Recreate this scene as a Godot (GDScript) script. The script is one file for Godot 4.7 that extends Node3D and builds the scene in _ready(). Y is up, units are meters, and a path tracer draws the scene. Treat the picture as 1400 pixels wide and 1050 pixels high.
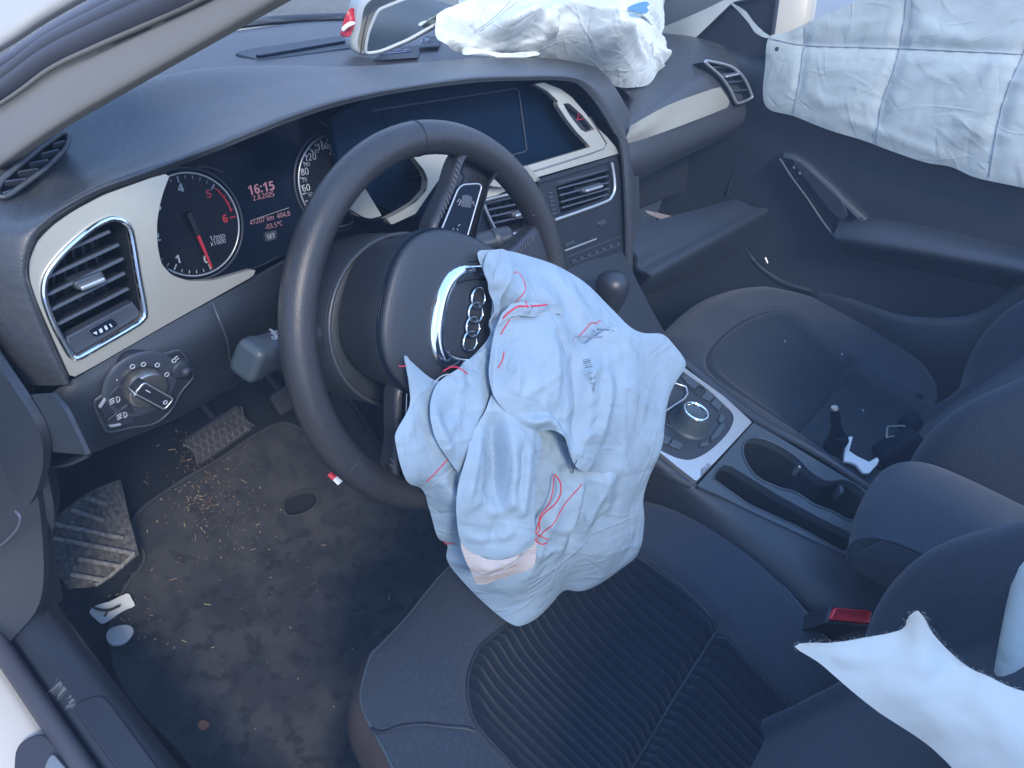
extends Node3D
# A wrecked car's cockpit seen from the open driver's door. Units are metres: x to the passenger side, y up, z to the rear;
# the origin lies on the car's centre line, level with the floor, below the steering wheel.
var M := {}
var count := {}

func V(x: float, y: float, z: float) -> Vector3: return Vector3(x, y, z)
func Q(x: float, y: float) -> Vector2: return Vector2(x, y)

# ---------------------------------------------------------------- naming
func numbered(n: String) -> String:
	count[n] = count.get(n, -1) + 1
	return n if count[n] == 0 else "%s_%03d" % [n, count[n]]
func thing(n: String, label: String, category: String, group := "") -> Node3D:
	var o := Node3D.new()
	o.name = numbered(n); add_child(o, true)
	tag(o, label, category, group)
	return o
func tag(o: Node3D, label: String, category: String, group := "") -> void:
	o.set_meta("label", label)
	if category: o.set_meta("category", category)
	if group: o.set_meta("group", group)
var host: Node = null                                              # what parts join when no other parent is given
func part(n: String, m: Mesh, material: Material, parent: Node = null, at := Transform3D.IDENTITY) -> MeshInstance3D:
	if parent == null: parent = host if host else self
	var o := MeshInstance3D.new()
	o.name = numbered(n) if parent == self else n
	o.mesh = m; o.material_override = material; o.transform = at
	parent.add_child(o, true)
	return o
func struct(n: String, m: Mesh, material: Material) -> MeshInstance3D:
	var o := part(n, m, material)
	o.set_meta("kind", "structure")
	return o

# ---------------------------------------------------------------- curves
func cr(p0, p1, p2, p3, t: float):
	return 0.5 * ((2.0 * p1) + (p2 - p0) * t + (2.0 * p0 - 5.0 * p1 + 4.0 * p2 - p3) * t * t + (3.0 * p1 - p0 - 3.0 * p2 + p3) * t * t * t)
func curve(p: Array, n: int, closed := false) -> Array:
	var out := []
	var k := p.size()
	for i in (k if closed else k - 1):
		for j in n:
			if closed: out.append(cr(p[posmod(i - 1, k)], p[i], p[(i + 1) % k], p[(i + 2) % k], float(j) / n))
			else: out.append(cr(p[i - 1] if i > 0 else 2.0 * p[0] - p[1], p[i], p[i + 1], p[i + 2] if i + 2 < k else 2.0 * p[k - 1] - p[k - 2], float(j) / n))
	if not closed: out.append(p[k - 1])
	return out
func even(p: Array, step: float, closed := true) -> Array:      # resampled at even steps
	var q := p.duplicate()
	if closed: q.append(p[0])
	var total := 0.0
	for i in q.size() - 1: total += q[i].distance_to(q[i + 1])
	var n := maxi(3, roundi(total / step))
	var out := []
	var i := 0
	var gone := 0.0
	for k in (n if closed else n + 1):
		var want := total * k / n
		while i < q.size() - 2 and gone + q[i].distance_to(q[i + 1]) < want:
			gone += q[i].distance_to(q[i + 1]); i += 1
		var l: float = q[i].distance_to(q[i + 1])
		out.append(q[i].lerp(q[i + 1], clampf((want - gone) / maxf(l, 1e-9), 0.0, 1.0)))
	return out
func fillet(p: Array, r: float, n := 5) -> Array:                # rounds the corners of a polygon
	var out := []
	var k := p.size()
	for i in k:
		var a = p[posmod(i - 1, k)]; var b = p[i]; var c = p[(i + 1) % k]
		var ra := minf(r, b.distance_to(a) * 0.45)
		var rc := minf(r, b.distance_to(c) * 0.45)
		var s = b + (a - b).normalized() * ra
		var e = b + (c - b).normalized() * rc
		for j in n + 1:
			var t := float(j) / n
			out.append(s.lerp(b, t).lerp(b.lerp(e, t), t))
	return out
func circle(c: Vector2, r: float, n := 40, ry := 0.0) -> Array:
	var out := []
	for i in n: out.append(c + Q(r * cos(TAU * i / n), (ry if ry > 0.0 else r) * sin(TAU * i / n)))
	return out
func box2(w: float, h: float, r := 0.0, c := Vector2.ZERO) -> Array:
	var p := [c + Q(-w / 2, -h / 2), c + Q(w / 2, -h / 2), c + Q(w / 2, h / 2), c + Q(-w / 2, h / 2)]
	return fillet(p, r, 4) if r > 0.0 else p
func area2(p: Array) -> float:
	var a := 0.0
	for i in p.size(): a += p[i].cross(p[(i + 1) % p.size()])
	return a / 2.0
func inset(p: Array, d: float) -> Array:
	var s := signf(area2(p))
	var out := []
	var k := p.size()
	for i in k:
		var e: Vector2 = (p[i] - p[posmod(i - 1, k)]).normalized()
		var f: Vector2 = (p[(i + 1) % k] - p[i]).normalized()
		var n := Q(-(e.y + f.y), e.x + f.x).normalized() * s
		var c := maxf(0.5, absf(n.dot(Q(-e.y, e.x))))
		out.append(p[i] + n * d / c)
	return out
func lift(p: Array, f: Transform3D, h := 0.0) -> Array:
	return p.map(func(q): return f * V(q.x, q.y, h))

# ---------------------------------------------------------------- meshes
class Shape:
	var v := PackedVector3Array()
	var ix := PackedInt32Array()
	var uv := PackedVector2Array()
	func grid(rows: Array, wrap := false) -> Shape:
		var at := v.size()
		var w: int = rows[0].size()
		var along := 0.0
		for j in rows.size():
			if j > 0: along += rows[j][w / 2].distance_to(rows[j - 1][w / 2])
			var across := 0.0
			for i in w:
				if i > 0: across += rows[j][i].distance_to(rows[j][i - 1])
				v.append(rows[j][i]); uv.append(Vector2(across, along))
		for j in rows.size() - 1:
			for i in (w if wrap else w - 1):
				var a := at + j * w + i
				var b := at + j * w + (i + 1) % w
				ix.append_array([a, b, b + w, a, b + w, a + w])
		return self
	func fan(ring: Array, flip := false) -> Shape:
		var at := v.size()
		var c := Vector3.ZERO
		for p in ring: c += p / ring.size()
		v.append(c); uv.append(Vector2.ZERO)
		for p in ring:
			v.append(p); uv.append(Vector2(p.x, p.y))
		for i in ring.size():
			var a := at + 1 + i
			var b := at + 1 + (i + 1) % ring.size()
			ix.append_array([at, b, a] if flip else [at, a, b])
		return self
	func poly(p: Array, f: Transform3D, h: float, flip := false) -> Shape:
		var at := v.size()
		var t := Geometry2D.triangulate_polygon(PackedVector2Array(p))
		for q in p:
			v.append(f * Vector3(q.x, q.y, h)); uv.append(q)
		for i in range(0, t.size(), 3):
			ix.append_array([at + t[i], at + t[i + 2], at + t[i + 1]] if flip else [at + t[i], at + t[i + 1], at + t[i + 2]])
		return self
	func tris(p: PackedVector3Array, t: PackedInt32Array, u: PackedVector2Array) -> Shape:
		var at := v.size()
		v.append_array(p); uv.append_array(u)
		for k in t: ix.append(at + k)
		return self
	func mesh() -> ArrayMesh:
		var n := PackedVector3Array()
		n.resize(v.size())
		for i in range(0, ix.size(), 3):
			var a := ix[i]
			var b := ix[i + 1]
			var c := ix[i + 2]
			var q := (v[c] - v[a]).cross(v[b] - v[a])
			n[a] += q; n[b] += q; n[c] += q
		for i in n.size(): n[i] = n[i].normalized()
		var s := []
		s.resize(Mesh.ARRAY_MAX)
		s[Mesh.ARRAY_VERTEX] = v; s[Mesh.ARRAY_NORMAL] = n; s[Mesh.ARRAY_TEX_UV] = uv; s[Mesh.ARRAY_INDEX] = ix
		var m := ArrayMesh.new()
		m.add_surface_from_arrays(Mesh.PRIMITIVE_TRIANGLES, s)
		return m

func net(rows: Array, nu: int, nv: int) -> Array:                 # smooth surface through a net of points
	var fine := rows.map(func(r): return curve(r, nu))
	var out := []
	for i in fine[0].size():
		var col := curve(fine.map(func(r): return r[i]), nv)
		for j in col.size():
			if i == 0: out.append([])
			out[j].append(col[j])
	return out
func normals(g: Array) -> Array:
	var out := []
	var h := g.size()
	var w: int = g[0].size()
	for j in h:
		var r := []
		for i in w:
			var du: Vector3 = g[j][mini(i + 1, w - 1)] - g[j][maxi(i - 1, 0)]
			var dv: Vector3 = g[mini(j + 1, h - 1)][i] - g[maxi(j - 1, 0)][i]
			r.append(du.cross(dv).normalized())
		out.append(r)
	return out
func skin(g: Array, t := 0.0) -> ArrayMesh:                       # a grid of points, with thickness t towards the back
	var s := Shape.new()
	s.grid(g)
	if t != 0.0:
		var n := normals(g)
		var b := []
		for j in g.size():
			var r := []
			for i in g[0].size(): r.append(g[j][i] - n[j][i] * t)
			b.append(r)
		var back := b.duplicate(); back.reverse()
		s.grid(back)
		var w: int = g[0].size()
		s.grid([b[0], g[0]]); s.grid([g[-1], b[-1]])
		s.grid([g.map(func(r): return r[0]), b.map(func(r): return r[0])])
		s.grid([b.map(func(r): return r[w - 1]), g.map(func(r): return r[w - 1])])
	return s.mesh()
func surface(rows: Array, nu := 6, nv := 6, t := 0.003) -> ArrayMesh: return skin(net(rows, nu, nv), t)
func add_prism(s: Shape, p: Array, f: Transform3D, h0: float, h1: float, bevel := 0.0, hollow := false) -> void:
	if area2(p) < 0.0:
		p = p.duplicate(); p.reverse()
	var ring := lift(p, f, h0)
	var rows := [ring]
	var top := p
	if bevel > 0.0:
		for k in 4:
			var a := PI / 2 * k / 3.0
			top = inset(p, bevel * (1.0 - cos(a)))
			rows.append(lift(top, f, h1 - bevel + bevel * sin(a)))
	else:
		rows.append(lift(p, f, h1))
	s.grid(rows, true)
	if not hollow: s.poly(top, f, h1, true)
	s.poly(p, f, h0)
func prism(p: Array, f: Transform3D, h0: float, h1: float, bevel := 0.0) -> ArrayMesh:
	var s := Shape.new()
	add_prism(s, p, f, h0, h1, bevel)
	return s.mesh()
func box(size: Vector3, bevel := 0.002, at := Transform3D.IDENTITY) -> ArrayMesh:
	return prism(fillet(box2(size.x, size.y), minf(bevel * 1.5, minf(size.x, size.y) * 0.4), 3), at, -size.z / 2, size.z / 2, minf(bevel, size.z * 0.45))
func facing(o: Vector3, n: Vector3, up := Vector3.UP) -> Transform3D:
	n = n.normalized()
	var x := up.cross(n).normalized()
	return Transform3D(x, n.cross(x), n, o)
func add_tube(s: Shape, path: Array, r, sides := 8, closed := false, flat := 1.0, up := Vector3.ZERO) -> void:
	var k := path.size()
	var rows := []
	var side := Vector3.ZERO
	for i in k:
		var a: Vector3 = path[posmod(i - 1, k)] if closed or i > 0 else path[0]
		var b: Vector3 = path[(i + 1) % k] if closed or i < k - 1 else path[k - 1]
		var t := (b - a).normalized()
		if up != Vector3.ZERO: side = t.cross(up).normalized()
		elif side == Vector3.ZERO: side = t.cross(Vector3.UP if absf(t.y) < 0.9 else Vector3.RIGHT).normalized()
		else: side = (side - t * side.dot(t)).normalized()
		var q := side.cross(t)
		var rr: float = r[i] if r is Array else r
		var ring := []
		for j in sides: ring.append(path[i] + side * cos(TAU * j / sides) * rr + q * sin(TAU * j / sides) * rr * flat)
		rows.append(ring)
	if closed: rows.append(rows[0])
	s.grid(rows, true)
	if not closed:
		s.fan(rows[0]); s.fan(rows[-1], true)
func tube(path: Array, r, sides := 8, closed := false, flat := 1.0, up := Vector3.ZERO) -> ArrayMesh:
	var s := Shape.new()
	add_tube(s, path, r, sides, closed, flat, up)
	return s.mesh()
func lathe(profile: Array, f: Transform3D, n := 32) -> ArrayMesh:  # profile of (radius, height) about f's z axis
	var s := Shape.new()
	var rows := []
	for q in profile:
		var r := []
		for i in n: r.append(f * V(q.x * cos(TAU * i / n), q.x * sin(TAU * i / n), q.y))
		rows.append(r)
	s.grid(rows, true)
	return s.mesh()
func inside(q: Vector2, poly: PackedVector2Array) -> bool: return Geometry2D.is_point_in_polygon(q, poly)
func near(q: Vector2, p: Array, closed := false) -> float:         # distance to a polyline
	var best := 1e9
	for i in (p.size() if closed else p.size() - 1):
		best = minf(best, q.distance_squared_to(Geometry2D.get_closest_point_to_segment(q, p[i], p[(i + 1) % p.size()])))
	return sqrt(best)
func sheet(outline: Array, holes: Array, step: float, seed_ := 1) -> Array:  # [points, triangles] filling an outline round its holes
	var rng := RandomNumberGenerator.new()
	rng.seed = seed_
	var out := PackedVector2Array(even(outline, step))
	var cut := holes.map(func(h): return PackedVector2Array(even(h, step)))
	var pts := out.duplicate()
	for h in cut: pts.append_array(h)
	var edge := pts.duplicate()
	var box_ := Rect2(out[0], Vector2.ZERO)
	for q in out: box_ = box_.expand(q)
	var taken := {}
	for q in edge: taken[Vector2i((q / step).floor())] = taken.get(Vector2i((q / step).floor()), []) + [q]
	var y := box_.position.y + step / 2
	var odd := 0.0
	while y < box_.end.y:
		var x := box_.position.x + odd
		odd = step / 2 - odd
		while x < box_.end.x:
			var q := Vector2(x + rng.randf_range(-0.12, 0.12) * step, y + rng.randf_range(-0.12, 0.12) * step)
			x += step
			if not inside(q, out) or cut.any(func(h): return inside(q, h)): continue
			var c := Vector2i((q / step).floor())
			var free := true
			for a in [-1, 0, 1]:
				for b in [-1, 0, 1]:
					for e in taken.get(c + Vector2i(a, b), []):
						if e.distance_to(q) < step * 0.6: free = false
			if free: pts.append(q)
		y += step * 0.866
	var t := Geometry2D.triangulate_delaunay(pts)
	var keep := PackedInt32Array()
	for i in range(0, t.size(), 3):
		var c := (pts[t[i]] + pts[t[i + 1]] + pts[t[i + 2]]) / 3.0
		if inside(c, out) and not cut.any(func(h): return inside(c, h)):
			var cw := (pts[t[i + 1]] - pts[t[i]]).cross(pts[t[i + 2]] - pts[t[i]]) > 0.0
			keep.append_array([t[i], t[i + 2], t[i + 1]] if cw else [t[i], t[i + 1], t[i + 2]])
	return [pts, keep, out, cut]
func plate(outline: Array, holes: Array, f: Transform3D, h0: float, h1: float, step := 0.006, bend = null) -> ArrayMesh:
	var s := Shape.new()
	var got := sheet(outline, holes, step)
	var up := func(q: Vector2, h: float) -> Vector3: return f * V(q.x, q.y, h + (bend.call(q) if bend else 0.0))
	var top := PackedVector3Array()
	for q in got[0]: top.append(up.call(q, h1))
	s.tris(top, got[1], got[0])
	for ring in [got[2]] + got[3]:
		var lo := []
		var hi := []
		for q in ring:
			lo.append(up.call(q, h0)); hi.append(up.call(q, h1))
		s.grid([lo, hi] if area2(Array(ring)) > 0.0 else [hi, lo], true)
	return s.mesh()

# ---------------------------------------------------------------- cloth
func plane_fit(c: Array) -> Array:                                 # thin plate spline through points (u, v) -> w
	var n := c.size()
	var a := []
	for i in n + 3:
		var row := PackedFloat64Array()
		row.resize(n + 4)
		a.append(row)
	for i in n:
		for j in n:
			var d: float = Q(c[i].x, c[i].y).distance_to(Q(c[j].x, c[j].y)) * 10.0
			a[i][j] = d * d * log(d) if d > 1e-9 else 1e-4
		a[i][n] = 1.0; a[i][n + 1] = c[i].x; a[i][n + 2] = c[i].y; a[i][n + 3] = c[i].z
		a[n][i] = 1.0; a[n + 1][i] = c[i].x; a[n + 2][i] = c[i].y
	var m := n + 3
	for i in m:
		var p := i
		for k in range(i + 1, m):
			if absf(a[k][i]) > absf(a[p][i]): p = k
		var t = a[i]; a[i] = a[p]; a[p] = t
		for k in range(i + 1, m):
			var q: float = a[k][i] / a[i][i]
			if q != 0.0:
				for j in range(i, m + 1): a[k][j] -= q * a[i][j]
	var x := []
	x.resize(m)
	for i in range(m - 1, -1, -1):
		var s: float = a[i][m]
		for j in range(i + 1, m): s -= a[i][j] * x[j]
		x[i] = s / a[i][i]
	return x
func plane_at(c: Array, x: Array, q: Vector2) -> float:
	var n := c.size()
	var s: float = x[n] + x[n + 1] * q.x + x[n + 2] * q.y
	for i in n:
		var d := q.distance_to(Q(c[i].x, c[i].y)) * 10.0
		if d > 1e-9: s += x[i] * d * d * log(d)
	return s
# a piece of cloth: outline and depth through 3-D points seen in frame f; folds = [[points], height, width on one side, width on the other]
func cloth(f: Transform3D, edge: Array, hold: Array, folds: Array, step := 0.005, crumple := 0.003, seed_ := 1, thick := 0.0015, hem := 0.006, roll := 0.0, creases := 0, run := Vector2.DOWN, slack := 0.0, rounds := 90) -> ArrayMesh:
	var inv := f.affine_inverse()
	var flat := func(p): return [Q((inv * p).x, (inv * p).y), (inv * p).z]
	var rim := edge.map(func(p): return flat.call(p)[0])
	var c := (edge + hold).map(func(p): return inv * p)
	var x := plane_fit(c)
	var got := sheet(curve(rim, 4, true), [], step, seed_)
	var lines := []
	for g in folds:
		var l := curve(g[0].map(func(p): return flat.call(p)[0]), 4)
		var b := Rect2(l[0], Vector2.ZERO)
		for q in l: b = b.expand(q)
		lines.append([l, g[1] * fold_scale, g[2], g[3], b.grow(maxf(g[2], g[3]))])
	var no := FastNoiseLite.new()
	no.seed = seed_; no.noise_type = FastNoiseLite.TYPE_SIMPLEX_SMOOTH; no.frequency = 14.0; no.fractal_octaves = 1
	var nf := FastNoiseLite.new()
	nf.seed = seed_ + 7; nf.noise_type = FastNoiseLite.TYPE_SIMPLEX_SMOOTH; nf.frequency = 42.0; nf.fractal_octaves = 2
	var nc := FastNoiseLite.new()                                      # flat facets between sharp creases
	nc.seed = seed_ + 3; nc.noise_type = FastNoiseLite.TYPE_CELLULAR; nc.frequency = 26.0; nc.cellular_return_type = FastNoiseLite.RETURN_DISTANCE2_SUB; nc.cellular_jitter = 1.2
	nc.fractal_type = FastNoiseLite.FRACTAL_NONE
	var rng := RandomNumberGenerator.new()                             # short straight pressed creases, mostly along the run of the cloth
	rng.seed = seed_ * 13 + 5
	var span := Rect2(rim[0], Vector2.ZERO)
	for q in rim: span = span.expand(q)
	var press := []
	for k in creases:
		var c0 := span.position + span.size * Q(rng.randf(), rng.randf())
		var dir := run.rotated(rng.randfn(0.0, 0.75)) * rng.randf_range(0.014, 0.05)
		var wide := rng.randf_range(0.005, 0.02)
		var b := Rect2(c0 - dir, Vector2.ZERO).expand(c0 + dir).grow(wide * 2.0)
		press.append([c0 - dir, c0 + dir, wide * rng.randf_range(0.04, 0.11) * (1.0 if rng.randf() < 0.6 else -0.8), wide, wide * rng.randf_range(0.3, 2.0), b])
	var height := func(q: Vector2) -> float:
		var w := plane_at(c, x, q)
		for l in lines:
			if not l[4].has_point(q): continue
			var best := 1e9
			var side := 1.0
			var at := 0.0
			for i in l[0].size() - 1:
				var p := Geometry2D.get_closest_point_to_segment(q, l[0][i], l[0][i + 1])
				var d := p.distance_to(q)
				if d < best:
					best = d; side = (l[0][i + 1] - l[0][i]).cross(q - l[0][i])
					at = (i + p.distance_to(l[0][i]) / maxf(l[0][i].distance_to(l[0][i + 1]), 1e-6)) / (l[0].size() - 1)
			var wide: float = l[2] if side > 0.0 else l[3]
			var e := maxf(0.0, 1.0 - best / wide)
			w += l[1] * e * (0.72 + 0.28 * e) * smoothstep(0.0, 0.3, at) * smoothstep(0.0, 0.3, 1.0 - at)
		for l in press:
			if not l[5].has_point(q): continue
			var p := Geometry2D.get_closest_point_to_segment(q, l[0], l[1])
			var along: float = absf((p - l[0]).length() / (l[1] - l[0]).length() - 0.5) * 2.0
			var e := maxf(0.0, 1.0 - p.distance_to(q) / (l[3] if (l[1] - l[0]).cross(q - l[0]) > 0.0 else l[4]))
			w += l[2] * e * (1.0 - along * along)
		var warp := Q(no.get_noise_2d(q.x * 2.0 + 5.0, q.y * 2.0), no.get_noise_2d(q.x * 2.0, q.y * 2.0 + 9.0)) * 0.02
		var r1 := maxf(-0.6, 1.0 - absf(no.get_noise_2d(q.x + warp.x, q.y + warp.y)) * 4.0)
		var r2 := maxf(-0.6, 1.0 - absf(nf.get_noise_2d(q.x + warp.y * 1.5, q.y - warp.x)) * 4.0)
		var cell := nc.get_noise_2d(q.x + warp.y, q.y + warp.x)
		return w + crumple * (0.6 * r1 + 0.12 * r2 + 0.25 * cell)
	var border: Array = Array(got[2])
	var p := PackedVector3Array()
	for q in got[0]: p.append(V(q.x, q.y, height.call(q)))
	if slack > 0.0: p = settle(p, got[1], got[2].size(), slack, run, rounds)
	if roll != 0.0:
		for k in p.size(): p[k].z -= roll * pow(1.0 - clampf(near(got[0][k], border, true) / (hem * 2.0), 0.0, 1.0), 2.0)
	var nr := PackedVector3Array()
	nr.resize(p.size())
	var tri: PackedInt32Array = got[1]
	for i in range(0, tri.size(), 3):
		var n := (p[tri[i + 1]] - p[tri[i]]).cross(p[tri[i + 2]] - p[tri[i]])
		if n.z < 0.0: n = -n
		nr[tri[i]] += n; nr[tri[i + 1]] += n; nr[tri[i + 2]] += n
	var front := PackedVector3Array()
	var back := PackedVector3Array()
	for k in p.size():
		var n := nr[k].normalized() * thick
		front.append(f * (p[k] + n)); back.append(f * (p[k] - n))
	var s := Shape.new()
	s.tris(front, tri, got[0])
	var rev := PackedInt32Array()
	for i in range(0, tri.size(), 3): rev.append_array([tri[i], tri[i + 2], tri[i + 1]])
	s.tris(back, rev, got[0])
	var n: int = got[2].size()
	s.grid([range(n).map(func(i): return back[i]), range(n).map(func(i): return front[i])], true)
	last_cloth = [f, p, thick]
	return s.mesh()
# cloth longer than its place buckles into folds: every edge wants to be longer by slack, most of all across the run; the rim stays
func settle(p: PackedVector3Array, tri: PackedInt32Array, rim: int, slack: float, run: Vector2, rounds: int) -> PackedVector3Array:
	var seen := {}
	var ea := PackedInt32Array()
	var eb := PackedInt32Array()
	var el := PackedFloat32Array()
	var far := {}
	var dir := run.normalized()
	for i in range(0, tri.size(), 3):
		for j in 3:
			var a := tri[i + j]
			var b := tri[i + (j + 1) % 3]
			var c := tri[i + (j + 2) % 3]
			var key := Vector2i(mini(a, b), maxi(a, b))
			if far.has(key):
				ea.append(far[key]); eb.append(c); el.append(-p[far[key]].distance_to(p[c]) * (1.0 + slack * 0.7))
			else: far[key] = c
			if seen.has(key): continue
			seen[key] = true
			var d := p[b] - p[a]
			var along := absf(Q(d.x, d.y).normalized().dot(dir))
			ea.append(a); eb.append(b); el.append(d.length() * (1.0 + slack * (1.0 - 0.75 * along * along)))
	var home := p.duplicate()
	var m := ea.size()
	for r in rounds:
		var hold := 0.012 if r < rounds * 0.8 else 0.0
		for k in m:
			var a := ea[k]
			var b := eb[k]
			var d := p[b] - p[a]
			var l := d.length()
			var want := el[k]
			var stiff := 0.48
			if want < 0.0:
				want = -want; stiff = 0.16
			d *= stiff * (l - want) / maxf(l, 1e-6)
			if a >= rim: p[a] += d
			if b >= rim: p[b] -= d
		if hold > 0.0:
			for k in range(rim, p.size()): p[k] = p[k].lerp(home[k], hold)
	return p
var last_cloth := []
var fold_scale := 0.6
func laid(points: Array, up := 0.0005, step := 0.004) -> Array:    # a line of points laid onto the cloth made last
	var f: Transform3D = last_cloth[0]
	var inv := f.affine_inverse()
	var line := even(curve(points.map(func(p): return Q((inv * p).x, (inv * p).y)), 4), step, false)
	var p: PackedVector3Array = last_cloth[1]
	return line.map(func(q):
		var sum := 0.0
		var all := 0.0
		var top := -1e9
		for v in p:
			var d := absf(v.x - q.x) + absf(v.y - q.y)
			if d < 0.007:
				var w := 1.0 / (d * d + 2e-7)
				sum += w * v.z; all += w; top = maxf(top, v.z)
		return f * V(q.x, q.y, sum / all + last_cloth[2] + up if all > 0.0 else (inv * points[0]).z))
func sewn(parent: Node, n: String, points: Array, r: float, m: Material, up := 0.0) -> MeshInstance3D:
	return part(n, tube(laid(points, r * 0.6 + up), r, 6), m, parent)

# ---------------------------------------------------------------- lettering
func text(parent: Node, n: String, what: String, f: Transform3D, at: Vector2, h: float, size: float, material: Material, turn := 0.0, bold := false) -> MeshInstance3D:
	var t := TextMesh.new()
	var font := SystemFont.new()
	font.font_names = PackedStringArray(["Droid Sans"])
	if bold: font.font_weight = 700
	t.font = font; t.text = what; t.font_size = 32; t.pixel_size = size / 32.0; t.depth = 0.0002; t.curve_step = 2.0
	return part(n, t, material, parent, f * Transform3D(Basis(Vector3.BACK, turn), V(at.x, at.y, h)))

# ---------------------------------------------------------------- materials
func noise_image(kind: int, freq: float, octaves: int, seed_: int, size := 512) -> Image:
	var n := FastNoiseLite.new()
	n.noise_type = kind; n.frequency = freq; n.fractal_octaves = octaves; n.seed = seed_
	return n.get_seamless_image(size, size)
func tex(i: Image) -> ImageTexture: return ImageTexture.create_from_image(i)
func mat(n: String, c: Color, rough: float, metal := 0.0, gloss := 0.5) -> StandardMaterial3D:
	var m := StandardMaterial3D.new()
	m.resource_name = n; m.albedo_color = c.linear_to_srgb(); m.roughness = rough; m.metallic = metal; m.metallic_specular = gloss
	m.cull_mode = BaseMaterial3D.CULL_DISABLED
	M[n] = m
	return m
func relief(m: StandardMaterial3D, t: Texture2D, tile: float, cm: float) -> StandardMaterial3D:
	m.uv1_triplanar = true; m.uv1_world_triplanar = true; m.uv1_scale = Vector3.ONE / tile
	m.heightmap_enabled = true; m.heightmap_texture = t; m.heightmap_scale = cm
	return m
func tinted(m: StandardMaterial3D, t: Texture2D) -> StandardMaterial3D:
	m.albedo_texture = t
	return m
func mottled(i: Image, lo: float, hi: float) -> ImageTexture:      # a grey texture between two linear shares of the colour
	var o := Image.create_empty(i.get_width(), i.get_height(), false, Image.FORMAT_RGB8)
	for y in i.get_height():
		for x in i.get_width():
			var k := lerpf(lo, hi, i.get_pixel(x, y).r)
			o.set_pixel(x, y, Color(k, k, k))
	return tex(o)
func weave_image(n: int, thread: int) -> Image:
	var o := Image.create_empty(n, n, false, Image.FORMAT_RGB8)
	var r := noise_image(FastNoiseLite.TYPE_VALUE, 0.2, 1, 3, n)
	for y in n:
		for x in n:
			var a := absf(sin(PI * x / thread))
			var b := absf(sin(PI * y / thread))
			var over := (x / thread + y / thread) % 2 == 0
			var k := (a * 0.6 + 0.4 if over else b * 0.6 + 0.3) * (0.8 + 0.2 * r.get_pixel(x, y).r)
			o.set_pixel(x, y, Color(k, k, k))
	return o
func crease_image(n: int, many: int, seed_: int) -> Image:           # pressed creases in thin cloth: straight ridges and furrows, tiling
	var h := PackedFloat32Array()
	h.resize(n * n)
	h.fill(0.5)
	var rng := RandomNumberGenerator.new()
	rng.seed = seed_
	for k in many:
		var a := Vector2(rng.randf(), rng.randf()) * n
		var l := rng.randf_range(25.0, 170.0)
		var d := Vector2.RIGHT.rotated(rng.randf() * TAU)
		var bend := rng.randf_range(-0.004, 0.004)
		var wide := rng.randf_range(3.0, 14.0)
		var amp := rng.randf_range(0.08, 0.3) * (1.0 if rng.randf() < 0.6 else -0.8)
		for i in int(l):
			var p := a + d * i
			d = d.rotated(bend)
			var e := 1.0 - pow(absf(2.0 * i / l - 1.0), 3.0)
			for j in range(-int(wide) - 1, int(wide) + 2):
				var q := p + d.orthogonal() * j
				var at := posmod(int(q.y), n) * n + posmod(int(q.x), n)
				h[at] += amp * e * 0.5 * maxf(0.0, 1.0 - absf(j) / wide)
	var o := Image.create_empty(n, n, false, Image.FORMAT_RF)
	for y in n:
		for x in n: o.set_pixel(x, y, Color(h[y * n + x], 0, 0))
	return o
func dirt_image(n: int) -> Image:                                   # trodden mat: dry clay dust, damp patches, straw-coloured grit
	var a := noise_image(FastNoiseLite.TYPE_SIMPLEX_SMOOTH, 0.006, 4, 11, n)
	var b := noise_image(FastNoiseLite.TYPE_SIMPLEX_SMOOTH, 0.016, 4, 23, n)
	var c := noise_image(FastNoiseLite.TYPE_VALUE, 0.45, 2, 5, n)
	var o := Image.create_empty(n, n, false, Image.FORMAT_RGB8)
	for y in n:
		for x in n:
			var dust := smoothstep(0.42, 0.75, a.get_pixel(x, y).r) * (0.55 + 0.6 * c.get_pixel(x, y).r)
			var damp := smoothstep(0.52, 0.82, b.get_pixel(x, y).r)
			var k := Color(0.032, 0.033, 0.036).lerp(Color(0.09, 0.085, 0.08), dust * 0.4).lerp(Color(0.016, 0.017, 0.02), damp * 0.8)
			if c.get_pixel(x, y).r > 0.86: k = k.lerp(Color(0.2, 0.17, 0.13), 0.4)
			o.set_pixel(x, y, k.linear_to_srgb())
	return o
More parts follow.
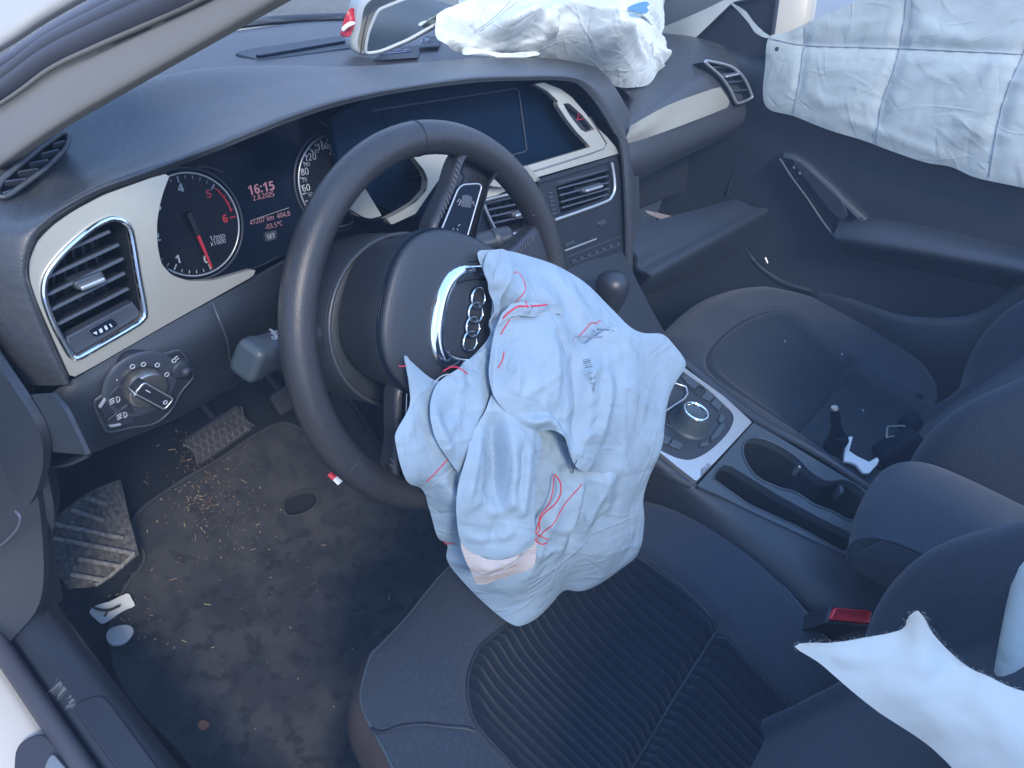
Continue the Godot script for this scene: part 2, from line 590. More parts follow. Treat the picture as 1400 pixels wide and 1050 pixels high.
func materials() -> void:
	var grain := tex(noise_image(FastNoiseLite.TYPE_CELLULAR, 0.06, 1, 1))
	var fine := tex(noise_image(FastNoiseLite.TYPE_VALUE, 0.35, 2, 2))
	var cloud := noise_image(FastNoiseLite.TYPE_SIMPLEX_SMOOTH, 0.012, 4, 9)
	var weave := tex(weave_image(256, 8))
	var wr := FastNoiseLite.new()
	wr.noise_type = FastNoiseLite.TYPE_SIMPLEX_SMOOTH; wr.frequency = 0.007; wr.fractal_type = FastNoiseLite.FRACTAL_RIDGED; wr.fractal_octaves = 4; wr.fractal_gain = 0.42; wr.seed = 5
	wr.domain_warp_enabled = true; wr.domain_warp_amplitude = 40.0; wr.domain_warp_frequency = 0.006
	var wrinkle := tex(crease_image(768, 520, 8))
	relief(mat("pad", Color(0.058, 0.062, 0.068), 0.42), grain, 0.045, 0.025)  # lighter than plastic: windscreen light is put into its colour
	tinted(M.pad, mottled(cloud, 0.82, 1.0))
	relief(mat("plastic", Color(0.023, 0.028, 0.036), 0.5), grain, 0.04, 0.02)
	relief(mat("console_plastic", Color(0.042, 0.056, 0.066), 0.45), fine, 0.05, 0.01)
	mat("brown_plastic", Color(0.07, 0.062, 0.06), 0.4)
	mat("dark_plastic", Color(0.019, 0.023, 0.03), 0.5, 0.0, 0.4)
	mat("gloss_black", Color(0.006, 0.011, 0.022), 0.16, 0.0, 0.17)
	mat("screen", Color(0.004, 0.013, 0.03), 0.25, 0.0, 0.1)
	mat("dial", Color(0.012, 0.015, 0.022), 0.35, 0.0, 0.25)
	mat("print_pink", Color(0.42, 0.2, 0.22), 0.6)
	mat("gloss_panel", Color(0.03, 0.036, 0.045), 0.3, 0.0, 0.35)
	mat("slat_plastic", Color(0.045, 0.052, 0.065), 0.38)
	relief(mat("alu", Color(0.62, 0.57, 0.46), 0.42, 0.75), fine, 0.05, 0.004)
	mat("silver", Color(0.55, 0.55, 0.54), 0.35, 0.8)
	mat("chrome", Color(0.78, 0.79, 0.8), 0.1, 1.0)
	mat("steel", Color(0.36, 0.34, 0.31), 0.36, 0.9)
	relief(mat("leather", Color(0.034, 0.034, 0.037), 0.4), grain, 0.03, 0.02)
	tinted(M.leather, mottled(cloud, 0.75, 1.0))
	relief(mat("leather_dark", Color(0.022, 0.025, 0.032), 0.4), grain, 0.03, 0.015)
	mat("thread", Color(0.09, 0.09, 0.1), 0.8)
	relief(mat("seat_cloth", Color(0.036, 0.045, 0.06), 0.95, 0.0, 0.3), weave, 0.03, 0.03)
	M.seat_cloth.rim_enabled = true; M.seat_cloth.rim = 0.45; M.seat_cloth.rim_tint = 0.3
	tinted(M.seat_cloth, mottled(cloud, 0.8, 1.0))
	relief(mat("rib_cloth", Color(0.016, 0.024, 0.034), 0.95, 0.0, 0.3), weave, 0.02, 0.03)
	M.rib_cloth.rim_enabled = true; M.rib_cloth.rim = 0.35; M.rib_cloth.rim_tint = 0.3
	var rb := mat("ribbed", Color(0.006, 0.011, 0.018), 0.95, 0.0, 0.3)
	rb.rim_enabled = true; rb.rim = 0.35; rb.rim_tint = 0.3
	var stripes := Image.create_empty(64, 8, false, Image.FORMAT_RGB8)
	for x in 64:
		for y in 8:
			var s := pow(absf(sin(PI * x / 64.0)), 0.7)
			stripes.set_pixel(x, y, Color(s, s, s))
	rb.heightmap_enabled = true; rb.heightmap_texture = tex(stripes); rb.heightmap_scale = 0.3; rb.uv1_scale = V(1.0 / 0.0125, 20.0, 1.0)
	relief(mat("brown_cloth", Color(0.05, 0.038, 0.035), 0.95, 0.0, 0.3), weave, 0.03, 0.02)
	relief(mat("bag_blue", Color(0.25, 0.33, 0.40), 0.6, 0.0, 0.4), wrinkle, 0.45, 0.9)
	tinted(M.bag_blue, mottled(cloud, 0.9, 1.0))
	M.bag_blue.backlight_enabled = true; M.bag_blue.backlight = Color(0.07, 0.09, 0.12)
	relief(mat("bag_tan", Color(0.36, 0.32, 0.31), 0.8, 0.0, 0.4), wrinkle, 0.3, 0.6)
	relief(mat("bag_white", Color(0.44, 0.48, 0.46), 0.7, 0.0, 0.4), wrinkle, 0.5, 0.5)
	tinted(M.bag_white, mottled(cloud, 0.88, 1.0))
	relief(mat("bag_dash", Color(0.62, 0.64, 0.6), 0.7, 0.0, 0.4), wrinkle, 0.4, 0.8)
	M.bag_dash.backlight_enabled = true; M.bag_dash.backlight = Color(0.15, 0.16, 0.15)
	M.bag_white.backlight_enabled = true; M.bag_white.backlight = Color(0.14, 0.15, 0.14)
	mat("bag_patch", Color(0.1, 0.25, 0.4), 0.8)
	relief(mat("felt_white", Color(0.8, 0.72, 0.6), 0.95, 0.0, 0.2), weave, 0.018, 0.04)
	mat("red_thread", Color(0.5, 0.02, 0.05), 0.7)
	mat("seam_thread", Color(0.3, 0.33, 0.37), 0.8)
	mat("ink", Color(0.03, 0.03, 0.06), 0.7)
	mat("print_white", Color(0.5, 0.51, 0.53), 0.6)
	mat("print_lilac", Color(0.5, 0.42, 0.6), 0.6)
	mat("twig", Color(0.06, 0.05, 0.035), 0.9)
	mat("scuff", Color(0.17, 0.175, 0.18), 0.8)
	mat("print_grey", Color(0.3, 0.31, 0.33), 0.6)
	mat("print_red", Color(0.6, 0.03, 0.05), 0.5)
	mat("red_plastic", Color(0.55, 0.02, 0.03), 0.3)
	relief(mat("carpet", Color(0.03, 0.033, 0.04), 1.0, 0.0, 0.2), fine, 0.03, 0.15)
	relief(mat("rubber", Color(0.035, 0.035, 0.04), 0.7), fine, 0.05, 0.03)
	relief(mat("rib_rubber", Color(0.42, 0.39, 0.36), 0.85), fine, 0.05, 0.04)
	tinted(M.rib_rubber, mottled(cloud, 0.5, 1.0))
	relief(mat("dusty_rubber", Color(0.23, 0.215, 0.2), 0.85), fine, 0.05, 0.04)
	tinted(M.dusty_rubber, mottled(cloud, 0.35, 1.0))
	relief(mat("floor_mat", Color(1, 1, 1), 0.85, 0.0, 0.4), fine, 0.03, 0.08)
	M.floor_mat.uv1_scale = Vector3.ONE / 0.55
	M.floor_mat.albedo_texture = tex(dirt_image(1024))
	relief(mat("sill_plastic", Color(0.028, 0.032, 0.042), 0.4), grain, 0.05, 0.02)
	mat("body_white", Color(0.6, 0.54, 0.46), 0.3)
	M.body_white.clearcoat_enabled = true
	relief(mat("pillar_cloth", Color(0.22, 0.2, 0.175), 0.9, 0.0, 0.3), fine, 0.03, 0.02)
	mat("seal", Color(0.05, 0.05, 0.062), 0.6)
	mat("frame_dark", Color(0.1, 0.1, 0.13), 0.6)
	mat("frame_grey", Color(0.46, 0.48, 0.46), 0.5)
	mat("mirror_glass", Color(0.75, 0.8, 0.78), 0.03, 1.0)
	var g := mat("glass", Color(1, 1, 1), 0.0)
	g.transparency = BaseMaterial3D.TRANSPARENCY_ALPHA; g.albedo_color = Color(0.9, 0.97, 0.95, 0.06)
	mat("cream", Color(0.42, 0.36, 0.26), 0.4)
	mat("paper", Color(0.72, 0.71, 0.68), 0.9)
	mat("leaf", Color(0.25, 0.1, 0.05), 0.8)
	mat("crumb", Color(0.14, 0.09, 0.06), 0.95)
	mat("straw", Color(0.4, 0.3, 0.17), 0.9)
	var gr := noise_image(FastNoiseLite.TYPE_VALUE, 0.15, 3, 31, 1024)
	relief(mat("gravel", Color(0.66, 0.55, 0.36), 1.0, 0.0, 0.2), tex(gr), 1.5, 2.0)
	tinted(M.gravel, mottled(gr, 0.5, 1.0))

func _ready() -> void:
	var cam := Camera3D.new()
	cam.name = "camera"
	cam.keep_aspect = Camera3D.KEEP_HEIGHT
	cam.fov = 56.662; cam.near = 0.02; cam.far = 400.0
	cam.transform = Transform3D(V(0.63160, 0.17987, 0.75414), V(0.36800, 0.78660, -0.49582), V(-0.68240, 0.59068, 0.43062), V(-0.83107, 1.00282, 0.37632))
	add_child(cam)
	cam.current = true
	var e := Environment.new()
	e.tonemap_mode = Environment.TONE_MAPPER_LINEAR
	e.tonemap_exposure = 2.3
	e.background_mode = Environment.BG_SKY
	e.sdfgi_enabled = true; e.ssao_enabled = true; e.ssil_enabled = true
	e.fog_enabled = true; e.fog_density = 0.032; e.fog_light_color = Color(0.74, 0.86, 1.0)
	var sky := ProceduralSkyMaterial.new()
	sky.sky_top_color = Color(0.5, 0.65, 0.88); sky.sky_horizon_color = Color(0.84, 0.88, 0.94); sky.sky_curve = 0.2
	sky.ground_bottom_color = Color(0.5, 0.48, 0.44); sky.ground_horizon_color = Color(0.62, 0.62, 0.6)
	sky.sky_energy_multiplier = 1.2; sky.sun_angle_max = 8.0
	e.sky = Sky.new(); e.sky.sky_material = sky
	var w := WorldEnvironment.new()
	w.name = "daylight"; w.environment = e
	add_child(w)
	var sun := DirectionalLight3D.new()
	sun.name = "sun"
	sun.light_color = Color(1.0, 0.975, 0.94); sun.light_energy = 0.48; sun.light_angular_distance = 13.0; sun.shadow_enabled = true
	sun.basis = Basis.looking_at(V(0.42, -0.66, -0.62))
	add_child(sun)
	materials()
	ground_and_shell()
	dashboard()
	steering()
	console()
	seats()
	passenger_side()
	footwell()
	airbags()
	small_things()

# ---------------------------------------------------------------- the car round the cockpit
func ground_and_shell() -> void:
	var g := Shape.new()
	var rows := []
	for j in 41:
		var r := []
		for i in 41:
			var x := (i - 20) * absf(i - 20) * 0.6
			var z := (j - 20) * absf(j - 20) * 0.6
			r.append(V(x, -0.34 + 0.02 * sin(x * 1.3) * cos(z * 0.9), z))
		rows.append(r)
	g.grid(rows)
	struct("ground", g.mesh(), M.gravel)
	var car := thing("car_body", "white car body round the cockpit with open driver doorway and windscreen", "car")
	var P := func(n: String, m: Mesh, k: Material) -> MeshInstance3D: return part(n, m, k, car)
	P.call("floor_carpet", surface([[V(-.7, .0, 1.6), V(0, .0, 1.6), V(.74, .0, 1.6)], [V(-.7, .0, .6), V(0, .0, .6), V(.74, .0, .6)], [V(-.7, .0, -.2), V(0, .0, -.2), V(.74, .0, -.2)], [V(-.7, .02, -.33), V(0, .02, -.33), V(.74, .02, -.33)], [V(-.7, .28, -.72), V(0, .28, -.72), V(.74, .28, -.72)], [V(-.7, .6, -.76), V(0, .6, -.78), V(.74, .6, -.76)]], 2, 4, 0.01), M.carpet)
	# windscreen and its pillars
	P.call("windscreen", surface([[V(-.66, .72, -.5), V(-.33, .712, -.63), V(0, .708, -.725), V(.35, .71, -.69), V(.7, .72, -.5)], [V(-.62, .98, -.2), V(-.3, .99, -.31), V(0, .99, -.35), V(.3, .99, -.31), V(.62, .98, -.2)], [V(-.56, 1.18, .0), V(-.3, 1.2, -.06), V(0, 1.21, -.09), V(.3, 1.2, -.06), V(.56, 1.18, .0)]], 5, 5, 0.004), M.glass)
	P.call("windscreen_seal", tube(curve([V(-.68, .722, -.47), V(-.33, .714, -.635), V(0, .710, -.73), V(.35, .712, -.695), V(.72, .722, -.47)], 8), 0.007, 8), M.seal)
	P.call("pillar_trim", surface([
		[V(-.6578, .5674, -.5105), V(-.6464, .7367, -.2363), V(-.6415, .809, -.119), V(-.6389, .8651, -.0213), V(-.6373, .9085, .0558), V(-.6366, .9263, .0876), V(-.6355, .9563, .1416)],
		[V(-.6656, .6018, -.4588), V(-.6558, .7585, -.2007), V(-.6515, .8226, -.0961), V(-.6495, .8757, -.0016), V(-.6481, .9166, .0724), V(-.6475, .9327, .1015), V(-.6466, .9609, .1528)],
		[V(-.6583, .6276, -.4604), V(-.6516, .7756, -.2017), V(-.6477, .8338, -.1075), V(-.6458, .8799, -.0256), V(-.6455, .9195, .0517), V(-.646, .9371, .0897), V(-.6456, .9642, .1415)],
		[V(-.6454, .6501, -.4819), V(-.6441, .7877, -.2142), V(-.6421, .8407, -.119), V(-.6423, .8773, -.045), V(-.6422, .9081, .0163), V(-.6428, .9281, .0598), V(-.6425, .9595, .1207)],
		[V(-.6442, .6627, -.4752), V(-.6439, .7963, -.2097), V(-.6424, .8459, -.1189), V(-.6434, .8788, -.0477), V(-.6445, .9045, .0098), V(-.6452, .926, .0567), V(-.6454, .9572, .1203)],
		[V(-.6284, .6406, -.5419), V(-.6288, .7828, -.2554), V(-.6273, .8359, -.1576), V(-.6284, .8711, -.0809), V(-.6297, .8986, -.0189), V(-.6305, .9215, .0316), V(-.6308, .9549, .1002)]], 6, 5, 0.004), M.pillar_cloth).set_meta("label", "beige grey cloth covered windscreen pillar trim")
	P.call("trim_edge", tube(curve([V(-.6453, .6656, -.4696), V(-.645, .7981, -.2059), V(-.6436, .8473, -.1157), V(-.6445, .88, -.045), V(-.6456, .9055, .0121), V(-.6463, .9267, .0587), V(-.6466, .9577, .1219)], 6), .0014, 8), M.pillar_cloth)
	P.call("door_seal", tube(curve([V(-.639, .6689, -.4863), V(-.6398, .801, -.2176), V(-.6388, .8497, -.1254), V(-.6399, .8826, -.0536), V(-.6412, .908, .0046), V(-.6422, .929, .0522), V(-.6426, .9601, .1165)], 6), 0.0075, 10), M.seal)
	P.call("door_seal", tube(curve([V(-.6367, .684, -.4812), V(-.639, .811, -.2141), V(-.6385, .8581, -.1225), V(-.6399, .8898, -.0512), V(-.6414, .9145, .0064), V(-.6431, .943, .0728)], 6), 0.0062, 10), M.seal)
	P.call("door_frame", surface([
		[V(-.6293, .6488, -.5324), V(-.6299, .7886, -.2493), V(-.6288, .8403, -.1522), V(-.6299, .8751, -.0765), V(-.6315, .9092, .0005)],
		[V(-.6223, .674, -.5336), V(-.626, .8054, -.25), V(-.626, .8541, -.1527), V(-.6277, .8871, -.0771), V(-.6298, .9194, -.0003)],
		[V(-.6168, .6858, -.541), V(-.6224, .8131, -.2548), V(-.6234, .8552, -.1651), V(-.6248, .8867, -.0941), V(-.6268, .9184, -.0196)]], 5, 4, 0.003), M.seal)
	P.call("door_seal", tube(curve([V(-.6301, .6931, -.4942), V(-.6339, .8178, -.2232), V(-.6344, .8587, -.1382), V(-.6355, .8895, -.0708), V(-.6372, .92, 0)], 6), 0.0045, 10), M.frame_dark)
	P.call("door_frame", surface([
		[V(-.6183, .6929, -.5308), V(-.6236, .819, -.2486), V(-.6246, .8604, -.1601), V(-.626, .8916, -.09), V(-.6281, .9224, -.0162)],
		[V(-.6222, .7099, -.5048), V(-.6282, .8299, -.2309), V(-.6294, .8694, -.1449), V(-.631, .8991, -.0768), V(-.6333, .9284, -.0052)],
		[V(-.6193, .7314, -.4963), V(-.6276, .8438, -.2249), V(-.6294, .8812, -.1399), V(-.6305, .9062, -.0835), V(-.6334, .9347, -.0102)],
		[V(-.6039, .7644, -.5171), V(-.6138, .8732, -.2434), V(-.6154, .905, -.171), V(-.6182, .9275, -.1102), V(-.6227, .9537, -.0322)]], 5, 4, 0.004), M.body_white)
	P.call("pillar_trim", surface([
		[V(.8154, .7033, -.56), V(.9048, .7078, -.52), V(.9851, .7099, -.47), V(1.0463, .7537, -.445), V(1.0539, .8038, -.43), V(1.0739, .8809, -.4)],
		[V(.7452, .7604, -.545), V(.8127, .7723, -.5), V(.8768, .7816, -.46), V(.9215, .8091, -.435), V(.9417, .8433, -.42), V(.9402, .9087, -.39)],
		[V(.6543, .8307, -.52), V(.6791, .8559, -.47), V(.72, .879, -.43), V(.7517, .8977, -.41), V(.771, .9138, -.4), V(.7879, .9467, -.37)]], 5, 5, .006), M.frame_grey).set_meta("label", "grey trim of the far windscreen pillar")
	P.call("pillar_trim", surface([
		[V(.73, .745, -.45), V(.70, .82, -.33), V(.655, .94, -.16), V(.6, 1.08, 0.02)],
		[V(.69, .748, -.48), V(.655, .83, -.37), V(.615, .95, -.2), V(.56, 1.09, -.02)],
		[V(.655, .745, -.52), V(.63, .825, -.41), V(.59, .945, -.24), V(.535, 1.085, -.05)]], 5, 5, 0.01), M.frame_grey)
	# open driver's door, out of view, added to shade the dash end and sill
	var door := thing("unseen_driver_door", "unseen open white driver's door swung forward beside the dashboard end", "car door")
	var swing := Transform3D(V(-.88, 0, -.47), V(0, 1, 0), V(.47, 0, -.88), V(-.83, 0, -.37))
	part("door_shell", prism(fillet([Q(0, .05), Q(1.0, .05), Q(1.02, .45), Q(.98, .74), Q(.0, .70)], .05), swing, 0.0, .06, .01), M.body_white, door)
	part("door_lining", prism(fillet([Q(.02, .1), Q(.97, .1), Q(.98, .45), Q(.95, .72), Q(.02, .68)], .04), swing, -.06, -.001, .015), M.plastic, door)
	part("window_frame", tube(lift([Q(.02, .70), Q(.45, 1.02), Q(.8, 1.1), Q(.98, .74)], swing, .02), .02, 8), M.seal, door)
	part("door_window", prism([Q(.06, .71), Q(.46, 1.0), Q(.79, 1.08), Q(.95, .74)], swing, .016, .02), M.glass, door)
	# outer passenger side above the door
	P.call("side_panel", surface([[V(.76, .0, -.6), V(.76, .0, .3), V(.76, .0, 1.7)], [V(.79, .4, -.7), V(.79, .4, .3), V(.79, .4, 1.7)], [V(.77, .72, -.7), V(.77, .74, .3), V(.76, .78, 1.7)]], 4, 4, 0.01), M.body_white)
	# sill: trim, seal, painted flange; sections swept along the doorway
	var sweep := func(sec: Array, z0: float, z1: float, n: int, rise: float) -> Array:
		var out := []
		for k in n + 1:
			var z := lerpf(z0, z1, float(k) / n)
			var up := rise * pow(maxf(0.0, -(z + 0.22)) / 0.3, 2.0)
			out.append(sec.map(func(q): return V(q.x, q.y + up, z)))
		return out
	P.call("sill_trim", skin(sweep.call(curve([Q(-.665, .0), Q(-.672, .06), Q(-.682, .14), Q(-.69, .178), Q(-.703, .197), Q(-.72, .201), Q(-.742, .198), Q(-.747, .185)], 5), -.62, 1.0, 40, 0.12), 0.003), M.sill_plastic).set_meta("label", "scuffed dark plastic door sill trim")
	P.call("sill_seal", skin(sweep.call(curve([Q(-.747, .185), Q(-.7475, .203), Q(-.752, .212), Q(-.760, .212), Q(-.766, .203), Q(-.7665, .186)], 4), -.62, 1.0, 40, 0.12), 0.002), M.seal)
	P.call("sill_panel", skin(sweep.call(curve([Q(-.766, .186), Q(-.775, .189), Q(-.80, .187), Q(-.835, .178), Q(-.855, .155), Q(-.86, .1), Q(-.84, -.05), Q(-.8, -.12)], 4), -.9, 1.0, 40, 0.12), 0.003), M.body_white).set_meta("label", "white painted door sill spotted with dirt")
	P.call("step_plate", prism(fillet([Q(-.708, -.125), Q(-.736, -.135), Q(-.738, .7), Q(-.708, .7)], .012), Transform3D(V(1, 0, 0), V(0, 0, 1), V(0, 1, 0), V(0, .2, 0)), 0.0, 0.0035, 0.0015), M.sill_plastic)
	# kick panel and lower pillar trim in front of the doorway
	P.call("kick_panel", surface([
		[V(-.70, .60, -.12), V(-.70, .47, -.14), V(-.70, .33, -.22), V(-.71, .2, -.26)],
		[V(-.675, .60, -.2), V(-.672, .45, -.22), V(-.668, .30, -.30), V(-.665, .13, -.34)],
		[V(-.672, .62, -.42), V(-.668, .44, -.46), V(-.662, .28, -.5), V(-.655, .1, -.52)],
		[V(-.66, .62, -.72), V(-.655, .44, -.74), V(-.65, .28, -.74), V(-.64, .1, -.74)]], 5, 5, 0.006), M.plastic)
	P.call("hinge_pillar", surface([
		[V(-.70, .62, -.115), V(-.705, .45, -.15), V(-.715, .3, -.2), V(-.745, .2, -.25)],
		[V(-.725, .75, -.2), V(-.735, .45, -.23), V(-.745, .3, -.27), V(-.765, .2, -.33)],
		[V(-.8, .75, -.28), V(-.8, .45, -.3), V(-.8, .3, -.34), V(-.81, .17, -.42)]], 5, 4, 0.006), M.plastic)
	P.call("pillar_clip", tube(curve([V(-.735, .3701, -.2274), V(-.735, .4488, -.1568), V(-.735, .507, -.1077), V(-.735, .5356, -.0884), V(-.735, .5376, -.0947)], 5), 0.0011, 8), M.frame_dark)
	# striker recess at the lower corner of the doorway
	P.call("latch_plate", prism(fillet([Q(-.79, -.135), Q(-.765, -.13), Q(-.757, .02), Q(-.80, .03), Q(-.815, -.08)], .015), Transform3D(V(1, 0, 0), V(0, 0, 1), V(-.05, 1, 0).normalized(), V(0, .186, 0)), 0.0, 0.012, 0.003), M.seal)
	P.call("latch_plate", prism(fillet([Q(-.783, -.09), Q(-.77, -.1), Q(-.762, .0), Q(-.79, .0)], .008), Transform3D(V(1, 0, 0), V(0, 0, 1), V(0, 1, 0), V(0, .199, 0)), 0.0, 0.004, 0.0015), M.silver)

# ---------------------------------------------------------------- dashboard
func air_vent(dash: Node3D, f: Transform3D, outline: Array, slats: Array, tab: Array, ring: Material, deep := 0.05, slat_h := 0.0026, sit := -0.0165, slat_d := 0.028) -> MeshInstance3D:
	var o := even(curve(outline, 6, true), 0.004)
	var s := Shape.new()
	s.grid([lift(o, f, 0.001), lift(o, f, -deep * 0.4), lift(inset(o, 0.004), f, -deep)], true)
	s.fan(lift(inset(o, 0.004), f, -deep))
	var v := part("air_vent", s.mesh(), M.dark_plastic, dash)
	if ring: part("vent_ring", tube(lift(o, f, 0.001), 0.0032, 10, true, 0.8), ring, v)
	for ab in slats:
		var a: Vector2 = ab[0]
		var b: Vector2 = ab[1]
		var d := (b - a).normalized()
		var t := f * Transform3D(V(d.x, d.y, 0), V(0, 0, -1).rotated(V(d.x, d.y, 0), -0.25), V(d.x, d.y, 0).cross(V(0, 0, -1).rotated(V(d.x, d.y, 0), -0.25)), V((a.x + b.x) / 2, (a.y + b.y) / 2, sit))
		part("slat", box(V(a.distance_to(b), slat_d, slat_h), 0.0011, t), M.slat_plastic, v)
	for k in 5:
		var x := lerpf(0.15, 0.85, k / 4.0)
		var lo: Vector2 = slats[0][0].lerp(slats[0][1], x)
		var hi: Vector2 = slats[-1][0].lerp(slats[-1][1], x)
		part("vane", box(V(0.0022, lo.distance_to(hi), 0.012), 0.0008, f * Transform3D(Basis(V(0, 0, 1), (hi - lo).angle() - PI / 2), V((lo.x + hi.x) / 2, (lo.y + hi.y) / 2, -0.036))), M.slat_plastic, v)
	if tab:
		var d: Vector2 = (tab[1] - tab[0])
		var c: Vector2 = (tab[1] + tab[0]) / 2.0
		var t := f * Transform3D(Basis(V(0, 0, 1), d.angle()), V(c.x, c.y, 0.0))
		part("vent_tab", box(V(d.length() * 1.12, 0.0075, 0.016), 0.002, t * Transform3D(Basis(), V(0, 0.001, -0.008))), M.slat_plastic, v)
		part("tab_trim", box(V(d.length() * .95, 0.0042, 0.006), 0.0016, t * Transform3D(Basis(), V(0, -0.0005, 0.002))), M.silver, v)
	return v

func dashboard() -> void:
	var face := Transform3D(V(1, 0, 0), V(0, .9701, -.2425), V(0, .2425, .9701), V(-.64, .69, -.125))
	var stack := Transform3D(V(1, 0, 0), V(0, .922, -.3872), V(0, .3872, .922), V(.03, .666, -.147))
	var d := thing("dashboard", "dark grey dashboard with silver trim, air vents and instrument cluster", "dashboard")
	host = d
	# padded hood over the instruments and the screen
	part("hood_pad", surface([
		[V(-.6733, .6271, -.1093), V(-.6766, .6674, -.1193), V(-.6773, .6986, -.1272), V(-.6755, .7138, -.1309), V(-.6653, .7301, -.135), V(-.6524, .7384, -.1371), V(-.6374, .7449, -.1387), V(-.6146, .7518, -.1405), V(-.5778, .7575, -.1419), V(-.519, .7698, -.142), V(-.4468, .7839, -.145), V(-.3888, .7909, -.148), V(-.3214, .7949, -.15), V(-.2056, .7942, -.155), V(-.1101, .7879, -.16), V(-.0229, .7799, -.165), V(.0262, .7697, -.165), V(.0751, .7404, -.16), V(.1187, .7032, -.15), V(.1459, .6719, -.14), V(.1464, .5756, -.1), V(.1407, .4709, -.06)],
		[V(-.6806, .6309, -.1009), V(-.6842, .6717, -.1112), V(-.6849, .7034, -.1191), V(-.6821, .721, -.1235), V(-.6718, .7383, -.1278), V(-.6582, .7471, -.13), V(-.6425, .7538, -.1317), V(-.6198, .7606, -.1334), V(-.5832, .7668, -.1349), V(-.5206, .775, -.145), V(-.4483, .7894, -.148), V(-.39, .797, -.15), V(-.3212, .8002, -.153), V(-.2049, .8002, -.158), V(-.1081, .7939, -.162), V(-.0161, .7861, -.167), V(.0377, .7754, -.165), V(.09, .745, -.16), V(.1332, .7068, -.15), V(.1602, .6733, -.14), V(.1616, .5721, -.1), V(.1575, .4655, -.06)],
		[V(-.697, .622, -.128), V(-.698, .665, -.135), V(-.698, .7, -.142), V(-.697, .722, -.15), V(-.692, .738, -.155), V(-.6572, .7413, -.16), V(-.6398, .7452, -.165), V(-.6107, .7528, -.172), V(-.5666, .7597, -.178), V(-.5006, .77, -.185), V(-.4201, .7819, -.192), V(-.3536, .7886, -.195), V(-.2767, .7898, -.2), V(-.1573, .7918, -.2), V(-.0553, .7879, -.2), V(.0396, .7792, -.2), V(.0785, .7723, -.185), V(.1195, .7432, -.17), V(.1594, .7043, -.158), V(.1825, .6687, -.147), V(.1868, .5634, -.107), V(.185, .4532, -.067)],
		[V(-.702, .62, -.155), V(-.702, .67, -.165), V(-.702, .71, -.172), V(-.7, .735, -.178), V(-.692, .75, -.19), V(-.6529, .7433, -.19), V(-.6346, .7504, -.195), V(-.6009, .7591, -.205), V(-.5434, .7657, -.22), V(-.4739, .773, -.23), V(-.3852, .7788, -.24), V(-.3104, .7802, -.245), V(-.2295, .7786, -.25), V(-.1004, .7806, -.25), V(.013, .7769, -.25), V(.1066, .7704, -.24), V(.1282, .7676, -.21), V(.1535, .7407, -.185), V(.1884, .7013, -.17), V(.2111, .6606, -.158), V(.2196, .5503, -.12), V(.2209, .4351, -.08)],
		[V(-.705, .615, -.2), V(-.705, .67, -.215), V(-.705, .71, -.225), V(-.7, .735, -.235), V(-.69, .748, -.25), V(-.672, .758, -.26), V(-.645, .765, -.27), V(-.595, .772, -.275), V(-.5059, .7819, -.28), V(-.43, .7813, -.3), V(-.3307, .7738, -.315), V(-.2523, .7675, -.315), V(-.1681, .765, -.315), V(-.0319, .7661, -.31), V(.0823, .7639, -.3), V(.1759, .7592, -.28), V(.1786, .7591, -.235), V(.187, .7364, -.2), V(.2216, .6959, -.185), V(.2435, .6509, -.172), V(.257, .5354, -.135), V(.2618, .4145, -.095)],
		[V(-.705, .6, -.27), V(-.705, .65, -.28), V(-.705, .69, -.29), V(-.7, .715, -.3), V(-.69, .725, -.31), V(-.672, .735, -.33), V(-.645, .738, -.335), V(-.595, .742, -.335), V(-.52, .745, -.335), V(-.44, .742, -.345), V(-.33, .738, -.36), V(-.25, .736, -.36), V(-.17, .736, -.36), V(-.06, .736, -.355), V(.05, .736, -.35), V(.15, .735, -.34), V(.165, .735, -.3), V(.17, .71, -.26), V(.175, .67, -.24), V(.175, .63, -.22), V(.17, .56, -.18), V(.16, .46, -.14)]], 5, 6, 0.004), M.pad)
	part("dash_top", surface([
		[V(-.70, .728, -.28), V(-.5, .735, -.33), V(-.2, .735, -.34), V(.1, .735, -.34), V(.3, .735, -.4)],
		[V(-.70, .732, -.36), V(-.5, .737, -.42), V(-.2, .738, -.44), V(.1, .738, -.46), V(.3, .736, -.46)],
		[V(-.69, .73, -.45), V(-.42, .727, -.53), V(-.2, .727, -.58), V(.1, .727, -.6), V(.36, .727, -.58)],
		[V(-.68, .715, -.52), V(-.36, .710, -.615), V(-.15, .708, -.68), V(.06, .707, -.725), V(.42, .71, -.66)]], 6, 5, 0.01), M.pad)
	part("defroster_duct", prism(fillet([V(-.2899, .739, -.4787), V(-.2597, .739, -.4928), V(-.0687, .739, -.5337), V(-.0452, .739, -.5116), V(-.0741, .739, -.478), V(-.2428, .739, -.4516), V(-.2732, .739, -.4511)].map(func(p): return Q(p.x, p.z)), .01), Transform3D(V(1, 0, 0), V(0, 0, 1), V(0, 1, 0), V(0, .735, 0)), -0.002, 0.0035, 0.0015), M.plastic)
	part("defroster_slot", tube([V(-.2697, .74, -.4561), V(-.2064, .74, -.4707), V(-.0996, .74, -.4963)], 0.0028, 8, false, 0.6), M.gloss_black)
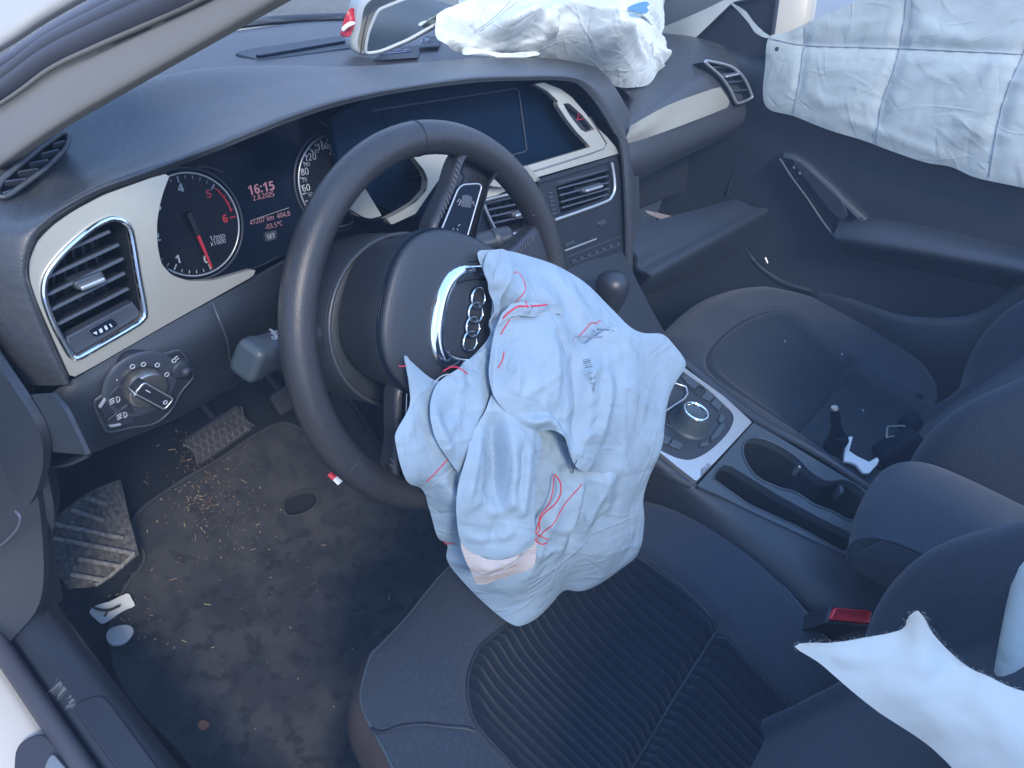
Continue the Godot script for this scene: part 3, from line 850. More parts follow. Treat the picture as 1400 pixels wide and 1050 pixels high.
	part("passenger_pad", surface([
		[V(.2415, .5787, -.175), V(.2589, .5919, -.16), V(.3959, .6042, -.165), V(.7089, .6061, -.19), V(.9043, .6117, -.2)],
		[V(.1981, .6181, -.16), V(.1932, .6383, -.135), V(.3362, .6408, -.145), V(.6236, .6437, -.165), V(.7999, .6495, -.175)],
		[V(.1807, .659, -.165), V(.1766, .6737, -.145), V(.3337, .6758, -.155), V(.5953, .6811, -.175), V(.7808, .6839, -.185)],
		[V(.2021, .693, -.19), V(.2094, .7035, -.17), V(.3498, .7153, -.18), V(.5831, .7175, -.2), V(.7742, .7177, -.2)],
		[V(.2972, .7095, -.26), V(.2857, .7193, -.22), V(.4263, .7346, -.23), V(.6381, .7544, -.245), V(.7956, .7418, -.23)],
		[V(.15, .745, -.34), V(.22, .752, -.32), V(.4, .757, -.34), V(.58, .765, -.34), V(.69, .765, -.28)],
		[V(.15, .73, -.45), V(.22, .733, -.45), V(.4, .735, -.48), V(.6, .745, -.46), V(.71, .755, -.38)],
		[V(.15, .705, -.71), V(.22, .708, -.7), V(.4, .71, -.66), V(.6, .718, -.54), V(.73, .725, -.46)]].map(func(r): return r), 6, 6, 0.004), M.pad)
	part("trim_strip", surface([
		[V(.1618, .6803, -.142), V(.218, .6778, -.147), V(.3236, .6803, -.151), V(.4785, .6828, -.161), V(.5726, .6836, -.17)],
		[V(.1598, .6901, -.144), V(.2146, .6923, -.15), V(.3295, .6957, -.16), V(.4848, .7002, -.171), V(.5874, .6928, -.176)],
		[V(.1754, .7028, -.15), V(.2241, .707, -.158), V(.3325, .7156, -.169), V(.4936, .7193, -.183), V(.5514, .7183, -.188)]], 6, 5, 0.003), M.alu)
	# silver panels; the smallest stands for a patch of light
	var eye := Transform3D(V(1, 0, 0), V(0, .9578, -.2873), V(0, .2873, .9578), V(-.3, .68, -.135))
	var vent_l := [Q(.0283, .0454), Q(.0336, .0426), Q(.0374, .0362), Q(.0371, .0244), Q(.0349, .0004), Q(.0324, -.03), Q(.0284, -.0362), Q(.0182, -.0397), Q(-.0048, -.0453), Q(-.0232, -.0496), Q(-.027, -.0482), Q(-.0294, -.0418), Q(-.0325, -.0195), Q(-.0331, -.0029), Q(-.0319, .0062), Q(-.0278, .0154), Q(-.0202, .0231), Q(-.0073, .0323), Q(.0111, .042), Q(.023, .0454)]
	part("trim_panel", plate(fillet([Q(.078, .0703), Q(.0621, .0691), Q(.0252, .0632), Q(.0025, .0561), Q(-.0126, .0494), Q(-.0255, .0409), Q(-.0342, .0289), Q(-.0378, .0166), Q(-.0378, .0008), Q(-.036, -.0247), Q(-.033, -.0637), Q(-.0131, -.0597), Q(.0486, -.0455), Q(.1307, -.0279), Q(.1344, -.0242), Q(.1327, -.0217), Q(.0938, -.0216), Q(.0727, -.0163), Q(.0597, -.0076), Q(.0539, .0037), Q(.0546, .0184), Q(.0582, .0351), Q(.0638, .0482), Q(.0699, .0589)], .003, 3), [inset(curve(vent_l, 6, true), 0.001)], face, -0.004, 0.0015, 0.005), M.alu)
	part("trim_panel", plate([Q(-.0389, -.0074), Q(-.0339, -.0147), Q(.0021, -.0104), Q(.0146, -.0009), Q(.0437, .0202), Q(.0618, .0332), Q(.0907, .0073), Q(.1704, -.0136), Q(.2283, -.0126), Q(.2016, .0101), Q(.1578, .009), Q(.1172, .013), Q(.0662, .0405), Q(.0498, .0499), Q(.0315, .0486), Q(.0047, .0516), Q(.013, .0422), Q(.0215, .0324), Q(.0256, .0216), Q(.0219, .0112), Q(.005, .0017), Q(-.0185, -.0039)], [], eye, -0.008, 0.0015, 0.004), M.alu)
	part("trim_panel", plate([Q(-.0591, .0277), Q(-.0418, -.0041), Q(-.0568, -.004), Q(-.0759, .003), Q(-.082, .0108)], [], eye, -0.008, -0.003, 0.004), M.alu)  # sunlit patch inside the cluster, modelled as a bright metal piece
	part("trim_panel", plate([Q(-.2122, -.0061), Q(-.1085, .015), Q(.0434, .0184), Q(.02, .0365), Q(.0118, .0424), Q(-.0097, .0623), Q(-.0284, .083), Q(-.0259, .0874), Q(-.048, .102), Q(-.0731, .112), Q(-.0526, .1122), Q(-.0168, .1014), Q(.007, .0891), Q(.0341, .0674), Q(.059, .0458), Q(.0878, .027), Q(.11, .0094), Q(.117, -.0012), Q(-.0929, -.0025), Q(-.2001, -.0128)], [[Q(-.0149, .0826), Q(-.0012, .0823), Q(.028, .0641), Q(.0564, .0411), Q(.0335, .0398), Q(.0214, .0452), Q(-.0021, .0662)]], stack, -0.006, 0.001, 0.004), M.alu)
	part("trim_groove", tube([V(-.0991, .6715, -.1477), V(.0698, .6754, -.1493), V(.1072, .6773, -.1501), V(.1142, .6832, -.1526), V(.0954, .7024, -.1607), V(.0754, .7211, -.1685)], 0.0012, 6), M.steel)
	# air vents
	air_vent(d, face, vent_l, [[Q(-.0129, .0245), Q(.026, .0326)], [Q(-.027, .0097), Q(.0297, .0216)], [Q(-.0295, -.0023), Q(.0301, .0105)], [Q(-.0298, -.0135), Q(.0283, -.0007)], [Q(-.0292, -.0253), Q(.0279, -.0132)]], [Q(-.0093, .0018), Q(.0103, .0043)], M.chrome).set_meta("label", "driver's outer air vent with chrome ring and slider")
	var panel := prism([Q(-.0263, -.0328), Q(.0264, -.0213), Q(.0303, -.0312), Q(.0269, -.0351), Q(-.0043, -.0436), Q(-.0227, -.0479), Q(-.0261, -.0467)], face, -0.012, -0.002, 0.001)
	var vent: Node3D = d.get_child(d.get_child_count() - 1)
	part("slider_panel", panel, M.slat_plastic, vent)
	part("slider", prism(fillet([Q(-.0101, -.0331), Q(.008, -.0288), Q(.0104, -.0345), Q(-.0074, -.0389)], .002), face, -0.002, 0.001, 0.001), M.gloss_black, vent)
	for q in [[Q(-.0089, -.0347), Q(-.006, -.0339), Q(-.0063, -.0368)], [Q(-.0042, -.0333), Q(-.0019, -.0328), Q(-.0017, -.036), Q(-.004, -.0364)], [Q(-.0001, -.0322), Q(.0017, -.0316), Q(.0024, -.0349), Q(.0006, -.0355)], [Q(.0039, -.0317), Q(.005, -.0315), Q(.0059, -.0343), Q(.0048, -.0345)]]:
		part("slider_mark", prism(q, face, 0.001, 0.0014), M.print_white, vent)
	var dem := Transform3D(V(.995, .0758, .0657), V(0, .6549, -.7557), V(-.1003, .7519, .6516), V(-.6385, .7611, -.188))
	air_vent(d, dem, fillet([Q(-.031, -.0152), Q(-.0242, -.0078), Q(-.0068, .0019), Q(.0122, .0119), Q(.0279, .0188), Q(.0312, .0182), Q(.0308, .014), Q(.0247, .0063), Q(.004, -.0064), Q(-.0258, -.0199), Q(-.03, -.02)], .004, 2), [[Q(-.028, -.0176), Q(-.0198, -.0168)], [Q(-.0232, -.0097), Q(-.0091, -.0108)], [Q(-.0126, -.0048), Q(.0016, -.0052)], [Q(-.0029, -.0001), Q(.0103, -.0001)], [Q(.0073, .0053), Q(.0205, .006)], [Q(.0177, .0107), Q(.0272, .0118)]], [], null, 0.03, 0.0018, -.002, .005).set_meta("label", "slim side window demister vent at the end of the dashboard")
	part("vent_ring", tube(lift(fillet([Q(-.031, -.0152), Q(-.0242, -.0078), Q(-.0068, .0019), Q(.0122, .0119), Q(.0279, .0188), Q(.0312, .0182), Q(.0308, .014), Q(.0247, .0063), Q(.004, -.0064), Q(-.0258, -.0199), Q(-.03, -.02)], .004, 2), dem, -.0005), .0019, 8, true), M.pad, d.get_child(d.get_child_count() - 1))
	air_vent(d, stack, [Q(-.0393, .0589), Q(.0927, -.0106), Q(.1006, -.0139), Q(.1015, -.038), Q(.0971, -.0549), Q(.0877, -.062), Q(.0727, -.0658), Q(-.056, -.0655), Q(-.0807, -.0604), Q(-.0879, -.01)].slice(1) + [Q(-.0882, -.0118)], [[Q(-.0377, -.0206), Q(.0888, -.024)], [Q(-.0375, -.0296), Q(.0917, -.0331)], [Q(-.0356, -.039), Q(.0924, -.043)], [Q(-.0337, -.0486), Q(.0933, -.052)], [Q(-.0333, -.0568), Q(.0901, -.0602)]], [Q(.0173, -.0395), Q(.0641, -.0403)], null).set_meta("label", "centre air vent nearest the passenger")
	part("vent_ring", tube(curve([V(-.0321, .6066, -.1199), V(.0252, .6062, -.1197), V(.0996, .6066, -.1199), V(.1168, .6107, -.1216), V(.1266, .6203, -.1256), V(.1272, .6384, -.1332), V(.1236, .6568, -.141)], 5), 0.0028, 8), M.silver, d.get_child(d.get_child_count() - 1))
	var tw := d.get_child(d.get_child_count() - 1)
	part("wheel_panel", prism([Q(-.0807, -.0238), Q(-.0431, -.0216), Q(-.0376, -.0611), Q(-.0693, -.0627)], stack, -.012, -.004, .001), M.dark_plastic, tw)
	for k in 6:
		var q: Vector2 = [Q(-.0598, -.0286)][0].lerp([Q(-.0546, -.0577)][0], k / 5.0)
		part("wheel_rib", box(V(.009, .0026, .004), .0008, stack * Transform3D(Basis(), V(q.x, q.y, -.0035))), M.slat_plastic, tw)
	air_vent(d, stack, [Q(-.1971, -.0116), Q(-.1426, -.0117), Q(-.11, -.0175), Q(-.1062, -.0649), Q(-.1289, -.0667), Q(-.1829, -.065), Q(-.192, -.0536), Q(-.1972, -.0314)], [[Q(-.1959, -.019), Q(-.1082, -.0246)], [Q(-.1938, -.0285), Q(-.1069, -.0344)], [Q(-.19, -.0375), Q(-.1054, -.0434)], [Q(-.1863, -.0465), Q(-.1039, -.0525)]], [Q(-.1457, -.042), Q(-.1287, -.0416)], null).set_meta("label", "centre air vent nearest the driver")
	part("vent_ring", tube(curve([V(-.091, .655, -.1402), V(-.1184, .6544, -.14), V(-.1653, .6557, -.1405), V(-.1715, .6527, -.1392), V(-.1675, .6404, -.1341), V(-.1567, .6197, -.1254), V(-.1489, .6095, -.1211), V(-.1271, .6075, -.1203), V(-.1011, .6066, -.1199)], 5), 0.0024, 8), M.silver, d.get_child(d.get_child_count() - 1))
	var vr := Transform3D(V(.993, .053, .1059), V(0, .8944, -.4472), V(-.1184, .4441, .8881), V(.5983, .7262, -.19))
	air_vent(d, vr, [Q(-.0886, .0398), Q(-.0593, .0375), Q(.0032, .0235), Q(.0461, -.0015), Q(.0703, -.0341), Q(.0638, -.0404), Q(.0212, -.044), Q(.0081, -.0398), Q(-.0078, -.0179), Q(-.0403, .0115)], [[Q(-.061, .0262), Q(.0111, .0229)], [Q(-.0428, .0118), Q(.0391, .0085)], [Q(-.0192, -.0048), Q(.0565, -.0079)], [Q(-.0057, -.0221), Q(.0684, -.0256)]], [Q(-.0251, .0089), Q(.0256, .0097)], M.silver).set_meta("label", "passenger's outer air vent with silver ring")
	# screen, switches and the centre stack
	var scr := part("display_screen", prism(fillet([Q(-.3792, .1079), Q(-.3074, .1251), Q(-.1656, .1276), Q(-.0102, .1241), Q(.0816, .0832), Q(.1354, .0085), Q(.1594, -.0229), Q(-.1098, -.0171), Q(-.2986, -.0149), Q(-.3823, .0335)], .004), stack, -0.036, -0.028, 0.001), M.screen, d)
	part("screen_glass", prism(fillet([Q(-.3134, .1054), Q(-.0784, .1081), Q(-.0729, .0317), Q(-.2876, .0331)], .004), stack, -0.028, -0.0265, 0.0006), M.screen, scr)
	part("screen_frame", tube([V(-.2958, .7547, -.213), V(-.0472, .7569, -.2139), V(-.0432, .7541, -.2127), V(-.0404, .6847, -.1836), V(-.0472, .6829, -.1828), V(-.2587, .6841, -.1833)], 0.0011, 6), M.slat_plastic, scr)
	var hz := part("hazard_switch", prism(fillet([Q(-.0118, .0805), Q(-.0032, .0806), Q(.0279, .0631), Q(.0528, .0425), Q(.0356, .0415), Q(.0235, .0469), Q(.0014, .0659)], .002), stack, -0.010, -0.002, 0.001), M.slat_plastic, d)
	part("warning_triangle", tube([V(.0484, .7193, -.171), V(.0554, .7284, -.1749), V(.0685, .7191, -.1709)], 0.0007, 6, true), M.print_red, hz)
	part("stack_panel", plate([Q(-.2259, -.008), Q(.1167, -.0034), Q(.1275, -.0357), Q(.1234, -.1383), Q(.1108, -.2201), Q(-.0441, -.209), Q(-.1719, -.1583), Q(-.216, -.0871)], [[Q(-.0805, -.0229), Q(.0933, -.0214), Q(.0889, -.0534), Q(.0713, -.0611), Q(-.0553, -.0616)], [Q(-.1904, -.0192), Q(-.1108, -.0212), Q(-.1153, -.0619), Q(-.1763, -.0609)]], stack, -0.010, -0.003, 0.008), M.dark_plastic)
	part("disc_slot", tube([V(-.0102, .5601, -.1047), V(.0719, .5583, -.1039)], 0.0016, 6), M.silver)
	for q in [[V(-.0052, .5496, -.1014), V(.1462, .5475, -.1005)], [V(-.0016, .5387, -.0968), V(.1466, .5343, -.095)], [V(.0002, .5281, -.0923), V(.1473, .5232, -.0903)]]:
		part("radio_seam", tube(q, 0.0009, 6), M.slat_plastic, d)
	for q in [[Q(.0485, -.0918), Q(.069, -.0917), Q(.0723, -.098), Q(.0517, -.098)], [Q(-.0413, -.1041), Q(-.0157, -.1048), Q(-.0144, -.1083), Q(-.0401, -.1076)], [Q(.0625, -.168), Q(.0795, -.169), Q(.0811, -.173), Q(.064, -.172)]]:
		part("radio_button", prism(q, stack, -0.003, 0.0002, 0.0008), M.slat_plastic, d)
	for k in 7:
		var q: Vector2 = [Q(-.0223, -.1336)][0].lerp([Q(.1011, -.1378)][0], k / 6.0)
		part("radio_button", prism(box2(.0075, .0048, .001, q), stack, -.003, .0, .0008), M.slat_plastic, d)
	# lower panel, side cover
	part("lower_panel", surface([
		[V(-.6855, .6132, -.118), V(-.6714, .6246, -.112), V(-.6524, .6289, -.113), V(-.5906, .643, -.116), V(-.5492, .6514, -.118), V(-.5069, .6589, -.122), V(-.4703, .661, -.13), V(-.4083, .6565, -.15)],
		[V(-.6847, .6029, -.11), V(-.6731, .61, -.107), V(-.6472, .6164, -.106), V(-.5985, .6231, -.106), V(-.5539, .6269, -.108), V(-.5097, .6229, -.12), V(-.4638, .6113, -.14), V(-.3989, .602, -.16)],
		[V(-.6791, .5734, -.11), V(-.6711, .5765, -.107), V(-.646, .5857, -.106), V(-.5979, .5931, -.107), V(-.5433, .5937, -.117), V(-.4939, .5775, -.14), V(-.4455, .5584, -.16), V(-.3816, .5433, -.18)],
		[V(-.6722, .5417, -.118), V(-.664, .5452, -.118), V(-.642, .5429, -.12), V(-.5901, .5373, -.125), V(-.527, .5324, -.14), V(-.4746, .5148, -.165), V(-.4266, .5001, -.18), V(-.3643, .4839, -.2)],
		[V(-.7, .53, -.15), V(-.69, .53, -.155), V(-.66, .52, -.17), V(-.6, .51, -.19), V(-.53, .5, -.2), V(-.47, .5, -.21), V(-.42, .5, -.23), V(-.35, .5, -.25)],
		[V(-.7, .53, -.3), V(-.69, .53, -.3), V(-.66, .52, -.32), V(-.6, .51, -.33), V(-.53, .5, -.34), V(-.47, .5, -.34), V(-.42, .5, -.34), V(-.35, .5, -.35)]].map(func(r): return r), 6, 6, 0.003), M.plastic)
	part("panel_seam", tube(curve([V(-.5505, .6516, -.117), V(-.5526, .6398, -.103), V(-.5465, .616, -.103), V(-.5385, .5846, -.115)], 5), 0.0012, 6), M.slat_plastic)
	part("panel_edge", tube(curve([V(-.6856, .6146, -.117), V(-.685, .6037, -.109), V(-.6793, .575, -.109), V(-.6725, .5427, -.117)], 5), [.001, .0015, .002, .0025, .003, .003, .003, .003, .003, .003, .003, .003, .0025, .002, .0015, .001], 8), M.plastic)
	part("side_cover", surface([
		[V(-.703, .661, -.0581), V(-.703, .6584, -.0409), V(-.703, .6454, -.03), V(-.703, .6321, -.0209)],
		[V(-.708, .6461, -.0829), V(-.708, .6381, -.0693), V(-.708, .6227, -.0642), V(-.708, .6018, -.0698)]], 6, 4, -0.003), M.plastic)
	part("fuse_cover", surface([
		[V(-.708, .6752, -.1867), V(-.708, .6694, -.1507), V(-.708, .6581, -.1241), V(-.708, .6513, -.1003), V(-.708, .6443, -.0838), V(-.708, .6344, -.0687), V(-.708, .6188, -.0658), V(-.708, .5951, -.0748), V(-.708, .5642, -.0927), V(-.708, .5239, -.1202), V(-.708, .4731, -.1606), V(-.708, .4335, -.1954)],
		[V(-.712, .6212, -.2545), V(-.712, .6139, -.2168), V(-.712, .6126, -.1771), V(-.712, .6035, -.1541), V(-.712, .5992, -.1364), V(-.712, .589, -.1245), V(-.712, .5784, -.1152), V(-.712, .5608, -.1213), V(-.712, .5305, -.1398), V(-.712, .49, -.1693), V(-.712, .4332, -.216), V(-.712, .3811, -.2598)],
		[V(-.714, .4654, -.4599), V(-.714, .4604, -.405), V(-.714, .4737, -.34), V(-.714, .4733, -.3058), V(-.714, .4708, -.2825), V(-.714, .4664, -.269), V(-.714, .462, -.2556), V(-.714, .4423, -.2626), V(-.714, .4145, -.2791), V(-.714, .3738, -.3103), V(-.714, .3103, -.36), V(-.714, .2425, -.4182)]], 4, 5, 0.006), M.plastic)
	# carcass behind everything
	part("carcass", box(V(1.36, .2, .02), .004, Transform3D(Basis(V(1, 0, 0), -0.2), V(0, .62, -.33))), M.dark_plastic)
	instruments(d)
	light_switch(d)
	# open glovebox lid
	var lid := surface([
		[V(.17, .535, -.13), V(.62, .515, -.10)],
		[V(.17, .518, -.0768), V(.6, .5205, -.0899)],
		[V(.165, .5008, -.065), V(.605, .517, -.0573)],
		[V(.165, .4918, -.0361), V(.635, .5077, -.0332)],
		[V(.17, .40, -.09), V(.635, .40, -.06)]], 3, 4, -0.005)
	part("glovebox_lid", lid, M.plastic, d)
	part("glovebox_inside", box(V(.5, .2, .01), .004, Transform3D(Basis(V(1, 0, 0), -.3), V(.43, .56, -.27))), M.dark_plastic)
	part("glovebox_sliver", surface([[V(.4114, .4925, -.2), V(.4833, .4705, -.2), V(.584, .4381, -.2)], [V(.4286, .4825, -.2), V(.5033, .453, -.2), V(.5722, .4408, -.2)]], 3, 3, .002), M.bag_tan)  # pale sliver of something unidentified inside the open glovebox
	host = null

func instruments(d: Node3D) -> void:
	var f := Transform3D(V(1, 0, 0), V(0, .9439, -.3303), V(0, .3303, .9439), V(-.42, .67, -.2135))
	var c := part("instrument_cluster", prism([Q(-.1119, .059), Q(-.0419, .0684), Q(.0437, .0821), Q(.1657, .1003), Q(.3127, .1017), Q(.3235, -.017), Q(.2268, -.0889), Q(.0243, -.0739), Q(-.0794, -.0686), Q(-.1294, -.0469)], f, -0.012, -0.002, 0.001), M.gloss_black, d)
	c.set_meta("label", "instrument cluster with two round dials and a clock display")
	part("cluster_rim", surface([
		[V(-.5214, .7144, -.2312), V(-.5342, .6951, -.2244), V(-.5426, .675, -.2174), V(-.5462, .6503, -.2087), V(-.5389, .6328, -.2026), V(-.5225, .6218, -.1987), V(-.4952, .6153, -.1965), V(-.4536, .6162, -.1968), V(-.4076, .6214, -.1986)],
		[V(-.5497, .7274, -.1806), V(-.5573, .7151, -.1763), V(-.5638, .7003, -.1711), V(-.5689, .6719, -.1612), V(-.5632, .6607, -.1573), V(-.5498, .6519, -.1542), V(-.5274, .6467, -.1524), V(-.4861, .6463, -.1522), V(-.4576, .6502, -.1536)]], 5, 3, .001), M.dark_plastic, c)
	part("cluster_rim", surface([
		[V(-.3364, .6451, -.2027), V(-.3083, .6284, -.1968), V(-.2774, .6254, -.1958), V(-.2428, .6319, -.198), V(-.2161, .6479, -.2037), V(-.2094, .6635, -.2091), V(-.2159, .6808, -.2152), V(-.2297, .6964, -.2206)],
		[V(-.3837, .6899, -.139), V(-.365, .6778, -.1354), V(-.338, .6723, -.1337), V(-.3144, .6759, -.1348), V(-.2916, .6829, -.1369), V(-.2769, .6917, -.1396), V(-.2753, .7028, -.1429), V(-.2877, .7237, -.1492)]], 5, 3, .001), M.gloss_black, c)
	part("cluster_edge", tube(curve([V(-.3534, .747, -.2277), V(-.3457, .7401, -.2253), V(-.333, .7373, -.2244), V(-.3193, .733, -.2228), V(-.3055, .7272, -.2208), V(-.2849, .716, -.2169)], 4), 0.0011, 6), M.slat_plastic, c)
	part("cluster_edge", tube(curve([V(-.4921, .7191, -.2275), V(-.4803, .7168, -.2267), V(-.4671, .7104, -.2244)], 4), 0.001, 6), M.slat_plastic, c)
	# rev counter
	var o: Vector2 = [Q(-.0892, .0003)][0]
	var dial := func(o2: Vector2, r: float) -> void:
		part("dial_face", prism(circle(o2, r, 48), f, -0.002, 0.0, 0.0005), M.dial, c)
		part("dial_ring", tube(lift(circle(o2, r, 64), f, 0.001), 0.0011, 8, true), M.silver, c)
		part("dial_ring", tube(lift(circle(o2, r + 0.0045, 64), f, 0.000), 0.0012, 8, true), M.slat_plastic, c)
	dial.call(o, 0.0475)
	var tick := func(o2: Vector2, a: float, r0: float, r1: float, wide: float, m: Material) -> void:
		part("tick", box(V(r1 - r0, wide, 0.0006), 0.0001, f * Transform3D(Basis(V(0, 0, 1), a), V(o2.x + cos(a) * (r0 + r1) / 2, o2.y + sin(a) * (r0 + r1) / 2, 0.0004))), m, c)
	for k in 31:                                                       # 0 at the foot of the dial, clockwise to 6 on the right
		var a := deg_to_rad(-81.0 - 9.35 * k)
		tick.call(o, a, 0.0395 if k % 5 == 0 else 0.042, 0.0452, 0.0011 if k % 5 == 0 else 0.0005, M.print_red if k > 25 else M.print_white)
	part("red_line", tube(lift(range(13).map(func(i): return o + Q(cos(deg_to_rad(42.0 - 36.0 * i / 12)), sin(deg_to_rad(42.0 - 36.0 * i / 12))) * 0.0425), f, 0.0004), 0.0008, 6), M.print_red, c)
	for k in 7:
		var a := deg_to_rad(-81.0 - 46.75 * k)
		text(c, "numeral", str(k), f, o + Q(cos(a), sin(a)) * 0.0345, 0.0003, 0.0105, M.print_red if k > 4 else M.print_white, 0.0, true)
	text(c, "dial_text", "1/min", f, [Q(-.0673, -.0159)][0], 0.0003, 0.006, M.print_white)
	text(c, "dial_text", "x1000", f, [Q(-.0679, -.0208)][0], 0.0003, 0.006, M.print_white)
	var needle := func(o2: Vector2, a: float, l: float) -> void:
		var t := f * Transform3D(Basis(V(0, 0, 1), a), V(o2.x, o2.y, 0.004))
		part("needle", prism([Q(0.008, -.0016), Q(l, -.0008), Q(l, .0008), Q(0.008, .0016)], t, -0.0006, 0.0006), M.print_red, c)
		part("needle_cap", prism(fillet([Q(-.013, -.003), Q(.010, -.0022), Q(.010, .0022), Q(-.013, .003)], .002), t, -0.002, 0.002, 0.001), M.dark_plastic, c)
	needle.call(o, deg_to_rad(-81.0), 0.043)
	# clock and trip readout
	text(c, "readout", "16:15", f, [Q(-.009, .0205)][0], 0.0006, 0.0125, M.print_pink, 0.0, true)
	text(c, "readout", "2.8.2025", f, [Q(-.0085, .0124)][0], 0.0006, 0.0065, M.print_pink)
	text(c, "readout", "41207 km  404.8", f, [Q(-.0066, -.0101)][0], 0.0006, 0.0065, M.print_pink)
	text(c, "readout", "-03.5°C", f, [Q(-.0043, -.0181)][0], 0.0006, 0.0065, M.print_pink)
	part("readout_line", tube([V(-.4468, .6626, -.2104), V(-.4024, .666, -.2116)], 0.0004, 4), M.print_grey, c)
	part("set_button", prism(fillet([Q(-.0168, -.0229), Q(-.002, -.0231), Q(-.0054, -.0331), Q(-.0184, -.0324)], .002), f, -0.002, 0.002, 0.001), M.slat_plastic, c)
	text(c, "button_text", "SET", f, [Q(-.0112, -.0279)][0], 0.0022, 0.006, M.print_white)
	# speedometer
	var p := [Q(.0344, .0293), Q(.0829, .0595)]
	var o2: Vector2 = Q(p[0].x + 0.0485, p[1].y - 0.0485)
	dial.call(o2, 0.0485)
	for k in 27:
		var a := deg_to_rad(228.0 - 10.4 * k)
		tick.call(o2, a, 0.041 if k % 2 == 0 else 0.0432, 0.046, 0.0008, M.print_white)
	var marks := [Q(.0467, .0038), Q(.0429, .0113), Q(.043, .0196), Q(.045, .0276), Q(.0494, .0344), Q(.0556, .0409), Q(.0633, .0457), Q(.0738, .0495), Q(.0823, .0487), Q(.0879, .0431), Q(.099, .0346), Q(.1018, .024), Q(.1024, .0128)]
	for k in marks.size():
		text(c, "numeral", ["50", "60", "70", "80", "100", "120", "140", "160", "180", "200", "220", "240", "260"][k], f, marks[k], 0.0003, 0.0092 if k in [1, 3, 5, 7, 9, 11] else 0.0055, M.print_grey if k % 2 == 0 else M.print_white)
	needle.call(o2, deg_to_rad(228.0), 0.044)
	for k in 6:
		var a := deg_to_rad(200.0 - 14.0 * k)
		tick.call([Q(.1429, -.0105)][0], a + PI, 0.015, 0.018, 0.0006, M.print_white)
	part("gauge_mark", tube([V(-.2834, .6615, -.2095), V(-.2804, .6547, -.2071)], 0.0009, 5), M.print_red, c)

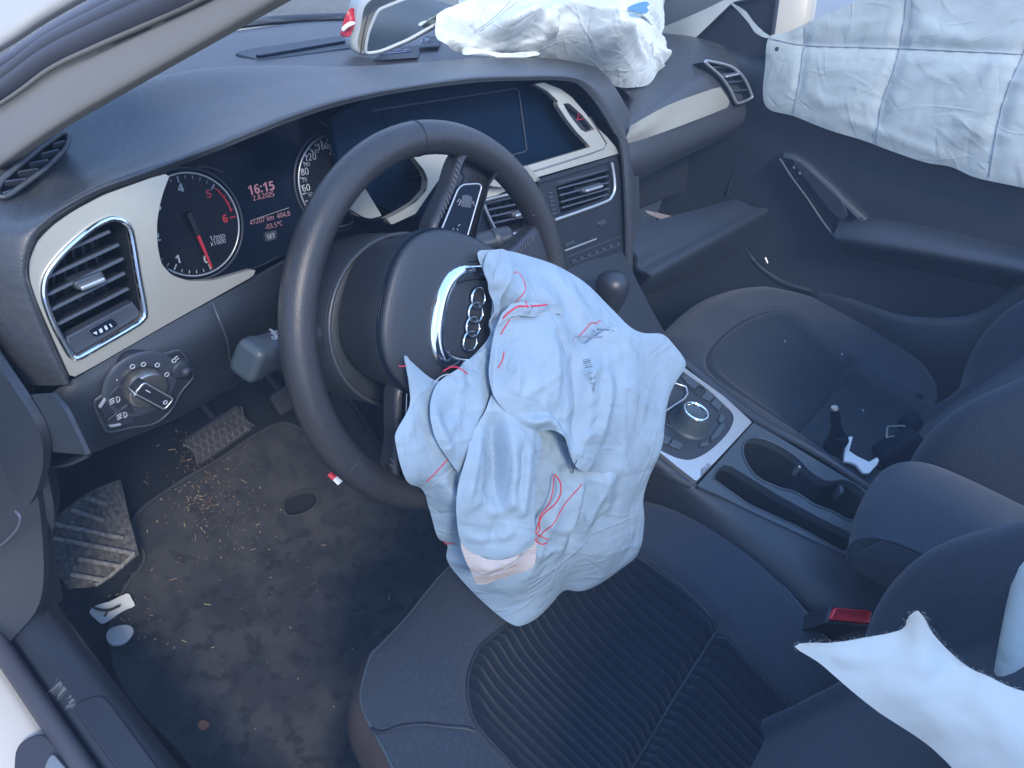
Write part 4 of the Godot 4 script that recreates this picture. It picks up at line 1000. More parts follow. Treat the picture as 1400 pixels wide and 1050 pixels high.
func light_switch(d: Node3D) -> void:
	var f := Transform3D(V(1, 0, 0), V(0, .9998, -.02), V(0, .02, .9998), V(-.62, .6, -.104))
	var out := curve([Q(-.0433, .0037), Q(-.0374, .0088), Q(-.0261, .0165), Q(-.0204, .0275), Q(-.015, .0329), Q(-.0083, .035), Q(.0014, .0331), Q(.0139, .0272), Q(.0263, .0258), Q(.031, .0217), Q(.0369, .0039), Q(.0382, -.0036), Q(.0356, -.0088), Q(.0246, -.018), Q(.0174, -.0289), Q(.0086, -.0359), Q(-.0007, -.0384), Q(-.0106, -.0363), Q(-.02, -.0329), Q(-.0362, -.0289), Q(-.0401, -.0213)], 4, true)
	var s := part("light_switch", prism(out, f, -0.012, 0.004, 0.002), M.dark_plastic, d)
	s.set_meta("label", "headlight switch with round knob on the lower dashboard")
	part("switch_rim", tube(lift(out, f, 0.003), 0.0012, 8, true), M.slat_plastic, s)
	var k: Vector2 = [Q(-.0056, .0051)][0]
	part("knob_dish", lathe([Q(.031, .004), Q(.028, .0065), Q(.019, .005), Q(.0175, .0042)], f * Transform3D(Basis(), V(k.x - .001, k.y + .001, 0)), 40), M.slat_plastic, s)
	part("knob", lathe([Q(.0165, .004), Q(.0168, .008), Q(.0160, .0135), Q(.0145, .0150), Q(0, .0152)], f * Transform3D(Basis(), V(k.x, k.y, 0)), 40), M.steel, s)
	var turn := f * Transform3D(Basis(V(0, 0, 1), deg_to_rad(-52.0)), V(k.x, k.y, 0))
	part("knob_grip", prism(fillet(box2(.034, .011), .003), turn, 0.013, 0.023, 0.002), M.dark_plastic, s)
	part("grip_edge", tube(lift(fillet(box2(.034, .011), .003), turn, 0.0225), 0.0008, 6, true), M.silver, s)
	part("grip_edge", box(V(.032, .0035, .010), .0012, turn * Transform3D(Basis(), V(0, -.006, 0.0172))), M.chrome, s)
	part("knob_mark", box(V(.005, .0008, .0006), .0001, turn * Transform3D(Basis(), V(-.009, .001, .0232))), M.print_white, s)
	part("knob_mark", tube(lift(circle(Q(.012, .0), .0016, 12), turn, .0232), .0004, 5, true), M.print_white, s)
	part("fog_button", prism(fillet([Q(-.041, .0002), Q(-.0343, .0072), Q(-.0252, .0145), Q(-.0197, .0127), Q(-.0198, -.0036), Q(-.0338, -.0109), Q(-.0385, -.0116)], .002), f, 0.003, 0.0062, 0.001), M.plastic, s)
	part("fog_button", prism(fillet([Q(-.0382, -.0132), Q(-.0334, -.0119), Q(-.0196, -.006), Q(-.015, -.0198), Q(-.0191, -.0271), Q(-.0358, -.0237)], .002), f, 0.003, 0.0062, 0.001), M.plastic, s)
	part("button_lamp", prism(fillet([Q(-.0423, .0022), Q(-.0362, .0087), Q(-.0355, .0062), Q(-.041, .0001)], .001), f, 0.0055, 0.0072, 0.0005), M.print_grey, s)
	part("button_lamp", prism(fillet([Q(-.0379, -.0188), Q(-.0284, -.0216), Q(-.0287, -.0237), Q(-.0371, -.0215)], .001), f, 0.0055, 0.0072, 0.0005), M.print_grey, s)
	for a in [[Q(-.0292, .0023)][0], [Q(-.0261, -.0151)][0]]:
		part("lamp_symbol", tube(lift(range(9).map(func(i): return a + Q(.0012 + .0024 * sin(PI * i / 8), .0028 * cos(PI * i / 8))), f, 0.0064), .00035, 5, true), M.print_white, s)
		for j in 3: part("lamp_symbol", tube(lift([a + Q(-.0045, -.002 + .002 * j), a + Q(-.0005, -.0012 + .002 * j)], f, 0.0064), .00035, 5), M.print_white, s)
	part("dimmer_wheel", lathe([Q(.0085, .004), Q(.0085, .008), Q(.0065, .0095), Q(0, .0095)], f * Transform3D(Basis(), V(.0259, .0088, 0)), 24), M.plastic, s)
	part("dimmer_wheel", lathe([Q(.0045, .008), Q(.0045, .0125), Q(0, .013)], f * Transform3D(Basis(), V(.0289, .0067, 0)), 24), M.plastic, s)
	for p in [Q(.0142, .0083), Q(.0218, .0192), Q(-.0116, .0277), Q(-.003, .0261), Q(.0077, .0208)]:
		part("switch_symbol", tube(lift(circle(p, .0018, 10), f, 0.0062), .0004, 5, true), M.print_white, s)
	for q in [[Q(.0154, .0182), Q(.0186, .0183)], [Q(.0233, .0208), Q(.0259, .0212)], [Q(.025, .0186), Q(.0269, .0185)], [Q(.0133, .0057), Q(.0135, .0025)]]:
		part("switch_symbol", tube(lift(q, f, 0.0048), .0004, 5), M.print_white, s)

# ---------------------------------------------------------------- steering wheel and column
func steering() -> void:
	var f := Transform3D(V(1, 0, 0), V(0, .9073, -.4204), V(0, .4204, .9073), V(-.37, .628, 0))
	var w := thing("steering_wheel", "black leather steering wheel turned a third to the left with burst hub", "steering wheel")
	part("rim", tube(lift(circle(Q(0, 0), .1715, 96), f, 0.0), .0152, 20, true), M.leather, w)
	for a in [90.0, 207.0, 330.0, 310.0]:
		var c := Q(cos(deg_to_rad(a)), sin(deg_to_rad(a)))
		var ring := []
		for k in 24: ring.append(f * V(c.x * (.1715 + .0152 * cos(TAU * k / 24)), c.y * (.1715 + .0152 * cos(TAU * k / 24)), .0152 * sin(TAU * k / 24)))
		part("rim_seam", tube(ring, .0008, 6, true), M.dark_plastic, w)
	var mirror := func(p: Array) -> Array:                            # about the wheel's own upright, which leans 58.5 degrees to the left
		return p.map(func(q): return Q(cos(deg_to_rad(297.0)) * q.x + sin(deg_to_rad(297.0)) * q.y, sin(deg_to_rad(297.0)) * q.x - cos(deg_to_rad(297.0)) * q.y))
	var arc := func(r: float, a0: float, a1: float, n: int) -> Array:
		return range(n + 1).map(func(i): return Q(cos(deg_to_rad(lerpf(a0, a1, float(i) / n))), sin(deg_to_rad(lerpf(a0, a1, float(i) / n)))) * r)
	var upper: Array = arc.call(.164, 71, 44, 6) + [Q(.112, .120), Q(.095, .122), Q(.084, .116), Q(.052, .069), Q(.03, .04), Q(-.02, .06), Q(-.005, .097), Q(.026, .125), Q(.041, .145)]
	for s in [upper, mirror.call(upper)]:
		part("spoke", prism(fillet(s, .006, 3), f, -.012, .007, .006), M.leather_dark, w)
	part("spoke", prism(arc.call(.164, 24, -87, 16) + arc.call(.07, -87, 32, 10) + [Q(.094, .047), Q(.108, .050), Q(.128, .057), Q(.140, .061)], f, -.012, .006, .006), M.leather_dark, w)
	# the seam threads beside the openings
	var sew := func(line: Array, out: Vector2) -> void:
		var pts := even(curve(line, 6), .0052, false)
		for i in range(1, pts.size() - 1):
			var q: Vector2 = pts[i]
			var t: Vector2 = (pts[i + 1] - pts[i - 1]).normalized()
			var n := Q(-t.y, t.x) * signf(out.dot(Q(-t.y, t.x)))
			part("stitch", tube(lift([q - t * .0016, q + n * .0045 + t * .001], f, .0078), .0007, 5), M.thread, w)
	var left := [Q(.043, .150), Q(.031, .132), Q(.017, .115), Q(.001, .100)]
	sew.call(left, Q(1, -.6)); sew.call(mirror.call(left), Q(-1, -.6))
	sew.call([Q(.104, .126), Q(.119, .113), Q(.131, .093), Q(.141, .068)], Q(1, 1))
	sew.call([Q(.137, .055), Q(.118, .048), Q(.094, .042)], Q(.3, -1))
	part("spoke_crease", tube(lift(curve([Q(.050, .142), Q(.043, .135), Q(.046, .130), Q(.038, .122), Q(.024, .102)], 5), f, .0072), .0009, 6), M.gloss_black, w)
	# switch panels on the two arms
	for k in 2:
		var b: Array = fillet([Q(-.001, .0872), Q(.0329, .1217), Q(.0406, .1237), Q(.0607, .1209), Q(.0654, .118), Q(.0318, .0742)], .004)
		if k: b = mirror.call(b)
		var p := part("button_panel", prism(b, f, .004, .0098, .001), M.gloss_black, w)
		part("panel_frame", tube(lift(b, f, .0098), .0009, 6, true), M.silver, p)
		var key: Array = fillet([Q(.036, .1143), Q(.0431, .1137), Q(.0484, .11), Q(.0438, .1004), Q(.0314, .1043), Q(.0322, .1075)], .001)
		part("button", prism(mirror.call(key) if k else key, f, .0095, .0112, .0006), M.slat_plastic, p)
		for line in [[Q(.0277, .1098), Q(.0313, .1118), Q(.0329, .1101), Q(.0288, .1062)], [Q(.0168, .0874), Q(.0142, .0852), Q(.0175, .0824), Q(.0216, .0828), Q(.0215, .0863)], [Q(.023, .0881), Q(.0263, .0888)], [Q(.047, .1047), Q(.0495, .1063), Q(.0495, .1021)]]:
			part("button_symbol", tube(lift(mirror.call(line) if k else line, f, .0102), .0004, 5), M.print_grey, p)
	# hub: side shell and airbag cover
	var up := deg_to_rad(148.5)
	var shape := func(scale_: float, h: float) -> Array:
		return range(72).map(func(i):
			var a: float = TAU * i / 72
			var r := pow(pow(absf(cos(a)) / .100, 2.6) + pow(absf(sin(a)) / .083, 2.6), -1.0 / 2.6) * scale_
			return f * V(cos(a + up) * r, sin(a + up) * r, h))
	var shell := Shape.new()
	shell.grid([shape.call(.7, -.066), shape.call(.84, -.064), shape.call(.88, -.056), shape.call(.92, -.035), shape.call(.975, -.008), shape.call(1.0, .0095), shape.call(.985, .0125), shape.call(.96, .0125)], true)
	part("hub_shell", shell.mesh(), M.plastic, w)
	var cover := Shape.new()
	var rows := []
	for q in [[.972, .010], [.980, .0150], [.972, .0178], [.945, .0198], [.88, .0220], [.78, .0238], [.62, .0252], [.4, .0260], [.15, .0263]]: rows.append(shape.call(q[0], q[1]))
	cover.grid(rows, true); cover.fan(rows[-1])
	part("airbag_cover", cover.mesh(), M.plastic, w)
	part("cover_seam", tube(shape.call(.986, .0118), .0014, 8, true), M.gloss_black, w)
	var path: Array = even(curve([Q(.0365, .0409), Q(.0168, .0468), Q(.0001, .0491), Q(-.0147, .0455), Q(-.0271, .0353), Q(-.0369, .0202), Q(-.0441, .0044), Q(-.0457, -.0121), Q(-.0392, -.0239), Q(-.0268, -.0336), Q(-.0083, -.0421), Q(.0225, -.0499), Q(.0509, -.0476), Q(.0673, -.0245), Q(.0712, .0064), Q(.0601, .0279)], 6, true), .003)
	var wide := path.map(func(q): return .0086 if q.x < .0 else .005)
	wide = range(path.size()).map(func(i): return (wide[posmod(i - 4, path.size())] + wide[posmod(i - 2, path.size())] + wide[i] + wide[(i + 2) % path.size()] + wide[(i + 4) % path.size()]) / 5.0)
	part("emblem_frame", tube(lift(path, f, .0262), wide, 12, true, .55, f.basis.z), M.chrome, w)
	part("frame_groove", tube(lift(inset(path, .0085), f, .0254), .0009, 6, true), M.gloss_black, w)
	part("frame_groove", tube(lift(inset(path, -.0082), f, .0240), .0009, 6, true), M.gloss_black, w)
	var k := 0
	for q in [Q(.0154, .0202), Q(.0083, .0078), Q(.0012, -.0044), Q(-.006, -.0166)]:
		part("emblem_ring", tube(range(40).map(func(i):
			var a: float = TAU * i / 40
			return f * V(q.x + cos(a) * .0094, q.y + sin(a) * .0094, .0280 + .0004 * sin(a * 1.0 + k * 2.0))), .00145, 8, true), M.chrome, w)
		part("ring_groove", tube(lift(circle(q, .0108, 40), f, .0264), .0008, 6, true), M.gloss_black, w)
		k += 1
	# column
	var c := thing("steering_column", "dark steering column cover with turn signal and wiper stalks", "steering column")
	var sh := Shape.new()
	rows = []
	for q in [[.08, -.0665], [.092, -.067], [.098, -.073], [.0975, -.09], [.098, -.12], [.09, -.17], [.085, -.24]]:
		rows.append(range(48).map(func(i): return f * V(cos(TAU * i / 48) * q[0], sin(TAU * i / 48) * q[0] * .92 - .004, q[1])))
	sh.grid(rows, true); sh.fan(rows[0])
	part("column_cover", sh.mesh(), M.plastic, c)
	part("cover_lip", tube(range(48).map(func(i): return f * V(cos(TAU * i / 48) * .0955, sin(TAU * i / 48) * .0885 - .004, -.0675)), .0022, 8, true), M.slat_plastic, c)
	var a0: Vector3 = V(-.5493, .6191, -.065)
	var a1: Vector3 = V(-.4497, .5918, -.095)
	var t := facing((a0 + a1) / 2, a0 - a1, V(.25, .95, .2))
	var st := part("indicator_stalk", box(V(.027, .034, a0.distance_to(a1)), .007, t), M.slat_plastic, c)
	part("stalk_cap", box(V(.0285, .0355, .016), .006, t * Transform3D(Basis(), V(0, 0, a0.distance_to(a1) / 2))), M.console_plastic, st)
	for i in 5:
		text(st, "stalk_text", ["0", "SET", "CANCEL", "RES", "ON"][i], t * Transform3D(Basis(V(1, 0, 0), -PI / 2) * Basis(V(0, 0, 1), PI / 2), V(-.009 + .0045 * i, .0172, a0.distance_to(a1) / 2 - .030)), Q(0, 0), 0.0, .0055, M.print_white)
	var b0: Vector3 = V(-.2321, .6661, -.045)
	var b1: Vector3 = V(-.3035, .6507, -.075)
	t = facing((b0 + b1) / 2, b0 - b1, V(0, 1, .3))
	var ws := part("wiper_stalk", box(V(.022, .02, b0.distance_to(b1)), .006, t), M.slat_plastic, c)
	part("stalk_ring", lathe([Q(.0115, -.004), Q(.0135, 0), Q(.0115, .004)], t * Transform3D(Basis(), V(0, 0, b0.distance_to(b1) / 2 - .02)), 20), M.console_plastic, ws)

# ---------------------------------------------------------------- centre console
func console() -> void:
	var f := Transform3D(V(1, 0, 0), V(0, .0995, -.995), V(0, .995, .0995), V(.01, .39, .215))
	var c := thing("centre_console", "dark centre console with silver trim, control knob and cup holders", "centre console")
	var tray: Array = fillet([Q(-.0686, -.0164), Q(-.0442, -.0119), Q(-.0277, -.0142), Q(-.0216, -.0219), Q(-.0114, -.0984), Q(.0002, -.1505), Q(.0143, -.1962), Q(.0092, -.2011), Q(-.0257, -.1993), Q(-.0305, -.1926), Q(-.0434, -.1361), Q(-.0669, -.0717)], .003)
	var cups: Array = curve([Q(.0221, -.0198), Q(.0427, -.0135), Q(.0612, -.0159), Q(.0747, -.0272), Q(.0843, -.0465), Q(.0877, -.0683), Q(.0848, -.0889), Q(.0781, -.1046), Q(.0777, -.1212), Q(.0848, -.1348), Q(.108, -.1487), Q(.1149, -.1706), Q(.1071, -.1913), Q(.0882, -.2028), Q(.0625, -.1988), Q(.0352, -.1838), Q(.0277, -.1579), Q(.0167, -.1354), Q(.0151, -.1089), Q(.0012, -.0873), Q(-.0081, -.0579), Q(.0045, -.0342)], 4, true)
	var top: Array = [Q(-.0987, -.0081), Q(.0974, -.0028), Q(.1039, -.0404), Q(.1103, -.0968), Q(.1171, -.1537), Q(.131, -.2111), Q(.1343, -.2447), Q(.1334, -.3041), Q(.0763, -.3464), Q(-.0354, -.332), Q(-.0304, -.2951), Q(-.0044, -.2726), Q(-.0263, -.2087), Q(-.043, -.1669), Q(-.0698, -.0919), Q(-.0867, -.0385)]
	part("console_top", plate(top, [tray, cups], f, -.012, 0.0, .007), M.console_plastic, c)
	var well := func(o: Array, deep: float, m: Material) -> MeshInstance3D:
		var s := Shape.new()
		var wall := inset(even(o, .004), -.0008)
		var lo := lift(inset(wall, .004), f, -deep)
		s.grid([lift(wall, f, -.0125), lift(wall, f, -deep * .5), lo], true)
		s.poly(inset(even(o, .004), .003), f, -deep)
		return part("well", s.mesh(), m, c)
	well.call(tray, .06, M.dark_plastic)
	var cup: MeshInstance3D = well.call(cups, .075, M.dark_plastic)
	part("cup_rim", tube(lift(even(cups, .004), f, .0006), .0016, 8, true), M.console_plastic, cup)
	part("cup_rim", tube(lift(even(tray, .004), f, .0004), .0012, 8, true), M.console_plastic, c)
	for q in [Q(.0896, -.09), Q(.0974, -.1539)]:
		part("cup_clip", box(V(.016, .008, .02), .003, f * Transform3D(Basis(V(0, 0, 1), .5), V(q.x, q.y, -.016))), M.silver if q.y > -.12 else M.slat_plastic, cup)
	# silver trim round the control panel
	var inner: Array = [Q(.0755, .2204), Q(.1117, .1774), Q(.0983, .1296), Q(.0961, .083), Q(.0872, .0463), Q(.0822, .0308), Q(.0697, .0207), Q(.0428, .0137), Q(.0085, .0112), Q(-.0293, .0124), Q(-.0533, .0164), Q(-.0707, .0224), Q(-.0828, .0359), Q(-.0895, .0537), Q(-.0929, .0725), Q(-.0923, .1105), Q(-.0891, .1513), Q(-.0165, .2155)]
	part("silver_trim", plate([Q(.116, .2621), Q(.1259, .1859), Q(.1092, .133), Q(.1053, .0555), Q(.0908, -.0011), Q(-.0099, -.0031), Q(-.0972, -.0041), Q(-.0963, .0281), Q(-.0939, .0633), Q(-.101, .1047), Q(-.1097, .1565), Q(-.0377, .2287)], [curve(inner, 3, true)], f, -.006, .004, .005), M.silver)
	part("control_panel", plate(curve(inner, 3, true), [], f, -.004, .0015, .008), M.gloss_panel, c)
	var knob := part("control_knob", lathe([Q(.031, .001), Q(.0305, .006), Q(.0255, .007), Q(.025, .019), Q(.0215, .022), Q(.021, .028), Q(.0195, .0305), Q(.0165, .0305), Q(.0145, .0275), Q(0, .027)], f * Transform3D(Basis(), V(-.0051, .0596, 0)), 40), M.console_plastic, c)
	part("knob_ring", lathe([Q(.0196, .0298), Q(.0185, .0318), Q(.0162, .0318), Q(.0148, .0288)], f * Transform3D(Basis(), V(-.0051, .0596, 0)), 40), M.chrome, knob)
	for q in [[Q(.0841, .1238), Q(.0972, .1215), Q(.0934, .096), Q(.0778, .0942), Q(.0773, .1103)], [Q(.0746, .1061), Q(.0757, .0917), Q(.094, .0936), Q(.092, .083), Q(.0689, .0826)], [Q(.0691, .0787), Q(.0927, .0807), Q(.0892, .0654), Q(.0728, .0647)], [Q(.0691, .0615), Q(.0899, .0631), Q(.0848, .0472), Q(.0655, .0451)], [Q(.0359, .0286), Q(.0483, .0273), Q(.0414, .0212), Q(.0104, .0179), Q(-.0072, .0199), Q(-.0012, .0243)], [Q(-.0249, .0289), Q(-.0112, .0227), Q(-.0171, .0183), Q(-.0267, .0218), Q(-.0313, .0267)], [Q(-.0543, .0581), Q(-.05, .0433), Q(-.0639, .0415), Q(-.0704, .0561)], [Q(-.0587, .073), Q(-.0549, .0603), Q(-.0701, .0575), Q(-.0754, .0679)], [Q(-.0142, .0933), Q(.0015, .0882), Q(-.0349, .072), Q(-.0374, .0807)], [Q(.0625, .0397), Q(.0608, .0298), Q(.0421, .0279), Q(.0443, .0355)]]:
		part("control_button", prism(fillet(q, .0012, 3), f, .001, .0048, .001), M.console_plastic, c)
	part("gate_frame", tube([V(.0102, .4104, .0717), V(.0608, .4088, .087), V(.0748, .4064, .1114), V(.0627, .4054, .1209), V(.0475, .4051, .1241), V(-.0049, .4055, .1205), V(-.0558, .4075, .1004)], .0016, 8), M.silver, c)
	# side walls
	part("side_wall", surface([
		[V(-.105, .44, .0), V(-.098, .405, .1)] + [V(-.0806, .3837, .2176), V(-.0561, .3747, .3074), V(-.0291, .3672, .3825), V(.0074, .3566, .489)] + [V(-.09, .355, .6)],
		[V(-.11, .40, .0), V(-.102, .385, .1), V(-.093, .36, .22), V(-.093, .35, .3), V(-.093, .345, .38), V(-.093, .335, .47), V(-.093, .325, .6)],
		[V(-.11, .2, .0), V(-.105, .2, .1), V(-.096, .2, .22), V(-.096, .2, .3), V(-.096, .2, .38), V(-.096, .2, .47), V(-.096, .2, .6)],
		[V(-.11, .0, .0), V(-.11, .0, .1), V(-.1, .0, .22), V(-.1, .0, .3), V(-.1, .0, .38), V(-.1, .0, .47), V(-.1, .0, .6)]], 5, 5, .004), M.plastic)
	part("console_shoulder", surface([
		[V(-.0928, .4017, .0574), V(-.084, .3965, .1094), V(-.0767, .3924, .151), V(-.0792, .3888, .1864), V(-.0797, .3857, .2175)],
		[V(-.1071, .397, .0649), V(-.0991, .3919, .1156), V(-.0932, .3881, .154), V(-.0941, .3846, .1883), V(-.0897, .3818, .2164)],
		[V(-.1129, .3782, .0721), V(-.1028, .3734, .1192), V(-.0975, .3697, .1571), V(-.0944, .367, .1833), V(-.0868, .3646, .2077)],
		[V(-.1156, .3432, .0796), V(-.1043, .3383, .1293), V(-.0966, .3349, .1626), V(-.0872, .3326, .1857), V(-.0684, .3309, .2031)]], 5, 5, .003), M.plastic, c)
	part("side_wall", surface([
		[V(.125, .42, -.08), V(.13, .41, .05), V(.112, .393, .2), V(.128, .385, .32), V(.13, .37, .47), V(.13, .36, .6)],
		[V(.145, .41, -.08), V(.15, .395, .05), V(.14, .375, .2), V(.14, .37, .32), V(.14, .355, .47), V(.14, .35, .6)],
		[V(.15, .2, -.08), V(.15, .2, .05), V(.145, .2, .2), V(.145, .2, .32), V(.145, .2, .47), V(.145, .2, .6)],
		[V(.15, .0, -.08), V(.15, .0, .05), V(.15, .0, .2), V(.15, .0, .32), V(.15, .0, .47), V(.15, .0, .6)]], 5, 5, .004), M.plastic)
	part("console_ramp", surface([
		[V(-.12, .52, -.09), V(0, .53, -.1), V(.14, .52, -.09)],
		[V(-.115, .445, .0), V(0, .45, .0), V(.14, .445, .0)],
		[V(-.10, .385, .1), V(0, .385, .1), V(.13, .385, .1)],
		[V(-.085, .355, .22), V(0, .355, .22), V(.11, .355, .22)]], 5, 5, .006), M.dark_plastic, c)
	# gear lever
	var g := thing("gear_lever", "black gear lever knob standing between airbag and open glovebox", "gear lever")
	var p: Vector3 = V(0, .5286, -.0182)
	part("knob", lathe([Q(0, .033), Q(.012, .032), Q(.021, .026), Q(.025, .015), Q(.0235, .002), Q(.019, -.012), Q(.013, -.024), Q(.011, -.04)], Transform3D(V(1, 0, 0), V(0, -.2, -.98), V(0, .98, -.2), p), 32), M.leather_dark, g)
	part("boot", lathe([Q(.011, -.03), Q(.018, -.05), Q(.03, -.07), Q(.05, -.1)], Transform3D(V(1, 0, 0), V(0, -.2, -.98), V(0, .98, -.2), p), 24), M.leather_dark, g)
	# armrest
	var a := thing("armrest", "dark grey cloth covered armrest behind the cup holders", "armrest")
	part("armrest_lid", surface([
		[V(-0.088, 0.415, 0.417), V(-0.04, 0.417, 0.409), V(0.0212, 0.421, 0.406), V(0.066, 0.417, 0.409), V(0.0948, 0.415, 0.417)],
		[V(-0.092, 0.447, 0.412), V(-0.04, 0.453, 0.4), V(0.0212, 0.457, 0.397), V(0.066, 0.453, 0.4), V(0.098, 0.447, 0.412)],
		[V(-0.092, 0.47, 0.432), V(-0.04, 0.483, 0.424), V(0.0212, 0.487, 0.422), V(0.066, 0.483, 0.424), V(0.098, 0.47, 0.432)],
		[V(-0.09, 0.48, 0.482), V(-0.04, 0.496, 0.482), V(0.0212, 0.501, 0.482), V(0.066, 0.496, 0.482), V(0.09672, 0.48, 0.482)],
		[V(-0.09, 0.485, 0.612), V(-0.04, 0.501, 0.612), V(0.0212, 0.505, 0.612), V(0.066, 0.501, 0.612), V(0.09672, 0.485, 0.612)],
		[V(-0.09, 0.485, 0.752), V(-0.04, 0.501, 0.752), V(0.0212, 0.505, 0.752), V(0.066, 0.501, 0.752), V(0.09672, 0.485, 0.752)]], 6, 6, .003), M.seat_cloth, a)
	part("armrest_side", surface([
		[V(-0.092, 0.47, 0.432), V(-0.09, 0.48, 0.482), V(-0.09, 0.485, 0.612), V(-0.09, 0.485, 0.752)],
		[V(-0.096, 0.445, 0.422), V(-0.097, 0.45, 0.482), V(-0.097, 0.45, 0.612), V(-0.097, 0.45, 0.752)],
		[V(-0.088, 0.415, 0.422), V(-0.088, 0.415, 0.482), V(-0.088, 0.415, 0.612), V(-0.088, 0.415, 0.752)]], 5, 5, .003), M.seat_cloth, a)

# ---------------------------------------------------------------- seats
# a seat cushion through edge and inner points; inner = outline of the sunken middle, seams = [[points], depth, width]
func cushion(seat: Node3D, edge: Array, hold: Array, inner: Array, seams: Array, step: float, roll: float, sink: float, skirt: Material, panel: Material) -> void:
	var flat := func(p): return Q(p.x, -p.z)
	var rim: Array = curve(edge.map(flat), 4, true)
	var c: Array = (edge + hold).map(func(p): return V(p.x, -p.z, p.y))
	var x := plane_fit(c)
	var mid := PackedVector2Array(curve(inner.map(flat), 4, true))
	var lines := seams.map(func(s): return [curve(s[0].map(flat), 4), s[1], s[2]])
	lines.append([Array(mid) + [mid[0]], .008, .011])
	var got := sheet(rim, [Array(mid)], step, 3)
	var fill := sheet(Array(mid), [], step, 4)
	var border := Array(got[2])
	var top := PackedVector3Array()
	var level := func(q: Vector2) -> float:
		var w := plane_at(c, x, q)
		var d := near(q, border, true)
		w -= roll * pow(1.0 - clampf(d / (roll * 2.6), 0.0, 1.0), 2.2)
		if inside(q, mid): w -= sink * smoothstep(0.0, .035, near(q, Array(mid), true))
		for l in lines:
			var e := clampf(1.0 - near(q, l[0]) / l[2], 0.0, 1.0)
			w -= l[1] * e * e * (3.0 - 2.0 * e)
		return w
	for q in got[0]: top.append(V(q.x, level.call(q), -q.y))
	var s := Shape.new()
	s.tris(top, got[1], got[0])
	var o := part("cushion", s.mesh(), M.seat_cloth, seat)
	var low := PackedVector3Array()
	for q in fill[0]: low.append(V(q.x, level.call(q), -q.y))
	var t := Shape.new()
	t.tris(low, fill[1], fill[0])
	part("cushion_insert", t.mesh(), panel, o)
	var n: int = border.size()
	var rows := []
	for q in [[0.0, 0.0], [.006, -.008], [.011, -.026], [.010, -.06], [-.004, -.11], [-.03, -.16], [-.05, -.2]]:
		var ring := inset(border, -q[0] if area2(border) > 0.0 else -q[0])
		rows.append(range(n).map(func(i): return V(ring[i].x, top[i].y + q[1], -ring[i].y)))
	var w := Shape.new()
	w.grid(rows, true)
	part("cushion_side", w.mesh(), skirt, o)
	for l in lines:
		var pts: Array = even(l[0], .006, false)
		part("seam", tube(pts.map(func(q): return V(q.x, level.call(q) + .0006, -q.y)), .0022, 6), M.dark_plastic, o)  # dark tube along each groove stands in for the shade there
	part("piping", tube(range(n).map(func(i): return V(border[i].x, top[i].y, -border[i].y)), .0016, 6, true), M.console_plastic, o)
func backrest(seat: Node3D, xc: float, z0: float, lean: float) -> void:
	var up := V(0, cos(lean), sin(lean))
	var fw := V(0, sin(lean), -cos(lean))
	var o := V(xc, .27, z0)
	var rows := []
	for r in [[-.02, .20, -.08], [.04, .225, -.045], [.1, .248, .005], [.17, .264, .052], [.25, .268, .073], [.34, .258, .062], [.43, .24, .045], [.52, .215, .03], [.58, .19, .01]]:
		var h: float = r[0]
		var w: float = r[1]
		var k: float = r[2]
		rows.append([[-1.0, -.12], [-1.06, -.06], [-1.03, -.01], [-.95, k * .75], [-.82, k], [-.70, k * .72], [-.60, .018], [-.52, .006], [-.25, .004], [0.0, .006], [.25, .004], [.52, .006], [.60, .018], [.70, k * .72], [.82, k], [.95, k * .75], [1.03, -.01], [1.06, -.06], [1.0, -.12]].map(func(q): return o + up * h + V(q[0] * w, 0, 0) + fw * q[1]))
	var b := part("backrest", surface(rows, 6, 6, .004), M.seat_cloth, seat)
	for s in [-1, 1]:
		part("seam", tube(curve(rows.map(func(r): return r[6 if s < 0 else 12] + fw * .002), 5), .0016, 6), M.rib_cloth, b)
		part("seam", tube(curve(rows.map(func(r): return r[3 if s < 0 else 15] + fw * .002), 5), .0014, 6), M.rib_cloth, b)

